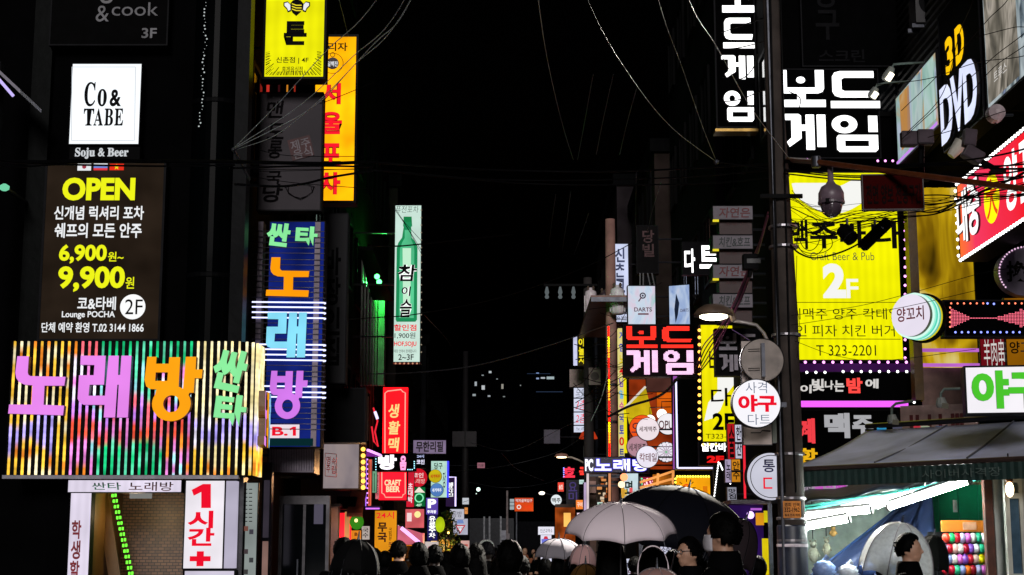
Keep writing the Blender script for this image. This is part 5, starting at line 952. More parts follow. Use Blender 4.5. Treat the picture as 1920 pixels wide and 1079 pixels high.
for q, b in (('노', (1115, 861, 1146, 883)), ('래', (1150, 861, 1181, 884)), ('방', (1186, 861, 1216, 884))): s.t(q, (b[0] - 1, b[1] - 1, b[2] + 1, b[3] + 1), bb, .075); s.t(q, b, nb, .035)
# sun sign
s = Sign('lightbox_sign', 'orange sign with a drawn red sun framed by yellow bulbs', 32.5, (1268, 895, 1332, 948), em('#f8a410', 1.1, .3), .2, mg=.02, wall=4.4)
s.edge_bulbs(13, 8, 2.2, DOTY, 'tl', .02); RI = dif('#b03010', .5); s.ring(1287, 915, 7, 2.2, em('#f03a18', 1.0)); s.ring(1287, 915, 3.4, 1.5, em('#f03a18', 1.0))
s.lines([((1287 + 11 * math.cos(R(a)), 915 - 11 * math.sin(R(a))), (1287 + 17 * math.cos(R(a)), 915 - 17 * math.sin(R(a)))) for a in (0, 40, 90, 140, 180)], 1.6, RI, 'sun_ray'); s.ring(1311, 928, 8, 3, RI); s.rect((1318, 912, 1326, 935), em('#e88010', .9), 'picture')
t = thing('market_canopy', 'orange lit market canopy frame left of the sun sign', 'canopy', (0, 0, 0)); Y = 36
for i, ((x0, y0), (x1, y1)) in enumerate((((1200, 905), (1262, 884)), ((1200, 915), (1262, 898)), ((1206, 925), (1258, 912)), ((1232, 920), (1234, 888)), ((1262, 930), (1262, 882)))): MB().tube([at(x0, y0, Y), at(x1, y1, Y)], .03).build('beam', em('#ffa858', .9, .4), t)
a, b = at(1225, 935, Y + .3), at(1262, 890, Y + .3); MB().box(a.x, b.x, Y + .3, Y + .4, a.z, b.z).build('back_panel', em('#c8701c', .7, .7, 5), t)
for x in (1200, 1262): q = at(x, 905, Y); MB().box(q.x - .04, q.x + .04, Y + .05, Y + .12, .1, q.z).build('post', STEEL, t)
s = Sign('lightbox_sign', 'white and teal lit sign beside the bulb framed shopfront at mid right', 38, (1170, 888, 1197, 940), em('#cfe4ea', .95, .3), .2, mg=.01, wall=3.9, n_br=1); s.t('면', (1172, 902, 1186, 925), dif('#2a8a80', .5), .03); s.rect((1180, 915, 1186, 926), em('#f05a60', .9), 'emblem'); s.rect((1171, 918, 1175, 930), em('#f0c040', .9), 'emblem')
s = Sign('led_sign', 'pink and green bulb framed shop sign under the karaoke letters', 37.5, (1201, 895, 1226, 935), em('#b82a50', .7, .7), .15, mg=.01, wall=3.9, n_br=1); s.bulbs([(1203, 898 + 5 * i) for i in range(7)], 1.8, em('#50e8a0', 1.4, 0, 0, False)); s.bulbs([(1224, 898 + 5 * i) for i in range(7)] + [(rnd.uniform(1206, 1221), rnd.uniform(898, 930)) for i in range(16)], 1.6, em('#ffb8c8', 1.8, 0, 0, False))
t = thing('warm_bulb', 'pair of warm glowing bulbs hanging under the karaoke letters', 'lamp', at(1170, 895, 36.5)); MB().ball((0, 0, 0), .09, 12, 0, 8).build('globe', em('#ff9060', 2.2), t, True); MB().ball((-.06, 0, -.17), .08, 12, 0, 8).build('globe', em('#ffd0a0', 2.2), t, True); MB().tube([(0, 0, .08), (0, 0, .4)], .01).build('cord', BLACK, t)
# narrow signs, far right of the street
s = Sign('vertical_sign', 'narrow yellow and white vertical sign with violet and red letters beside the red pole', 40.5, (1160, 616, 1171, 862), em('#efe08c', .9, .3), .2, mg=.01, wall=3.85, n_br=3)
for i, (tx, c) in enumerate((('게', '#3a4ab8'), ('임', '#3a4ab8'), ('노', '#d8c018'), ('4', '#d02020'), ('남', '#6a30a8'), ('일', '#50b0e0'), ('수', '#d04890'), ('국', '#3a40a0'), ('토', '#3040a0'), ('0', '#d02020'), ('트', '#304080'))): s.t(tx, (1161, 622 + 22 * i, 1170, 638 + 22 * i), hemi(c), .03)
s.rect((1170, 700, 1174, 850), em('#f0e010', 1.0), 'lit_edge')
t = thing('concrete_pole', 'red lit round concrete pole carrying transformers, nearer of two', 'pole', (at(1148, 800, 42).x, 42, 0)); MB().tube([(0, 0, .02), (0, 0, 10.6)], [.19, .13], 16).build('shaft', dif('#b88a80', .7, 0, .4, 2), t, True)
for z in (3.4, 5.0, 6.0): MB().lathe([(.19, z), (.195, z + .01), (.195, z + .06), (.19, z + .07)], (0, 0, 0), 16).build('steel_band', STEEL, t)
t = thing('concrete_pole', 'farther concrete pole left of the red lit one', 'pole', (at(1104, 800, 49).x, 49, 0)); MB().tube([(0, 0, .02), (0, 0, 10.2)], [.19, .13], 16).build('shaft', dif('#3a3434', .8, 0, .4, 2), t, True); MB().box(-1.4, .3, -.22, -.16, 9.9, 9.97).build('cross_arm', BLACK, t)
for i in range(3): MB().lathe([(.04, 9.5), (.07, 9.55), (.04, 9.62), (.07, 9.7), (.03, 9.88)], (-1.3 + .42 * i, -.19, 0), 10).build('insulator', em('#a8b4b8', .25), t)  # insulators only catch light; that brightness is put in as faint glow
t = thing('utility_pole', 'distant dark pole with a wide transformer box left of the street centre', 'pole', (at(872, 900, 62).x, 62, 0)); MB().tube([(0, 0, .02), (0, 0, 9.5)], [.17, .1], 12).build('shaft', dif('#1e1a1e', .7), t, True); a = at(872, 822, 62); MB().box(-.5, -.02, -.3, .2, a.z - .35, a.z + .25).box(.02, .45, -.3, .2, a.z - .35, a.z + .25).build('transformer_box', dif('#2a222a', .6), t)
t = thing('utility_pole', 'distant thin pole with small white boxes near the site fence', 'pole', (at(951, 1000, 78).x, 78, 0)); MB().tube([(0, 0, .02), (0, 0, 4.6)], [.07, .05], 8).build('shaft', dif('#b8a8a8', .5), t); MB().box(-.28, -.06, -.1, .05, 2.2, 2.65).build('white_box', dif('#c8c8d8', .5), t); MB().box(-.05, .12, -.12, 0, 2.0, 2.5).build('grey_box', dif('#a89aa0', .5), t)
def transformer(label, px, y0, y1, wpx, Y, c):
    a, b = at(px, y1, Y), at(px, y0, Y); r = wpx * Y / F / 2; t = thing('transformer', label, 'transformer', a, 0, 'pole transformers'); h = b.z - a.z
    MB().lathe([(r * .8, 0), (r, .05), (r, h * .8), (r * .9, h * .86), (r * .3, h * .92), (r * .28, h)], (0, 0, 0), 20).build('tank', dif(c, .45), t, True)
    for k in range(8):
        q = 2 * math.pi * k / 8; MB().box(r * .98, r * 1.12, -.012, .012, h * .1, h * .7).build('fin', dif(c, .45), t).rotation_euler = (0, 0, q)
    for k in (-1, 1): MB().lathe([(.03, 0), (.05, .03), (.03, .06), (.05, .1), (.02, .16)], (k * r * .45, 0, h * .88), 8).build('bushing', dif('#6a5a50', .3), t)
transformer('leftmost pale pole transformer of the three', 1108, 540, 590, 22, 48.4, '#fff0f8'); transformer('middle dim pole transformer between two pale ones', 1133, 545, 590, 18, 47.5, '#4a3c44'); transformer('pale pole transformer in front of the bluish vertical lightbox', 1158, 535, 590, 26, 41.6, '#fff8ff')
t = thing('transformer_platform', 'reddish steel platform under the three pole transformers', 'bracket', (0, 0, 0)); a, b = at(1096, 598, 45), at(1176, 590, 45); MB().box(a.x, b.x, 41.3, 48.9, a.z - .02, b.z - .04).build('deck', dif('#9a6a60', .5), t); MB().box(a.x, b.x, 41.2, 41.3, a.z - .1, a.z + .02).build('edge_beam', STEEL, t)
s = Sign('vertical_sign', 'narrow sign with yellow letters and a white lit edge left of the poles', 50, (1083, 632, 1098, 686), em('#3a3414', .6, .3), .2, mg=.01, wall=3.3); s.t('야놀자', (1085, 635, 1097, 684), em('#f4e020', 1.1), .03, vert=True); s.rect((1075, 632, 1082, 686), em('#d8dcff', 1.0, .3), 'lit_edge', .02)
for i, (y0, y1, lb) in enumerate(((728, 746, 'top white panel of the stack of white lit panels with handwriting'), (748, 772, 'second white lit panel with a red numeral in the panel stack'), (774, 797, 'third white lit panel of the stack, red and black marks'), (799, 811, 'lowest white lit panel of the panel stack'))):
    s = Sign('lit_panel_sign', lb, 51, (1076, y0, 1101, y1), em('#dfe4fa', .95, .15), .2, mg=.012, wall=3.3, n_br=1)
    s.t(('모텔', '3층', '2층', '노래')[i], (1080, y0 + 2, 1098, y1 - 3), (INK, RED, RED, INK)[i], -.005, shear=.15)
s = Sign('box_sign', 'pale back of an air unit on the wall above the white lit panels', 51.5, (1068, 693, 1102, 726), dif('#a89088', .5), .5, mg=.0, wall=3.3, n_br=1); s.rect((1082, 697, 1098, 722), dif('#8a7468', .5), 'grille')
s = Sign('box_sign', 'pale air unit box in front of the red lit pole', 48, (1104, 690, 1126, 722), dif('#a8948c', .5), .5, mg=.0, wall=3.4, n_br=1); s.circ(1115, 706, 8, dif('#5a4a44', .5), 'fan')
s = Sign('box_sign', 'dim violet box beside the street at the far end', 62, (1020, 806, 1050, 832), dif('#4a4058', .5, 0, .4, 3), .5, mg=.0, wall=3.3, n_br=1)
t = thing('red_awning', 'small round red awning under the white lit panels', 'awning', (0, 0, 0)); a = at(1103, 822, 50); MB().lathe([(.01, .28), (.2, .2), (.3, .0), (.29, -.02)], a, 18).build('fabric', em('#d8401c', .6, .4), t, True); MB().tube([a + Vector((0, 0, .1)), a + Vector((.3, .5, .1))], .03).build('arm', STEEL, t)
s = Sign('vertical_sign', 'dark green vertical sign under the small red awning', 50.5, (1094, 836, 1110, 868), dif('#0a2a1c', .5), .15, mg=.01, wall=3.3, n_br=1); s.t('호프', (1097, 840, 1107, 862), dif('#2a6a4a', .5), .02, vert=True)
for i, (b, tx, c, lb) in enumerate((((1056, 876, 1078, 896), '호', '#f03048', 'small red glowing letter sign with a bluish edge at the far right side'), ((1086, 876, 1100, 896), '국', '#f83a30', 'small red glowing letter sign right of another, at the far right side'))):
    s = Sign('neon_sign', lb, 56, b, dif('#140810', .5), .12, mg=.005, wall=3.3, n_br=1); s.t(tx, b, em(c, 1.4), .06)
    if i == 0: s.bulbs([(1057, 878 + 4 * k) for k in range(5)], 1.2, DOTB)
s = Sign('vertical_sign', 'dark violet vertical sign with dull letters over the far round sign', 60, (1062, 900, 1086, 946), dif('#1c1428', .5), .12, mg=.01, wall=3.3, n_br=1); s.t('요미', (1066, 904, 1082, 942), em('#5a4a8a', .6), .02, vert=True)
s = Sign('round_sign', 'white round sign with black letters at the far end of the street', 62, (1033, 928, 1053, 948), em('#e8f0f4', 1.0, .1), .12, disc=True, mg=.01, wall=3.3, n_br=1); s.t('맥주', (1035, 934, 1051, 943), INK, .02)
t = thing('shopfront', 'orange glowing shopfront at the far end right of the street', 'shopfront', (0, 0, 0)); a, b = at(1041, 1010, 60.02), at(1078, 952, 60.02); a.z = .1
MB().box(a.x, b.x, 59.9, 60.02, a.z, b.z).build('lit_window', em('#b8521c', .75, .8, 4), t); q, r_ = at(1057, 988, 59.85), at(1070, 962, 59.85); MB().box(q.x, r_.x, 59.82, 59.88, q.z, r_.z).build('bright_sign', em('#ffc060', 1.3, .3), t); MB().box(a.x, b.x, 59.7, 60.02, b.z, b.z + .12).build('canopy', dif('#4a2a18', .5), t)
s = Sign('billboard', 'orange banner sign with white lettering over the far street end', 76, (965, 934, 1000, 959), em('#e8501c', .9, .25), .15, mg=.01); s.rect((966, 935, 999, 942), em('#c83a28', .8), 'band'); s.t('먹자골목입구', (967, 936, 998, 942), hemi('#f0d8d0'), .02); s.circ(973, 951, 4.2, hemi('#f0e0d8')); s.circ(973, 951, 2.4, em('#e8501c', .9)); s.t('안내센터', (981, 946, 997, 956), em('#ff3a18', .9), .01); MB().tube([(s.w * .1, .1, 0), (s.w * .1, .1, -at(965, 959, 76).z + .05)], .05).build('post', STEEL, s.root)
s = Sign('menu_board', 'stack of three small white plates left of the far orange banner', 76.2, (956, 936, 964, 956), em('#c0ccd0', .7, .2), .1, mg=.005); s.lines([((956, 942), (964, 942)), ((956, 949), (964, 949))], 1.2, INK, 'gap')
s = Sign('banner', 'small dim pink sign over the middle of the far street', 84, (895, 868, 909, 878), em('#b87888', .7, .4), .08, mg=.005, wall=-4.2, n_br=1); s.t('미용', (897, 870, 907, 876), dif('#3a1420', .5), .01)
s = Sign('lightbox_sign', 'white lit shaped sign with blue and red emblem at the far street end', 66, (1009, 988, 1039, 1003), em('#eceaf8', 1.0, .1), .15, mg=.01, wall=3.3, n_br=1); s.t('인근교역소', (1013, 992, 1036, 999), dif('#202028', .5), .0)
x0, z0, x1, z1 = s.bx((1014, 1003, 1034, 1040)); MB().box(x0, x1, -.01, .12, -1.1, -.012).build('lower_panel', em('#e4e2f6', 1.0, .1), s.root)
s.poly([(1015, 1011), (1032, 1011), (1029, 1022), (1024, 1036), (1020, 1036), (1016, 1022)], hemi('#7078d8')); s.poly([(1019, 1011), (1021, 1006), (1026, 1006), (1028, 1011)], hemi('#d02838'))
# thin neon poles and coloured strips right of the sun sign
t = thing('light_strip', 'zigzag of white and violet edge lights between the sun sign and the pole', 'light strip', (0, 0, 0)); Y = 30
m1 = MB()
for (p0, p1, n) in (((1347, 868), (1338, 940), 14), ((1350, 870), (1356, 884), 4), ((1371, 880), (1369, 912), 6)):
    for i in range(n): q = at(p0[0] + (p1[0] - p0[0]) * i / n, p0[1] + (p1[1] - p0[1]) * i / n, Y); m1.ball(q, (.014, .014, .022), 6, 0, 4)
m1.build('led', DOTW, t); a, b = at(1349, 868, Y + .05), at(1350, 945, Y + .05); MB().box(a.x - .12, a.x + .1, Y + .03, Y + .15, b.z, a.z).build('board', dif('#10100c', .5), t)
for b, c, tx, lb in (((1365, 795, 1378, 866), '#c81c24', '술', 'narrow red vertical sign behind the white round sign'), ((1379, 797, 1391, 860), '#d8d8ec', '한잔', 'narrow white vertical sign right of the narrow red one'), ((1372, 862, 1388, 904), '#e09020', '안주', 'narrow amber vertical sign with dark strokes low behind the round signs'), ((1360, 862, 1371, 905), '#b8a8c8', '노래', 'narrow pale violet vertical sign left of the amber one'), ((1364, 914, 1381, 940), '#9a9aa8', '맛집', 'small grey notice with dark print above the black umbrella')):
    s = Sign('vertical_sign', lb, 28 + rnd.random(), b, em(c, .85, .4), .12, mg=.008, wall=4.4, n_br=1); s.t(tx, (b[0] + 2, b[1] + 3, b[2] - 2, b[3] - 3), INK, .02, vert=True)
t = thing('neon_tube', 'thin vertical red neon tube behind the white round signs', 'neon light', (0, 0, 0)); a, b = at(1397, 935, 27), at(1395, 830, 27); MB().tube([a, b], .02).build('tube', em('#e82838', 1.1), t); MB().box(a.x - .04, a.x + .04, 27.03, 27.2, a.z - .06, a.z).build('socket', BLACK, t)
t = thing('drinks_stall', 'violet lit stall with yellow board behind the black umbrella', 'stall', (0, 0, 0)); Y = 24
a, b = at(1385, 1060, Y), at(1446, 945, Y); MB().box(a.x, b.x, Y + .8, Y + .9, .13, b.z).build('back_wall', em('#3a1a6a', .5, .8), t); MB().box(a.x - .1, b.x, Y, Y + .9, b.z, b.z + .06).build('roof', dif('#4a3a44', .5), t)
for (x0, y0, x1, y1, c) in ((1418, 962, 1432, 985, '#f0a020'), (1433, 958, 1446, 980, '#e8d818'), (1431, 1010, 1447, 1078, '#e8d010'), (1408, 953, 1428, 957, '#d070f0')): q, r_ = at(x0, y1, Y + .5), at(x1, y0, Y + .5); MB().box(q.x, r_.x, Y + .5, Y + .54, q.z, r_.z).build('lit_panel', em(c, 1.0, .3), t)
for x, y in ((1407, 966), (1399, 986), (1410, 1005)): MB().ball(at(x, y, Y + .3), .06, 10, 0, 6).build('bulb', em('#d8a8ff', 2.5), t)
q = at(1445, 1000, Y); MB().box(q.x - .03, q.x + .03, Y, Y + .06, .13, b.z).build('post', STEEL, t)
for i, (b, lb) in enumerate((((1380, 938, 1404, 946), 'row of small pinkish lit shutters above the violet stall'), )):
    s = Sign('lit_panel_sign', lb, 25, b, em('#c89090', .7, .5), .1, mg=.005, wall=4.5, n_br=1); s.lines([((b[0] + 6 * k, b[1]), (b[0] + 6 * k, b[3])) for k in range(1, 4)], 1.2, INK, 'gap')
s = Sign('lightbox_sign', 'white lit sign board with blue letters glimpsed below the white umbrella', 30, (1172, 1048, 1212, 1085), em('#d8dcf0', .9, .4), .1, mg=.01); s.t('메뉴판', (1176, 1054, 1206, 1066), dif('#303a80', .5), .02); s.t('노래', (1176, 1068, 1202, 1080), dif('#8a3080', .5), .02); MB().box(.1, .16, .02, .08, -at(1172, 1085, 30).z, -.01).build('leg', STEEL, s.root)
s = Sign('lightbox_sign', 'small white lit sign with dark letters right of the clear hood', 29, (1238, 1022, 1258, 1040), em('#dcdcf4', .9, .3), .1, mg=.01); s.t('소주', (1240, 1025, 1256, 1037), dif('#302a50', .5), .02); MB().box(.1, .16, .02, .08, -at(1238, 1040, 29).z, -.01).build('leg', STEEL, s.root)

t = thing('meter_box', 'pinkish meter box on a brown post below the blue glowing letters', 'meter box', at(1104, 925, 40)); k = 40 / F; MB().box(0, 13 * k, -.12, 0, 0, 22 * k).build('case', dif('#d09a90', .5), t); MB().box(.02, 13 * k - .02, -.135, -.12, .03, 22 * k - .03).build('door', dif('#dca69a', .5), t); MB().box(.02, 13 * k, .002, .15, -at(1104, 925, 40).z + .05, 60 * k).build('post', dif('#5a3626', .6), t)
for px_, y0, y1, c_, lb in ((1102, 886, 962, '#f0dce0', 'thin white light tube standing left of the pinkish meter box'), (1097, 905, 960, '#c8b0d8', 'pale violet strip of light left of the thin white tube'), (1143, 888, 940, '#f0a070', 'thin salmon light tube right of the warm goods display'), (1266, 706, 880, '#b05ac0', 'tall magenta lit strip along the left edge of the black tube edged board')):
    Y_ = 39 if px_ < 1200 else 33; t = thing('neon_tube', lb, 'neon light', (0, 0, 0)); a, b = at(px_, y1, Y_), at(px_, y0, Y_); MB().tube([a, b], .03 if px_ < 1200 else .045).build('tube', em(c_, .9, .3), t); MB().box(a.x - .05, a.x + .05, Y_ + .03, Y_ + .08, a.z, b.z).build('holder', BLACK, t); MB().box(a.x - .03, a.x + .9, Y_ + .08, Y_ + .12, b.z - .1, b.z - .05).build('bracket', STEEL, t)
t = thing('goods_display', 'cluttered warm lit goods display between the meter box and the violet pole', 'display', (0, 0, 0)); rr_ = random.Random(5); Y_ = 41.5
a, b = at(1118, 1000, Y_ + .4), at(1144, 886, Y_ + .4); MB().box(a.x, b.x, Y_ + .4, Y_ + .45, .1, b.z).build('back_board', dif('#3a2418', .6), t)
for i in range(20):
    x, y = rr_.uniform(1119, 1141), rr_.uniform(892, 948); wd_, hd_ = rr_.uniform(3, 9), rr_.uniform(2, 6); q = at(x, y, Y_); MB().box(q.x, q.x + wd_ * Y_ / F, Y_ - rr_.uniform(0, .1), Y_ + .1, q.z, q.z + hd_ * Y_ / F).build('goods', em(rr_.choice(['#e89858', '#f0c090', '#b05a28', '#f4d8b8', '#7a3a1c']), .85, .3), t)
s = Sign('lightbox_sign', 'tiny white and green sign low beside the warm goods display', 39.5, (1120, 942, 1130, 950), em('#d8f0e4', .9, .1), .06, mg=.004, wall=3.8, n_br=1); s.poly([(1122, 944), (1127, 944), (1124.5, 948)], hemi('#208a6a'))
s = Sign('lit_panel_sign', 'small pale cyan lit plate under the second red letter sign', 55, (1086, 900, 1097, 908), em('#d0f0ea', .9, .1), .06, mg=.004, wall=3.3, n_br=1); s.line([(1088, 904), (1095, 904)], 1, hemi('#5a8a80'), 'lettering')
s = Sign('lit_panel_sign', 'small yellow lit plate by the white and teal sign', 37.8, (1165, 916, 1171, 934), em('#f4b840', 1.0, .2), .06, mg=.004, wall=3.9, n_br=1); s.line([(1168, 918), (1168, 932)], 1, DARKRED, 'lettering')
t = thing('light_string', 'vertical string of red and yellow lights left of the narrow yellow sign', 'string lights', (0, 0, 0)); Y_ = 41
MB().tube([at(1141, 612, Y_), at(1143, 870, Y_)], .012).build('wire', BLACK, t)
for i in range(52): q = at(1141 + 2 * i / 51, 614 + 5 * i, Y_ - .03); MB().ball(q, (.028, .02, .034), 7, 0, 4).build('bulb', em(('#ff1406', '#ffd000', '#ff7a10', '#ff1006')[(i // 4) % 4], 4), t)
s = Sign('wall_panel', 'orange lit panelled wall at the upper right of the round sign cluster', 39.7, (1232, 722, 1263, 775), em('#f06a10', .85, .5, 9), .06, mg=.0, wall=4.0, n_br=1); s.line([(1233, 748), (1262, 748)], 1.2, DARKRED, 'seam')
# ================================================================ STALL at right
AY0, AY1 = 19.6, 17.2
t = thing('stall_awning', 'grey fabric awning of the dart stall with dark green fringe', 'awning', (0, 0, 0))
fl, fr = at(1482, 878, AY0), at(1960, 855, AY1); bl_, br_ = at(1625, 808, 21.3), at(1960, 788, 18.8)
m = MB(); nu, nv = 28, 12; g = []
for j in range(nv + 1):
    for i in range(nu + 1):
        u, v = i / nu, j / nv; p = fl.lerp(fr, u).lerp(bl_.lerp(br_, u), v); p = p + Vector((0, 0, -.07 * math.sin(math.pi * v) * (.7 + .3 * math.sin(u * 9.4)) + .015 * math.cos(u * 2 * math.pi * 3) * (1 - v))); g.append(p)
m.add(g, [(j * (nu + 1) + i, j * (nu + 1) + i + 1, (j + 1) * (nu + 1) + i + 1, (j + 1) * (nu + 1) + i) for j in range(nv) for i in range(nu)])
o = m.build('canopy_fabric', dif('#c8cfee', .7, 0, .35, 1.6, .5), t, True); sd = o.modifiers.new('thick', 'SOLIDIFY'); sd.thickness = .012
MB().tube([fl + Vector((-.02, -.02, -.02)), fr + Vector((0, -.02, -.02))], .03, 8).build('front_rail', dif('#4a3a36', .4, .4), t); MB().tube([bl_ + Vector((0, 0, .06)), br_ + Vector((0, 0, .06))], .035, 8).build('back_rail', dif('#26262c', .4, .4), t)
for u in (.36, .72): MB().tube([fl.lerp(fr, u) + Vector((0, 0, .02)), fl.lerp(fr, u).lerp(bl_.lerp(br_, u + .06), .5) + Vector((0, 0, -.05)), bl_.lerp(br_, u + .12) + Vector((0, 0, .01))], .012, 6).build('seam', dif('#5a5c66', .5), t)
m = MB(); n = 70; h = .19
for i in range(n):
    p, q = fl.lerp(fr, i / n), fl.lerp(fr, (i + 1) / n); off = Vector((0, -.02 - .015 * (i % 2), -.05)); off2 = Vector((0, -.02 - .015 * ((i + 1) % 2), -.05)); p, q = p + off, q + off2
    m.quad(p + Vector((0, 0, -h)), q + Vector((0, 0, -h)), q, p)
m.build('fringe', dif('#15332f', .7, 0, .3, 9), t)
d = (fr - fl).normalized(); p0 = fl.lerp(fr, .55)
vs, fs = textgeo('사이버사격장', .0); MB().add([tuple(p0 + d * (1.0 * u) + Vector((-.03, -.055, -.2 + .1 * v))) for u, v in vs], fs).build('lettering', dif('#5a6a66', .5), t)
# back rail spotlights / small coloured plates
for i, (x, c) in enumerate(((1660, '#3aa8e0'), (1690, '#5a5a70'), (1730, '#e03a50'), (1742, '#b8c8a8'), (1772, '#4a6aa0'))):
    q = at(x, 799, 20.9); MB().box(q.x - .06, q.x + .06, 21.1, 21.14, q.z - .03, q.z + .015).build('color_plate', em(c, .6), t)
s = Sign('wall_panel', 'pinkish plaster wall strip with red arches behind the stall awning', 21.6, (1690, 762, 1835, 812), dif('#e0bcb4', .6), .15, -24, mg=.0)
for u in (.12, .2, .36, .5, .66, .72, .78): s.rect((u, .35, u + .045, 1), dif('#7a2028', .5), 'arch')
s = Sign('board_sign', 'small white sign with pink letters under the awning beside the pole', 21.5, (1502, 903, 1590, 925), em('#c8b8cc', .7, .4), .08, mg=.006); s.t('셀프빠', (1524, 905, 1586, 921), em('#d040c8', .9, 0, 0, False), .02); s.t('한잔', (1504, 908, 1522, 918), INK, .03)
# stall interior
BYK = 22.3
t = thing('stall_back_wall', 'green painted board wall inside the bright dart stall', 'wall', (0, 0, 0))
a, b = at(1730, 1100, BYK), at(1868, 896, BYK); a.z = .13
for i in range(4):
    x0 = a.x + (b.x - a.x) * i / 4; x1 = a.x + (b.x - a.x) * (i + 1) / 4; MB().box(x0 + .004, x1 - .004, BYK, BYK + .05, a.z, b.z).build('board', dif('#0f9464', .35, 0, .35, 2, .1), t)
MB().box(a.x, b.x, BYK - .02, BYK, b.z - .1, b.z - .06).build('batten', dif('#8a7a5a', .5), t)
for x, y in ((1791, 950), (1853, 946)): q = at(x, y, BYK - .02); MB().box(q.x - .03, q.x + .03, BYK - .015, BYK - .003, q.z - .08, q.z + .09).build('paper_slip', dif('#dcdcd0', .6), t)
t = thing('stall_rear_wall', 'pale inner wall of the stall behind the blue tarpaulin', 'wall', (0, 0, 0)); a, b = at(1495, 1100, 22.9), at(1732, 905, 22.9); MB().box(a.x, b.x, 22.9, 22.96, .13, b.z).build('sheet', dif('#c8dcd0', .6), t); MB().box(a.x, b.x, 22.8, 22.9, b.z, b.z + .06).build('top_rail', STEEL, t)
t = thing('stall_roof', 'grey underside sheet of the stall roof above the light tubes', 'roof', (0, 0, 0)); m = MB(); P_ = [at(1500, 948, 20.2), at(1960, 872, 17.6), at(1960, 850, 22.9), at(1500, 905, 22.9)]
g = []
for j in range(7):
    for i in range(21): u, v = i / 20, j / 6; g.append(P_[0].lerp(P_[1], u).lerp(P_[3].lerp(P_[2], u), v) + Vector((0, 0, .03 * math.sin(u * 22 + v * 2))))
m.add(g, [(j * 21 + i, (j + 1) * 21 + i, (j + 1) * 21 + i + 1, j * 21 + i + 1) for j in range(6) for i in range(20)]); m.build('sheet', dif('#6a7880', .6), t, True).modifiers.new('thick', 'SOLIDIFY').thickness = .01
MB().tube([P_[0] + Vector((0, 0, -.03)), P_[1] + Vector((0, 0, -.03))], .022).build('edge_rail', dif('#4ab8a8', .4), t); MB().tube([at(1505, 958, 20.1), at(1760, 905, 18.8)], .018).build('edge_rail', dif('#58c8b8', .4), t)
TUB = em('#f4fff8', 110.0)
for i, (a, b, lb) in enumerate((((1512, 970, 19.6), (1632, 957, 19.2), 'fluorescent tube light nearest the pole in the stall'), ((1514, 988, 19.5), (1590, 974, 19.3), 'short fluorescent tube light under another by the pole'), ((1580, 957, 20.6), (1700, 925, 19.6), 'fluorescent tube light at the middle of the stall roof, rear'), ((1645, 948, 19.4), (1740, 912, 18.9), 'fluorescent tube light above the clear umbrella'), ((1668, 951, 18.9), (1816, 902, 18.2), 'longest fluorescent tube light reaching over the green wall'))):
    p, q = at(*a), at(*b); t = thing('tube_light', lb, 'lamp', (0, 0, 0), 0, 'fluorescent tubes under the stall roof'); MB().tube([p, q], .036, 10).build('tube', TUB, t, True); d = (q - p).normalized(); MB().tube([p + Vector((0, 0, .06)), q + Vector((0, 0, .06))], .035, 6).build('housing', dif('#d0d0cc', .5), t)
    for e in (p - d * .03, q + d * .0): MB().tube([e, e + d * .03], .052, 10).build('end_cap', dif('#8a8a88', .5), t)
t = thing('bulb_lamp', 'bare glowing bulb hanging at the right of the stall', 'lamp', at(1893, 918, 17.6)); MB().ball((0, 0, 0), (.045, .045, .085), 16, 0, 12).build('bulb', em('#ffe0b0', 9), t, True); MB().lathe([(.03, .08), (.04, .09), (.04, .16), (.025, .19)], (0, 0, 0), 14).build('socket', dif('#b8662a', .4), t); MB().tube([(0, 0, .19), (0, 0, .4)], .008).build('cord', BLACK, t)
# blue tarpaulin
t = thing('tarpaulin', 'blue tarpaulin stretched diagonally across the stall', 'tarpaulin', (0, 0, 0)); m = MB(); c4 = [at(1512, 1085, 20.4), at(1765, 1110, 20.0), at(1745, 925, 21.6), at(1700, 940, 21.8)]; g = []; nu, nv = 30, 16
for j in range(nv + 1):
    for i in range(nu + 1):
        u, v = i / nu, j / nv; p = c4[0].lerp(c4[1], u).lerp(c4[3].lerp(c4[2], u), v); g.append(p + Vector((0, .1 * math.sin(u * 15 + v * 4) + .05 * math.sin(u * 31 - v * 7), .04 * math.sin(u * 9))))
m.add(g, [(j * (nu + 1) + i, j * (nu + 1) + i + 1, (j + 1) * (nu + 1) + i + 1, (j + 1) * (nu + 1) + i) for j in range(nv) for i in range(nu)]); m.build('sheet', dif('#28365a', .55, 0, .4, 4, .4), t, True).modifiers.new('thick', 'SOLIDIFY').thickness = .008
MB().tube([c4[0], c4[3]], .014).build('rope', dif('#2a4a80', .5), t)
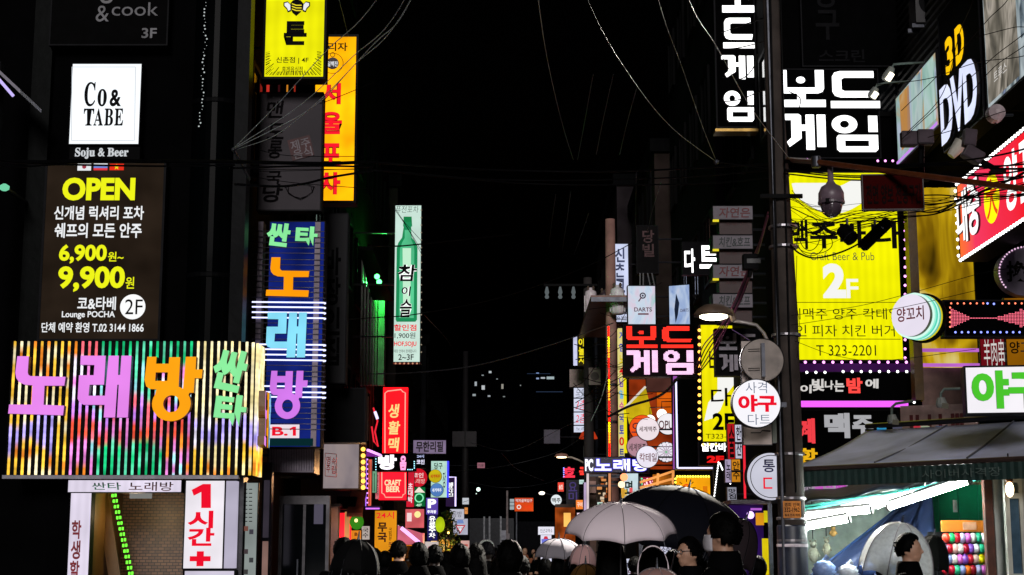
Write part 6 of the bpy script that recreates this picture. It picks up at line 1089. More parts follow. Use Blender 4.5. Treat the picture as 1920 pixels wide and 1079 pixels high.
for i, (x, y, w_, h_, c, lb) in enumerate(((1525, 1040, 18, 40, '#c8ccb8', 'white plush toys hanging by the pole in the stall'), (1550, 1030, 14, 34, '#b8b8a0', 'pale plush toy hanging right of another in the stall'), (1562, 1000, 12, 18, '#d8a860', 'small orange and white plush toy hanging under the light tube'))):
    t = thing('plush_toy', lb, 'toy', at(x, y, 21.4), 0); k = 21.4 / F; bm_ = dif(c, .9, 0, .4, 14, .5)
    MB().ball((0, 0, 0), (w_ * k * .5, w_ * k * .45, h_ * k * .36), 14, 0, 10).build('torso', bm_, t, True); MB().ball((0, -.02, h_ * k * .45), w_ * k * .36, 14, 0, 10).build('head', bm_, t, True)
    for sx in (-1, 1): MB().ball((sx * w_ * k * .27, 0, h_ * k * .62), w_ * k * .13, 8, 0, 6).build('ear', bm_, t, True); MB().tube([(sx * w_ * k * .3, 0, h_ * k * .2), (sx * w_ * k * .6, -.02, -h_ * k * .1)], [w_ * k * .16, w_ * k * .12], 8).build('arm', bm_, t, True)
    MB().tube([(0, 0, h_ * k * .7), (0, 0, at(x, 940, 21.4).z - at(x, y, 21.4).z)], .006).build('cord', BLACK, t)
# balloon board
BB = 19.2
t = thing('balloon_board', 'orange board frame of the balloon dart game', 'game board', (0, 0, 0)); a, b = at(1772, 1110, BB), at(1861, 976, BB); wd = dif('#d87a18', .5, 0, .3, 4)
q0, q1 = at(1772, 997, BB), at(1772, 976, BB); MB().box(a.x, b.x, BB, BB + .06, q0.z, b.z).build('top_board', wd, t); c = at(1843, 1000, BB); MB().box(c.x, b.x, BB - .01, BB + .06, .2, q0.z - .003).build('side_board', wd, t); MB().box(a.x - .1, c.x, BB + .3, BB + .34, .2, q0.z).build('back_board', dif('#16181a', .7), t); MB().box(a.x + .25, c.x - .08, BB - .012, BB, q0.z + .02, b.z - .02).build('tape', dif('#d8a080', .5), t)
for y in (1019, 1039, 1060): q = at(1770, y, BB); MB().box(a.x - .1, c.x, BB + .02, BB + .06, q.z - .012, q.z).build('shelf', dif('#3a2a1c', .5), t)
pal = ['#d8402c', '#18a860', '#c01c30', '#b8b0e0', '#d868c8', '#e8e4e0', '#e8e4e0', '#10a070', '#b01030', '#e8b8b0', '#8850c0', '#30b888', '#8898d0', '#e8e0f0', '#f0dc10', '#e06a18']
cl = {'#d8402c': 'orange red', '#18a860': 'green', '#c01c30': 'crimson', '#b8b0e0': 'lilac', '#d868c8': 'pink', '#e8e4e0': 'white', '#10a070': 'teal green', '#b01030': 'dark red', '#e8b8b0': 'pale pink', '#8850c0': 'purple', '#30b888': 'mint', '#8898d0': 'grey blue', '#e8e0f0': 'pearl white', '#f0dc10': 'yellow', '#e06a18': 'orange'}
rows = [(1009, 1768, ['#d8402c', '#18a860', '#c01c30', '#b8b0e0', '#d868c8', '#e8e4e0', '#30b888', '#e8e0f0']), (1029, 1764, ['#b8b0e0', '#c01c30', '#e8b8b0', '#e8e4e0', '#b01030', '#8850c0', '#e8e0f0', '#30b888']), (1049, 1763, ['#10a070', '#8898d0', '#e8e4e0', '#d868c8', '#8850c0', '#c01c30', '#e8b8b0', '#f0dc10']), (1069, 1768, ['#c01c30', '#b01030', '#30b888', '#8898d0', '#e06a18', '#c01c30', '#b8b0e0', '#d868c8'])]
rn = ('top', 'second', 'third', 'bottom'); pn = ('at the left end', 'second from left', 'third from left', 'fourth from left', 'fifth from left', 'sixth from left', 'seventh from left', 'at the right end')
for r_, (y, x0, cs) in enumerate(rows):
    for i, c in enumerate(cs):
        p = at(x0 + 6 + i * 10.0, y, BB - .02); t = thing('balloon', f'{cl[c]} balloon {pn[i]} in the {rn[r_]} shelf row of the dart board', 'balloon', p, 0, 'balloons on the dart board')
        MB().ball((0, 0, 0), (.052, .058, .062), 16, 0, 10).build('skin', dif(c, .18, 0, .08, 3, 0), t, True); MB().lathe([(.012, .008), (.004, 0), (.01, -.008)], (0, .058, 0), 8, 'y').build('knot', dif(c, .4, 0, .1, 3, 0), t)
t = thing('toy_dart', 'yellow and blue toy dart fixed on the orange board side', 'toy', at(1853, 1045, BB - .05)); MB().tube([(0, 0, 0), (0, 0, .24)], [.014, .008], 8).build('shaft', dif('#d8d020', .4), t); MB().ball((0, 0, -.04), (.035, .02, .055), 12, 0, 8).build('barrel', dif('#1848a0', .4), t, True); MB().box(-.035, .035, -.015, .005, -.28, -.1).build('flight', dif('#60b020', .5), t)
# right posts and door frame
t = thing('stall_post', 'white enamelled steel post at the right of the balloon board', 'post', (0, 0, 0)); a = at(1878, 1000, 18.2); MB().box(a.x - .07, a.x + .05, 18.2, 18.34, .13, 2.62).build('post', dif('#b8beb8', .45, 0, .25, 5), t); MB().box(a.x - .17, a.x - .075, 18.22, 18.32, .13, 2.55).build('wooden_post', dif('#5a2c18', .7, 0, .5, 8, .5), t); MB().box(a.x - .2, a.x + .08, 18.18, 18.36, .13, .2).build('foot', STEEL, t); MB().tube([(a.x + .07, 18.25, .13), (a.x + .08, 18.25, 2.5)], .014).build('conduit', BLACK, t)
t = thing('door_frame', 'white door frame with narrow glass panes at the right edge', 'door', (0, 0, 0)); Y = 17.9; a, b = at(1893, 1100, Y), at(1960, 895, Y); a.z = .13
m = MB(); fw = dif('#c4c6ba', .45, 0, .2, 5); m.box(a.x, a.x + .05, Y, Y + .08, a.z, b.z); m.box(a.x + .16, a.x + .2, Y, Y + .08, a.z, b.z); m.box(a.x + .05, a.x + .16, Y, Y + .08, 2.2, 2.26); m.box(a.x + .05, a.x + .16, Y, Y + .08, b.z - .06, b.z); m.box(a.x + .05, a.x + .16, Y, Y + .08, 1.3, 1.36); m.build('frame', fw, t)
MB().box(a.x + .05, a.x + .16, Y + .03, Y + .04, 1.36, 2.2).build('pane', dif('#4a6478', .1), t); MB().box(a.x + .05, a.x + .16, Y + .03, Y + .04, 2.26, b.z - .06).build('pane', dif('#5a6460', .1), t); MB().box(a.x + .2, b.x, Y, Y + .08, a.z, b.z).build('side_panel', dif('#9aa098', .5, 0, .3, 4), t)

t = thing('air_conditioner', 'dark outdoor air conditioner unit on the slatted facade above the film posters', 'air conditioner', at(1718, 42, 22.5)); MB().box(0, .5, 0, .4, 0, .62).build('case', dif('#2e2c30', .5), t); MB().lathe([(.2, -.012), (.2, -.002), (.16, -.002)], (.25, 0, .32), 24, 'y').build('fan_guard', dif('#141416', .5), t); MB().box(-.05, .95, .05, .1, -.06, 0).box(-.05, .95, .3, .35, -.06, 0).build('bracket', STEEL, t); MB().tube([(.5, .2, .2), (.8, .25, .1), (1.0, .3, -.4)], .02).build('pipe', STEEL, t)

for i, (x, y, wx, hy, cc, lb) in enumerate(((1545, 1068, 40, 34, '#8aa4d8', 'pale blue plastic goods bag at the foot of the tarpaulin near the pole'), (1590, 1072, 36, 26, '#d8e0ec', 'white plastic goods bag right of a pale blue one'), (1625, 1066, 34, 30, '#4a6ab0', 'blue knotted goods bag before the blue tarpaulin'))):
    k = 19.3 / F; t = thing('goods_bag', lb, 'bag', at(x, y, 19.3)); g = []; n_ = 22
    for j in range(13):
        for q in range(n_):
            a = math.pi * j / 12; th = 2 * math.pi * q / n_; w_3 = 1 + .16 * math.sin(5 * th + 3 * j) + .08 * math.sin(11 * th - 2 * j); g.append((wx * k * .5 * math.sin(a) * math.cos(th) * w_3, wx * k * .4 * math.sin(a) * math.sin(th) * w_3, hy * k * .5 * math.cos(a)))
    m = MB(); m.add(g, [(j * n_ + q, (j + 1) * n_ + q, (j + 1) * n_ + (q + 1) % n_, j * n_ + (q + 1) % n_) for j in range(12) for q in range(n_)]); m.build('sack', dif(cc, .25, 0, .3, 9, .5), t, True)
    MB().tube([(0, 0, hy * k * .45), (.02, 0, hy * k * .6), (.05, 0, hy * k * .7)], [.03, .02, .035], 8).build('knot', dif(cc, .3), t); MB().box(-.25, .25, -.2, .2, -at(x, y, 19.3).z + .13, -hy * k * .42).build('crate', dif('#3a3a40', .6), t)
for y0, c_, tx, x0, x1, Y_, lb in ((905, '#f04a3a', '술집', 1046, 1057, 63, 'tiny red lit sign above the far white round sign'), (938, '#ff8a3a', '구이', 1080, 1094, 57, 'tiny orange lit sign under the dull violet letters'), (962, '#f8d8e8', '카페', 1082, 1096, 58, 'tiny pale pink lit sign low at the right of the orange shopfront'), (985, '#ff5a50', '분식', 1084, 1100, 56, 'tiny red orange lit sign just above the white umbrella edge')):
    s = Sign('lightbox_sign', lb, Y_, (x0, y0, x1, y0 + 17), em(c_, 1.1, .3), .1, mg=.01, wall=3.3, n_br=1); s.t(tx, (x0 + 2, y0 + 4, x1 - 2, y0 + 13), hemi('#2a0a10') if c_ == '#f8d8e8' else hemi('#fff0e0'), .02)
# ================================================================ PEOPLE
def remeshed(m, voxel):
    me = bpy.data.meshes.new('b'); me.from_pydata(m.v, [], m.f); o = bpy.data.objects.new('b', me); COL.objects.link(o)
    r_ = o.modifiers.new('r', 'REMESH'); r_.mode = 'VOXEL'; r_.voxel_size = voxel
    sm = o.modifiers.new('s', 'SMOOTH'); sm.iterations = 3; sm.factor = .5
    out = bpy.data.meshes.new_from_object(o.evaluated_get(bpy.context.evaluated_depsgraph_get())); bpy.data.objects.remove(o); bpy.data.meshes.remove(me); return out
def loft(m, rings, n=20):
    vs = [(cx + rx * math.cos(2 * math.pi * k / n), cy + ry * math.sin(2 * math.pi * k / n), z) for cx, cy, z, rx, ry in rings for k in range(n)]
    fs = [(i * n + k, i * n + (k + 1) % n, (i + 1) * n + (k + 1) % n, (i + 1) * n + k) for i in range(len(rings) - 1) for k in range(n)]
    fs += [tuple(range(n))[::-1], tuple((len(rings) - 1) * n + k for k in range(n))]; m.add(vs, fs)
def limb(m, pts, rs):
    P = [Vector(p) for p in pts]; q = []; r2 = []
    for i in range(len(P) - 1):
        for k in range(6): t = k / 6; q.append(P[i].lerp(P[i + 1], t)); r2.append(rs[i] + (rs[i + 1] - rs[i]) * t)
    q.append(P[-1]); r2.append(rs[-1]); m.tube(q, r2, 14)
    for p, r_ in zip(P, rs): m.ball(p, r_ * .99, 12, 0, 8)
ARMS = {'down': (((.195, .01, 1.40), (.245, .03, 1.13), (.25, -.06, .90)),) * 2,
        'hold': (((.195, .01, 1.40), (.245, .03, 1.13), (.25, -.06, .90)), ((.195, .01, 1.40), (.25, -.08, 1.15), (.17, -.30, 1.30))),
        'phone': (((.195, .01, 1.40), (.24, -.02, 1.13), (.12, -.26, 1.16)), ((.195, .01, 1.40), (.24, -.02, 1.13), (.14, -.26, 1.14)))}
_bm = {}
def body(pose, stride, coat, skin, legs, face):
    k = (pose, stride, coat, face)
    if k in _bm: return _bm[k]
    m = MB()
    loft(m, [(0, .0, .80, .172, .13), (0, 0, .92, .185, .135), (0, 0, 1.06, .168, .122), (0, 0, 1.22, .186, .13), (0, 0, 1.34, .205, .125), (0, .005, 1.42, .185, .11), (0, .01, 1.475, .10, .085), (0, .012, 1.52, .066, .066), (0, .0, 1.60, .056, .06)])
    for sx, dy in ((-1, stride), (1, -stride)):
        limb(m, [(sx * .095, 0, .88), (sx * .1, -.02 + dy * .5, .48), (sx * .1, .02 + dy, .09)], [.098, .062, .045])
        m.ball((sx * .105, -.06 + dy, .05), (.048, .13, .045), 14, 0, 8)
    for sx, ar in ((1, ARMS[pose][0]), (-1, ARMS[pose][1])):
        q = [Vector((sx * a, b, c)) for a, b, c in ar]; limb(m, q, [.072, .052, .038])
        d = (q[2] - q[1]).normalized(); up = q[2].z > 1.0; h = q[2] + d * .05
        m.ball(h, (.042, .03, .048) if not up else (.036, .045, .034), 12, 0, 8)
        sd = Vector((1, 0, 0)) if not up else Vector((0, 0, 1))
        for f in range(4):
            a = h + sd * (-.03 + .02 * f) + d * .03; L = (.055, .07, .075, .062)[f]; cv = Vector((-sx, 0, 0)) * .03 if up else Vector((0, -.025, 0))
            m.tube([a, a + d * L * .55, a + d * L * .85 + cv, a + d * L * .7 + cv * 2.0], [.0095, .009, .0085, .007], 7)
        a = h - sd * .035; m.tube([a, a + d * .03 - sd * .015 + Vector((0, -.02, 0)), a + d * .055 + Vector((0, -.03, 0))], [.012, .011, .009], 7)
    m.ball((0, -.005, 1.665), (.078, .096, .105), 24, 0, 18); m.ball((0, -.028, 1.605), (.058, .066, .055), 18, 0, 12); m.ball((0, -.068, 1.575), (.024, .02, .02), 10, 0, 8)
    m.tube([(0, -.092, 1.675), (0, -.112, 1.64), (0, -.098, 1.632)], [.009, .015, .012], 8)
    m.ball((0, -.088, 1.607), (.024, .012, .007), 10, 0, 6); m.ball((0, -.088, 1.597), (.021, .012, .007), 10, 0, 6)
    for sx in (-1, 1):
        m.ball((sx * .078, .01, 1.65), (.012, .022, .034), 10, 0, 8); m.ball((sx * .032, -.083, 1.69), (.022, .012, .007), 10, 0, 6)
    me = remeshed(m, .0085); cm, sk, lg = dif(coat, .9, 0, .3, 6, .3, spec=.02), dif('#c89a80' if face else '#2a1c16', .5, 0, .1, 8, .05), dif(legs, .85)  # darker skin copy puts the shade of silhouetted people into the colour
    for x in (cm, sk, lg): me.materials.append(x)
    mi = []
    for p in me.polygons:
        c = p.center; mi.append(1 if c.z > 1.515 or any((c - (Vector((sx * a[2][0], a[2][1], a[2][2])))).length < .16 and (Vector((sx * a[2][0], a[2][1], a[2][2])) - Vector((sx * a[1][0], a[1][1], a[1][2]))).normalized().dot(c - Vector((sx * a[2][0], a[2][1], a[2][2]))) > .0 for sx, a in ((1, ARMS[pose][0]), (-1, ARMS[pose][1]))) else (2 if c.z < .78 else 0))
    me.polygons.foreach_set('material_index', mi); me.polygons.foreach_set('use_smooth', [True] * len(mi)); _bm[k] = me; return me
_hm = {}; _cm = {}
def hair_mesh(style, hexc):
    k = (style, hexc)
    if k in _hm: return _hm[k]
    m = MB(); n, kk = 40, 26; r0 = random.Random(len(style))
    vs = []; keep = []
    for i in range(kk + 1):
        a = math.pi * i / kk
        for j in range(n):
            t = 2 * math.pi * j / n; d = Vector((math.sin(a) * math.cos(t), math.sin(a) * math.sin(t), math.cos(a))); w_ = 1 + .03 * math.sin(9 * t + 4 * a) + .025 * r0.uniform(-1, 1)
            ex = 1.1 if style != 'bob' else 1.2
            vs.append(Vector((d.x * .084 * ex * w_, .006 + d.y * .102 * ex * w_, 1.675 + d.z * .11 * (1.13 if style != 'bob' else 1.2) * w_)))
    low = {'short': -.03, 'bob': -.10, 'long': -.09, 'cap': .0}[style]
    fs = []
    for i in range(kk):
        for j in range(n):
            q = (j + 1) % n; f = (i * n + j, (i + 1) * n + j, (i + 1) * n + q, i * n + q); c = (vs[f[0]] + vs[f[2]]) / 2; z = c.z - 1.675
            fr = -(c.y - .006) / .11; zr = z / .12
            if fr > .38 + .45 * zr: continue
            if z < low and fr > -.15: continue
            if z < low - .035: continue
            fs.append(f)
    m.add(vs, fs)
    for q in range(110 if style != 'cap' else 16):
        a = r0.uniform(.1, 1.75 if style == 'short' else 2.0); t_ = r0.uniform(-.5, math.pi + .5)
        b = Vector((math.sin(a) * math.cos(t_) * .09, .006 + math.sin(a) * math.sin(t_) * .11, 1.675 + math.cos(a) * .122)); dn = Vector((r0.uniform(-.4, .4), r0.uniform(-.1, .5), r0.uniform(-1.2, .15))).normalized(); L = r0.uniform(.015, .04)
        sd_ = dn.cross(b - Vector((0, 0, 1.67))).normalized() * r0.uniform(.003, .006); e_ = b * 1 + dn * L + (b - Vector((0, 0, 1.67))) * .06
        m.add([b - sd_, b + sd_, e_], [(0, 1, 2)])
    o = m.build('hair', dif(hexc, .65, 0, .4, 30, .4, spec=.04)); sd = o.modifiers.new('s', 'SOLIDIFY'); sd.thickness = .012; sd.offset = 0
    me = bpy.data.meshes.new_from_object(o.evaluated_get(bpy.context.evaluated_depsgraph_get())); bpy.data.objects.remove(o)
    if style == 'long':
        import bmesh; mm = MB(); rg = [(0, .03, 1.70, .098, .085), (0, .045, 1.58, .115, .075), (0, .07, 1.42, .125, .06), (0, .085, 1.25, .11, .045), (0, .09, 1.15, .07, .03)]
        vs = [(cx + rx * math.cos(2 * math.pi * j / 40) * (1 + .05 * math.sin(j * 2.6)), cy + ry * max(-.5, math.sin(2 * math.pi * j / 40)), z) for cx, cy, z, rx, ry in rg for j in range(40)]
        mm.add(vs, [(i * 40 + j, i * 40 + (j + 1) % 40, (i + 1) * 40 + (j + 1) % 40, (i + 1) * 40 + j) for i in range(4) for j in range(40)] + [tuple(range(40))[::-1], tuple(160 + j for j in range(40))])
        b = bmesh.new(); b.from_mesh(me); t2 = bpy.data.meshes.new('t'); t2.from_pydata(mm.v, [], mm.f); b.from_mesh(t2); b.to_mesh(me); b.free()
    me.polygons.foreach_set('use_smooth', [True] * len(me.polygons)); _hm[k] = me; return me
def person(label, px, ytop, Y, turn, pose='down', coat='#040405', hair='short', hexh='#020202', legs='#040405', stride=.12, face=False, group=None, collar='high'):
    top = at(px, ytop, Y); sc_ = top.z / 1.79
    t = thing('person', label, 'person', (top.x, Y, 0.002), R(turn), group); t.scale = (sc_, sc_, sc_)
    link('body', body(pose, stride, coat, 0, legs, face), t)
    link('hair', hair_mesh(hair, hexh), t)
    k = (coat, collar)
    if k not in _cm:
        mm = MB(); hi = 1.565 if collar == 'high' else 1.53
        loft(mm, [(0, .0, 1.40, .165, .115), (0, .01, 1.47, .13, .11), (0, .016, hi - .02, .098, .094), (0, .016, hi, .088, .085), (0, .014, hi - .03, .07, .07)], 24); o_ = mm.build('collar', dif(coat, .9, 0, .3, 6, .3, spec=.02), None, True); _cm[k] = o_.data; bpy.data.objects.remove(o_)
    link('collar', _cm[k], t)
    return t
DARKC = '#0b0b0e'
person('person in a black coat with short hair, beside the orange edged black umbrella', 748, 1016, 18, 150, face=True)
person('dark silhouetted person with round hair in front of the orange banner foot', 785, 1021, 16, 180, hair='bob')
person('person with a bun of orange lit hair glimpsed between two dark heads', 766, 1026, 24, 160, coat='#3a2410', hexh='#6a3a10')  # orange light is put into the hair and coat colours
person('dark silhouetted person with bushy hair left of the long white strap', 815, 1024, 17, 185)
person('dark silhouetted person with a wide round hairdo below the yield sign board', 862, 1024, 15.5, 200, hair='bob')
person('dark silhouetted tall narrow person right of the yield sign board', 893, 1021, 17, 180, hair='long', coat='#09090b')
person('person in a dark cap under the small far white umbrella', 913, 1018, 19, 180, pose='hold', hair='cap', hexh='#101014')
person('nearest dark haired person at the middle of the crowd, seen from behind', 955, 1018, 11.5, 178, hair='bob', coat='#08080a')
person('person in a tan coat with long hair walking towards the camera far down the street', 984, 1026, 46, 5, coat='#a86a50', hair='long', hexh='#1a1010', face=True)
person('person in black with a pale face walking towards the camera beside the tan coat', 1004, 1036, 44, -8, face=True, pose='phone')
person('small far person in dark clothes behind the tan coat', 1000, 1029, 60, 0, face=True)
person('dark haired person under the grey umbrella', 1048, 1050, 17, 180, pose='hold', hair='bob')
person('dark haired person right of the grey umbrella, under the pink one', 1075, 1046, 15, 180, hair='bob', coat='#14100a')
wm = person('woman with long black hair under the white umbrella, seen from behind', 1145, 1002, 12.1, 180, pose='hold', hair='long', coat='#08080a'); wm['label'] = 'person with long straight black hair under the white umbrella'
person('dark haired person between the white rimmed hood and the person with glasses', 1262, 1036, 14.5, 182, hair='bob')
gp = person('person with glasses in profile, looking towards the street, black jacket', 1291, 1010, 12.6, -62, coat='#0a0a0d', face=True)
m = MB()
for sx in (-1, 1):
    m.tube([(sx * .034 + .024 * math.cos(2 * math.pi * k / 14), -.103, 1.68 + .018 * math.sin(2 * math.pi * k / 14)) for k in range(15)], .003, 5); m.tube([(sx * .058, -.1, 1.685), (sx * .08, -.02, 1.685), (sx * .082, .02, 1.67)], .003, 5)
m.tube([(-.012, -.106, 1.68), (.012, -.106, 1.68)], .003, 5); m.build('glasses', dif('#c8c8d0', .2, .8), gp)
mp_ = person('tall person in black with a white face mask under the black umbrella', 1354, 966, 10.2, -120, pose='hold', coat='#08080a', face=True, hair='short')
mk = MB(); g = []
for j in range(9):
    for i in range(13):
        a = R(-80 + 160 * i / 12); z = 1.565 + .1 * j / 8; rr = .082 + .012 * math.cos(a) * math.sin(math.pi * j / 8); g.append((rr * math.sin(a), -.02 - (rr + .016) * math.cos(a), z))
mk.add(g, [(j * 13 + i, j * 13 + i + 1, (j + 1) * 13 + i + 1, (j + 1) * 13 + i) for j in range(8) for i in range(12)])
o = mk.build('face_mask', dif('#d8d4dc', .7), mp_, True); o.modifiers.new('th', 'SOLIDIFY').thickness = .003
lt = textgeo('Onon', .03); MB().add([(-.08 + .16 * u, .142 + .012 * math.sin(u * 3), 1.24 + .045 * v) for u, v in [(1 - a, b) for a, b in lt[0]]], [f[::-1] for f in lt[1]]).build('jacket_print', dif('#d8d4d0', .6), mp_)
hp = person('person in a black hood with a pale rim, seen from behind', 1224, 1030, 12.2, 176, coat='#060608', hair='short')
m = MB(); n = 24
loft(m, [(0, .02, 1.50, .115, .11), (0, .02, 1.58, .125, .125), (0, .015, 1.68, .122, .13), (0, .01, 1.76, .095, .1), (0, .01, 1.80, .045, .05)], 26); m.build('hood', dif('#060608', .85), hp, True)
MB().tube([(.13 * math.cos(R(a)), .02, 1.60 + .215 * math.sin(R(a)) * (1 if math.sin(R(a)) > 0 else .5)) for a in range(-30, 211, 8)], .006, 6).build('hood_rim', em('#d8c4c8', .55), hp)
MB().ball((0, .05, 1.42), (.26, .19, .07), 20, 0, 10).build('collar', dif('#c8968c', .7), hp, True)
person('dark person in profile under the clear umbrella by the balloon board', 1704, 1003, 13.2, 62, coat='#070709', hair='short', face=True, pose='hold')
person('dark hooded person at the left edge of the crowd behind the orange edged umbrella', 645, 1012, 16, 170, coat='#060608', hair='bob')

for px_, y_, Y_, tn, hs, lb in ((702, 1030, 19, 175, 'short', 'dark silhouetted person between the orange banner and the black umbrella edge'), (722, 1036, 22, 190, 'bob', 'short dark silhouetted person at the foot of the orange banner'), (801, 1034, 20, 170, 'short', 'dark silhouetted person half hidden behind round hair heads, left of the bushy one'), (838, 1036, 21, 185, 'long', 'dark silhouetted person lower than the heads around, under the leafy tree'), (879, 1034, 22, 178, 'short', 'dark silhouetted person squeezed behind the tall narrow one'), (929, 1030, 20, 195, 'short', 'dark silhouetted person just right of the person in a cap'), (938, 1042, 15, 182, 'long', 'dark long haired person left of the nearest head in the crowd middle'), (978, 1044, 16, 176, 'short', 'dark silhouetted person right of the nearest head in the crowd middle'), (1022, 1050, 19, 184, 'bob', 'dark silhouetted person left of the one under the grey umbrella'), (1110, 1050, 18, 180, 'short', 'dark silhouetted person left of the long straight hair'), (1190, 1046, 19, 186, 'short', 'dark silhouetted person right of the long straight hair'), (1310, 1040, 14, 175, 'short', 'dark silhouetted person between the glasses and the face mask'), (1420, 1046, 16, 180, 'bob', 'dark silhouetted person before the violet stall'), (1655, 1058, 18, 178, 'short', 'dark person at the foot of the blue tarpaulin')):
    person(lb, px_, y_, Y_, tn, hair=hs, coat='#08080a')
# ================================================================ UMBRELLAS
def umbrella(label, px, ytop, wpx, drop, Y, hexc, tilt=(0, 0), shaft=.85, mat=None, rot=0, edge=None, curve=2.0, squash=1):
    p = at(px, ytop, Y); Rr = wpx * Y / F / 2; h = drop * Y / F; t = thing('umbrella', label, 'umbrella', p); t.rotation_euler = (R(tilt[0]), R(tilt[1]), 0)
    N, S, K = 8, 6, 12; m = MB(); vs = [(0, 0, 0)]; fs = []
    for k in range(1, K + 1):
        q = k / K
        for i in range(N * S):
            a = 2 * math.pi * i / (N * S) + rot; off = (i % S) / S * (2 * math.pi / N) - math.pi / N; f_ = math.cos(math.pi / N) / math.cos(off) if i % S else 1
            f_ = 1 + (f_ - 1) * q; s_ = math.sin(math.pi * (i % S) / S); r_ = Rr * math.sin(q * math.pi / 2 * .93) / math.sin(math.pi / 2 * .93) * f_ * (1 - .02 * s_ * q)
            vs.append((r_ * math.cos(a), r_ * math.sin(a) * squash, -h * q ** curve * (1 - .07 * s_ * q)))
    M_ = N * S
    for i in range(M_): fs.append((0, 1 + i, 1 + (i + 1) % M_))
    for k in range(K - 1):
        for i in range(M_): fs.append((1 + k * M_ + i, 1 + (k + 1) * M_ + i, 1 + (k + 1) * M_ + (i + 1) % M_, 1 + k * M_ + (i + 1) % M_))
    m.add(vs, fs)
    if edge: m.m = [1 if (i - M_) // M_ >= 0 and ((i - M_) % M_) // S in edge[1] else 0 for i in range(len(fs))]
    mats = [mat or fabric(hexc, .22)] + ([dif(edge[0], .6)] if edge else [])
    o = m.build('canopy', mats, t, True); 
    try:
        sh = o.data; sh.polygons.foreach_set('use_smooth', [True] * len(sh.polygons))
    except Exception: pass
    o.modifiers.new('thick', 'SOLIDIFY').thickness = .004
    for i in range(N):
        pts = [Vector(vs[1 + k * M_ + i * S]) + Vector((0, 0, -.008)) for k in range(0, K, 1)]; pts.append(pts[-1] * 1.0 + (pts[-1] - pts[-2]).normalized() * .03)
        MB().tube(pts, .0035, 5).build('rib', STEEL, t)
        MB().tube([Vector(vs[1 + k * M_ + i * S]) + Vector((0, 0, .0035)) for k in range(0, K)], .0028, 4).build('seam', dif('#8c8288' if lin(hexc)[0] > .3 else '#08080c', .6), t)
    MB().tube([(0, 0, .06), (0, 0, -shaft)], .006, 8).build('shaft', dif('#8a8a90', .3, .8), t); MB().tube([(0, 0, -shaft + .0), (0, 0, -shaft - .1), (.03, 0, -shaft - .13), (.06, 0, -shaft - .1)], .013, 8).build('handle', dif('#1a1a1c', .4), t); MB().lathe([(.012, 0), (.008, .03), (.004, .07)], (0, 0, 0), 10).build('tip', STEEL, t)
    return t
umbrella('large white umbrella over the person with long black hair', 1164, 943, 208, 58, 11.8, '#fbeef6', (11, 0), .72, rot=R(22.5 + 67.5), curve=1.75)
umbrella('large black umbrella behind the white one, held by the person in a face mask', 1292, 914, 306, 118, 13.6, '#080a14', (4, 13), .85, rot=.3, curve=1.9)
umbrella('grey umbrella partly hidden behind a pink one', 1048, 1010, 92, 34, 17, '#8c8890', (6, 0), .7, rot=.2)
umbrella('small pink translucent umbrella between the grey umbrella and long black hair', 1096, 1022, 52, 36, 14.6, '#c8a0a0', (12, 6), .6, rot=.5)
umbrella('small far white umbrella glowing over the person in a cap', 912, 1012, 30, 14, 21, '#d8e4dc', (10, 0), .6)
umbrella('brown low umbrella edge below the pink umbrella', 1098, 1058, 66, 40, 13.4, '#6a4a24', (6, 0), .6)
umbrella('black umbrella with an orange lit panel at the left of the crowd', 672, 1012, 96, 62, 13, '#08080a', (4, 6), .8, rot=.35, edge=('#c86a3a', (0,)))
umbrella('pinkish umbrella low in front of the person in the pale rimmed hood', 1232, 1066, 84, 26, 10.5, '#b08a84', (5, 0), .6, rot=.2)
umbrella('dark brown umbrella at an angle beside the violet stall', 1398, 975, 96, 88, 11.9, '#2a2226', (8, 22), .7, rot=.4)
cu = umbrella('clear plastic umbrella with pale printed bands over the person by the balloon board', 1692, 980, 140, 96, 14.1, '#d8e0e4', (10, 8), .8, mat=clear_plastic('#e8f0f2', .5), rot=.35)
umbrella('black umbrella behind the clear plastic one by the balloon board', 1752, 1004, 74, 62, 14.9, '#0e1210', (8, 10), .7, rot=.2)
t = thing('strap_barrier', 'long white slanted banner stand leg between dark heads', 'stand', (0, 0, 0)); MB().tube([at(803, 1030, 20), at(790, 1060, 19.6), (at(786, 1079, 19.4).x, 19.4, .05)], .014).build('leg', dif('#c8ccc8', .5), t); a, b = at(797, 1036, 20.1), at(822, 1016, 20.1); MB().box(a.x, b.x, 20.1, 20.14, a.z, b.z).build('board', em('#d8c8c4', .8, .3), t); c = at(806, 1028, 20.08); MB().ball((c.x, 20.085, c.z), (.025, .01, .025), 10, 0, 6).build('emblem', em('#d03a50', .8), t)
t = thing('sign_stand', 'small red and white sign board on a white leg right of the crowd head', 'sign', (0, 0, 0)); a, b = at(864, 1030, 30), at(880, 1014, 30); MB().box(a.x, b.x, 30, 30.05, a.z, b.z).build('board', em('#d8a8a0', .8, .4), t); MB().tube([at(882, 1030, 30), at(893, 1066, 29.5), (at(897, 1079, 29.3).x, 29.3, .03)], .02).build('leg', dif('#c8d0d0', .5), t); c = at(866, 1025, 29.98); MB().box(c.x, b.x - .03, 29.98, 30, c.z, c.z + .04).build('band', em('#d04030', .8), t)

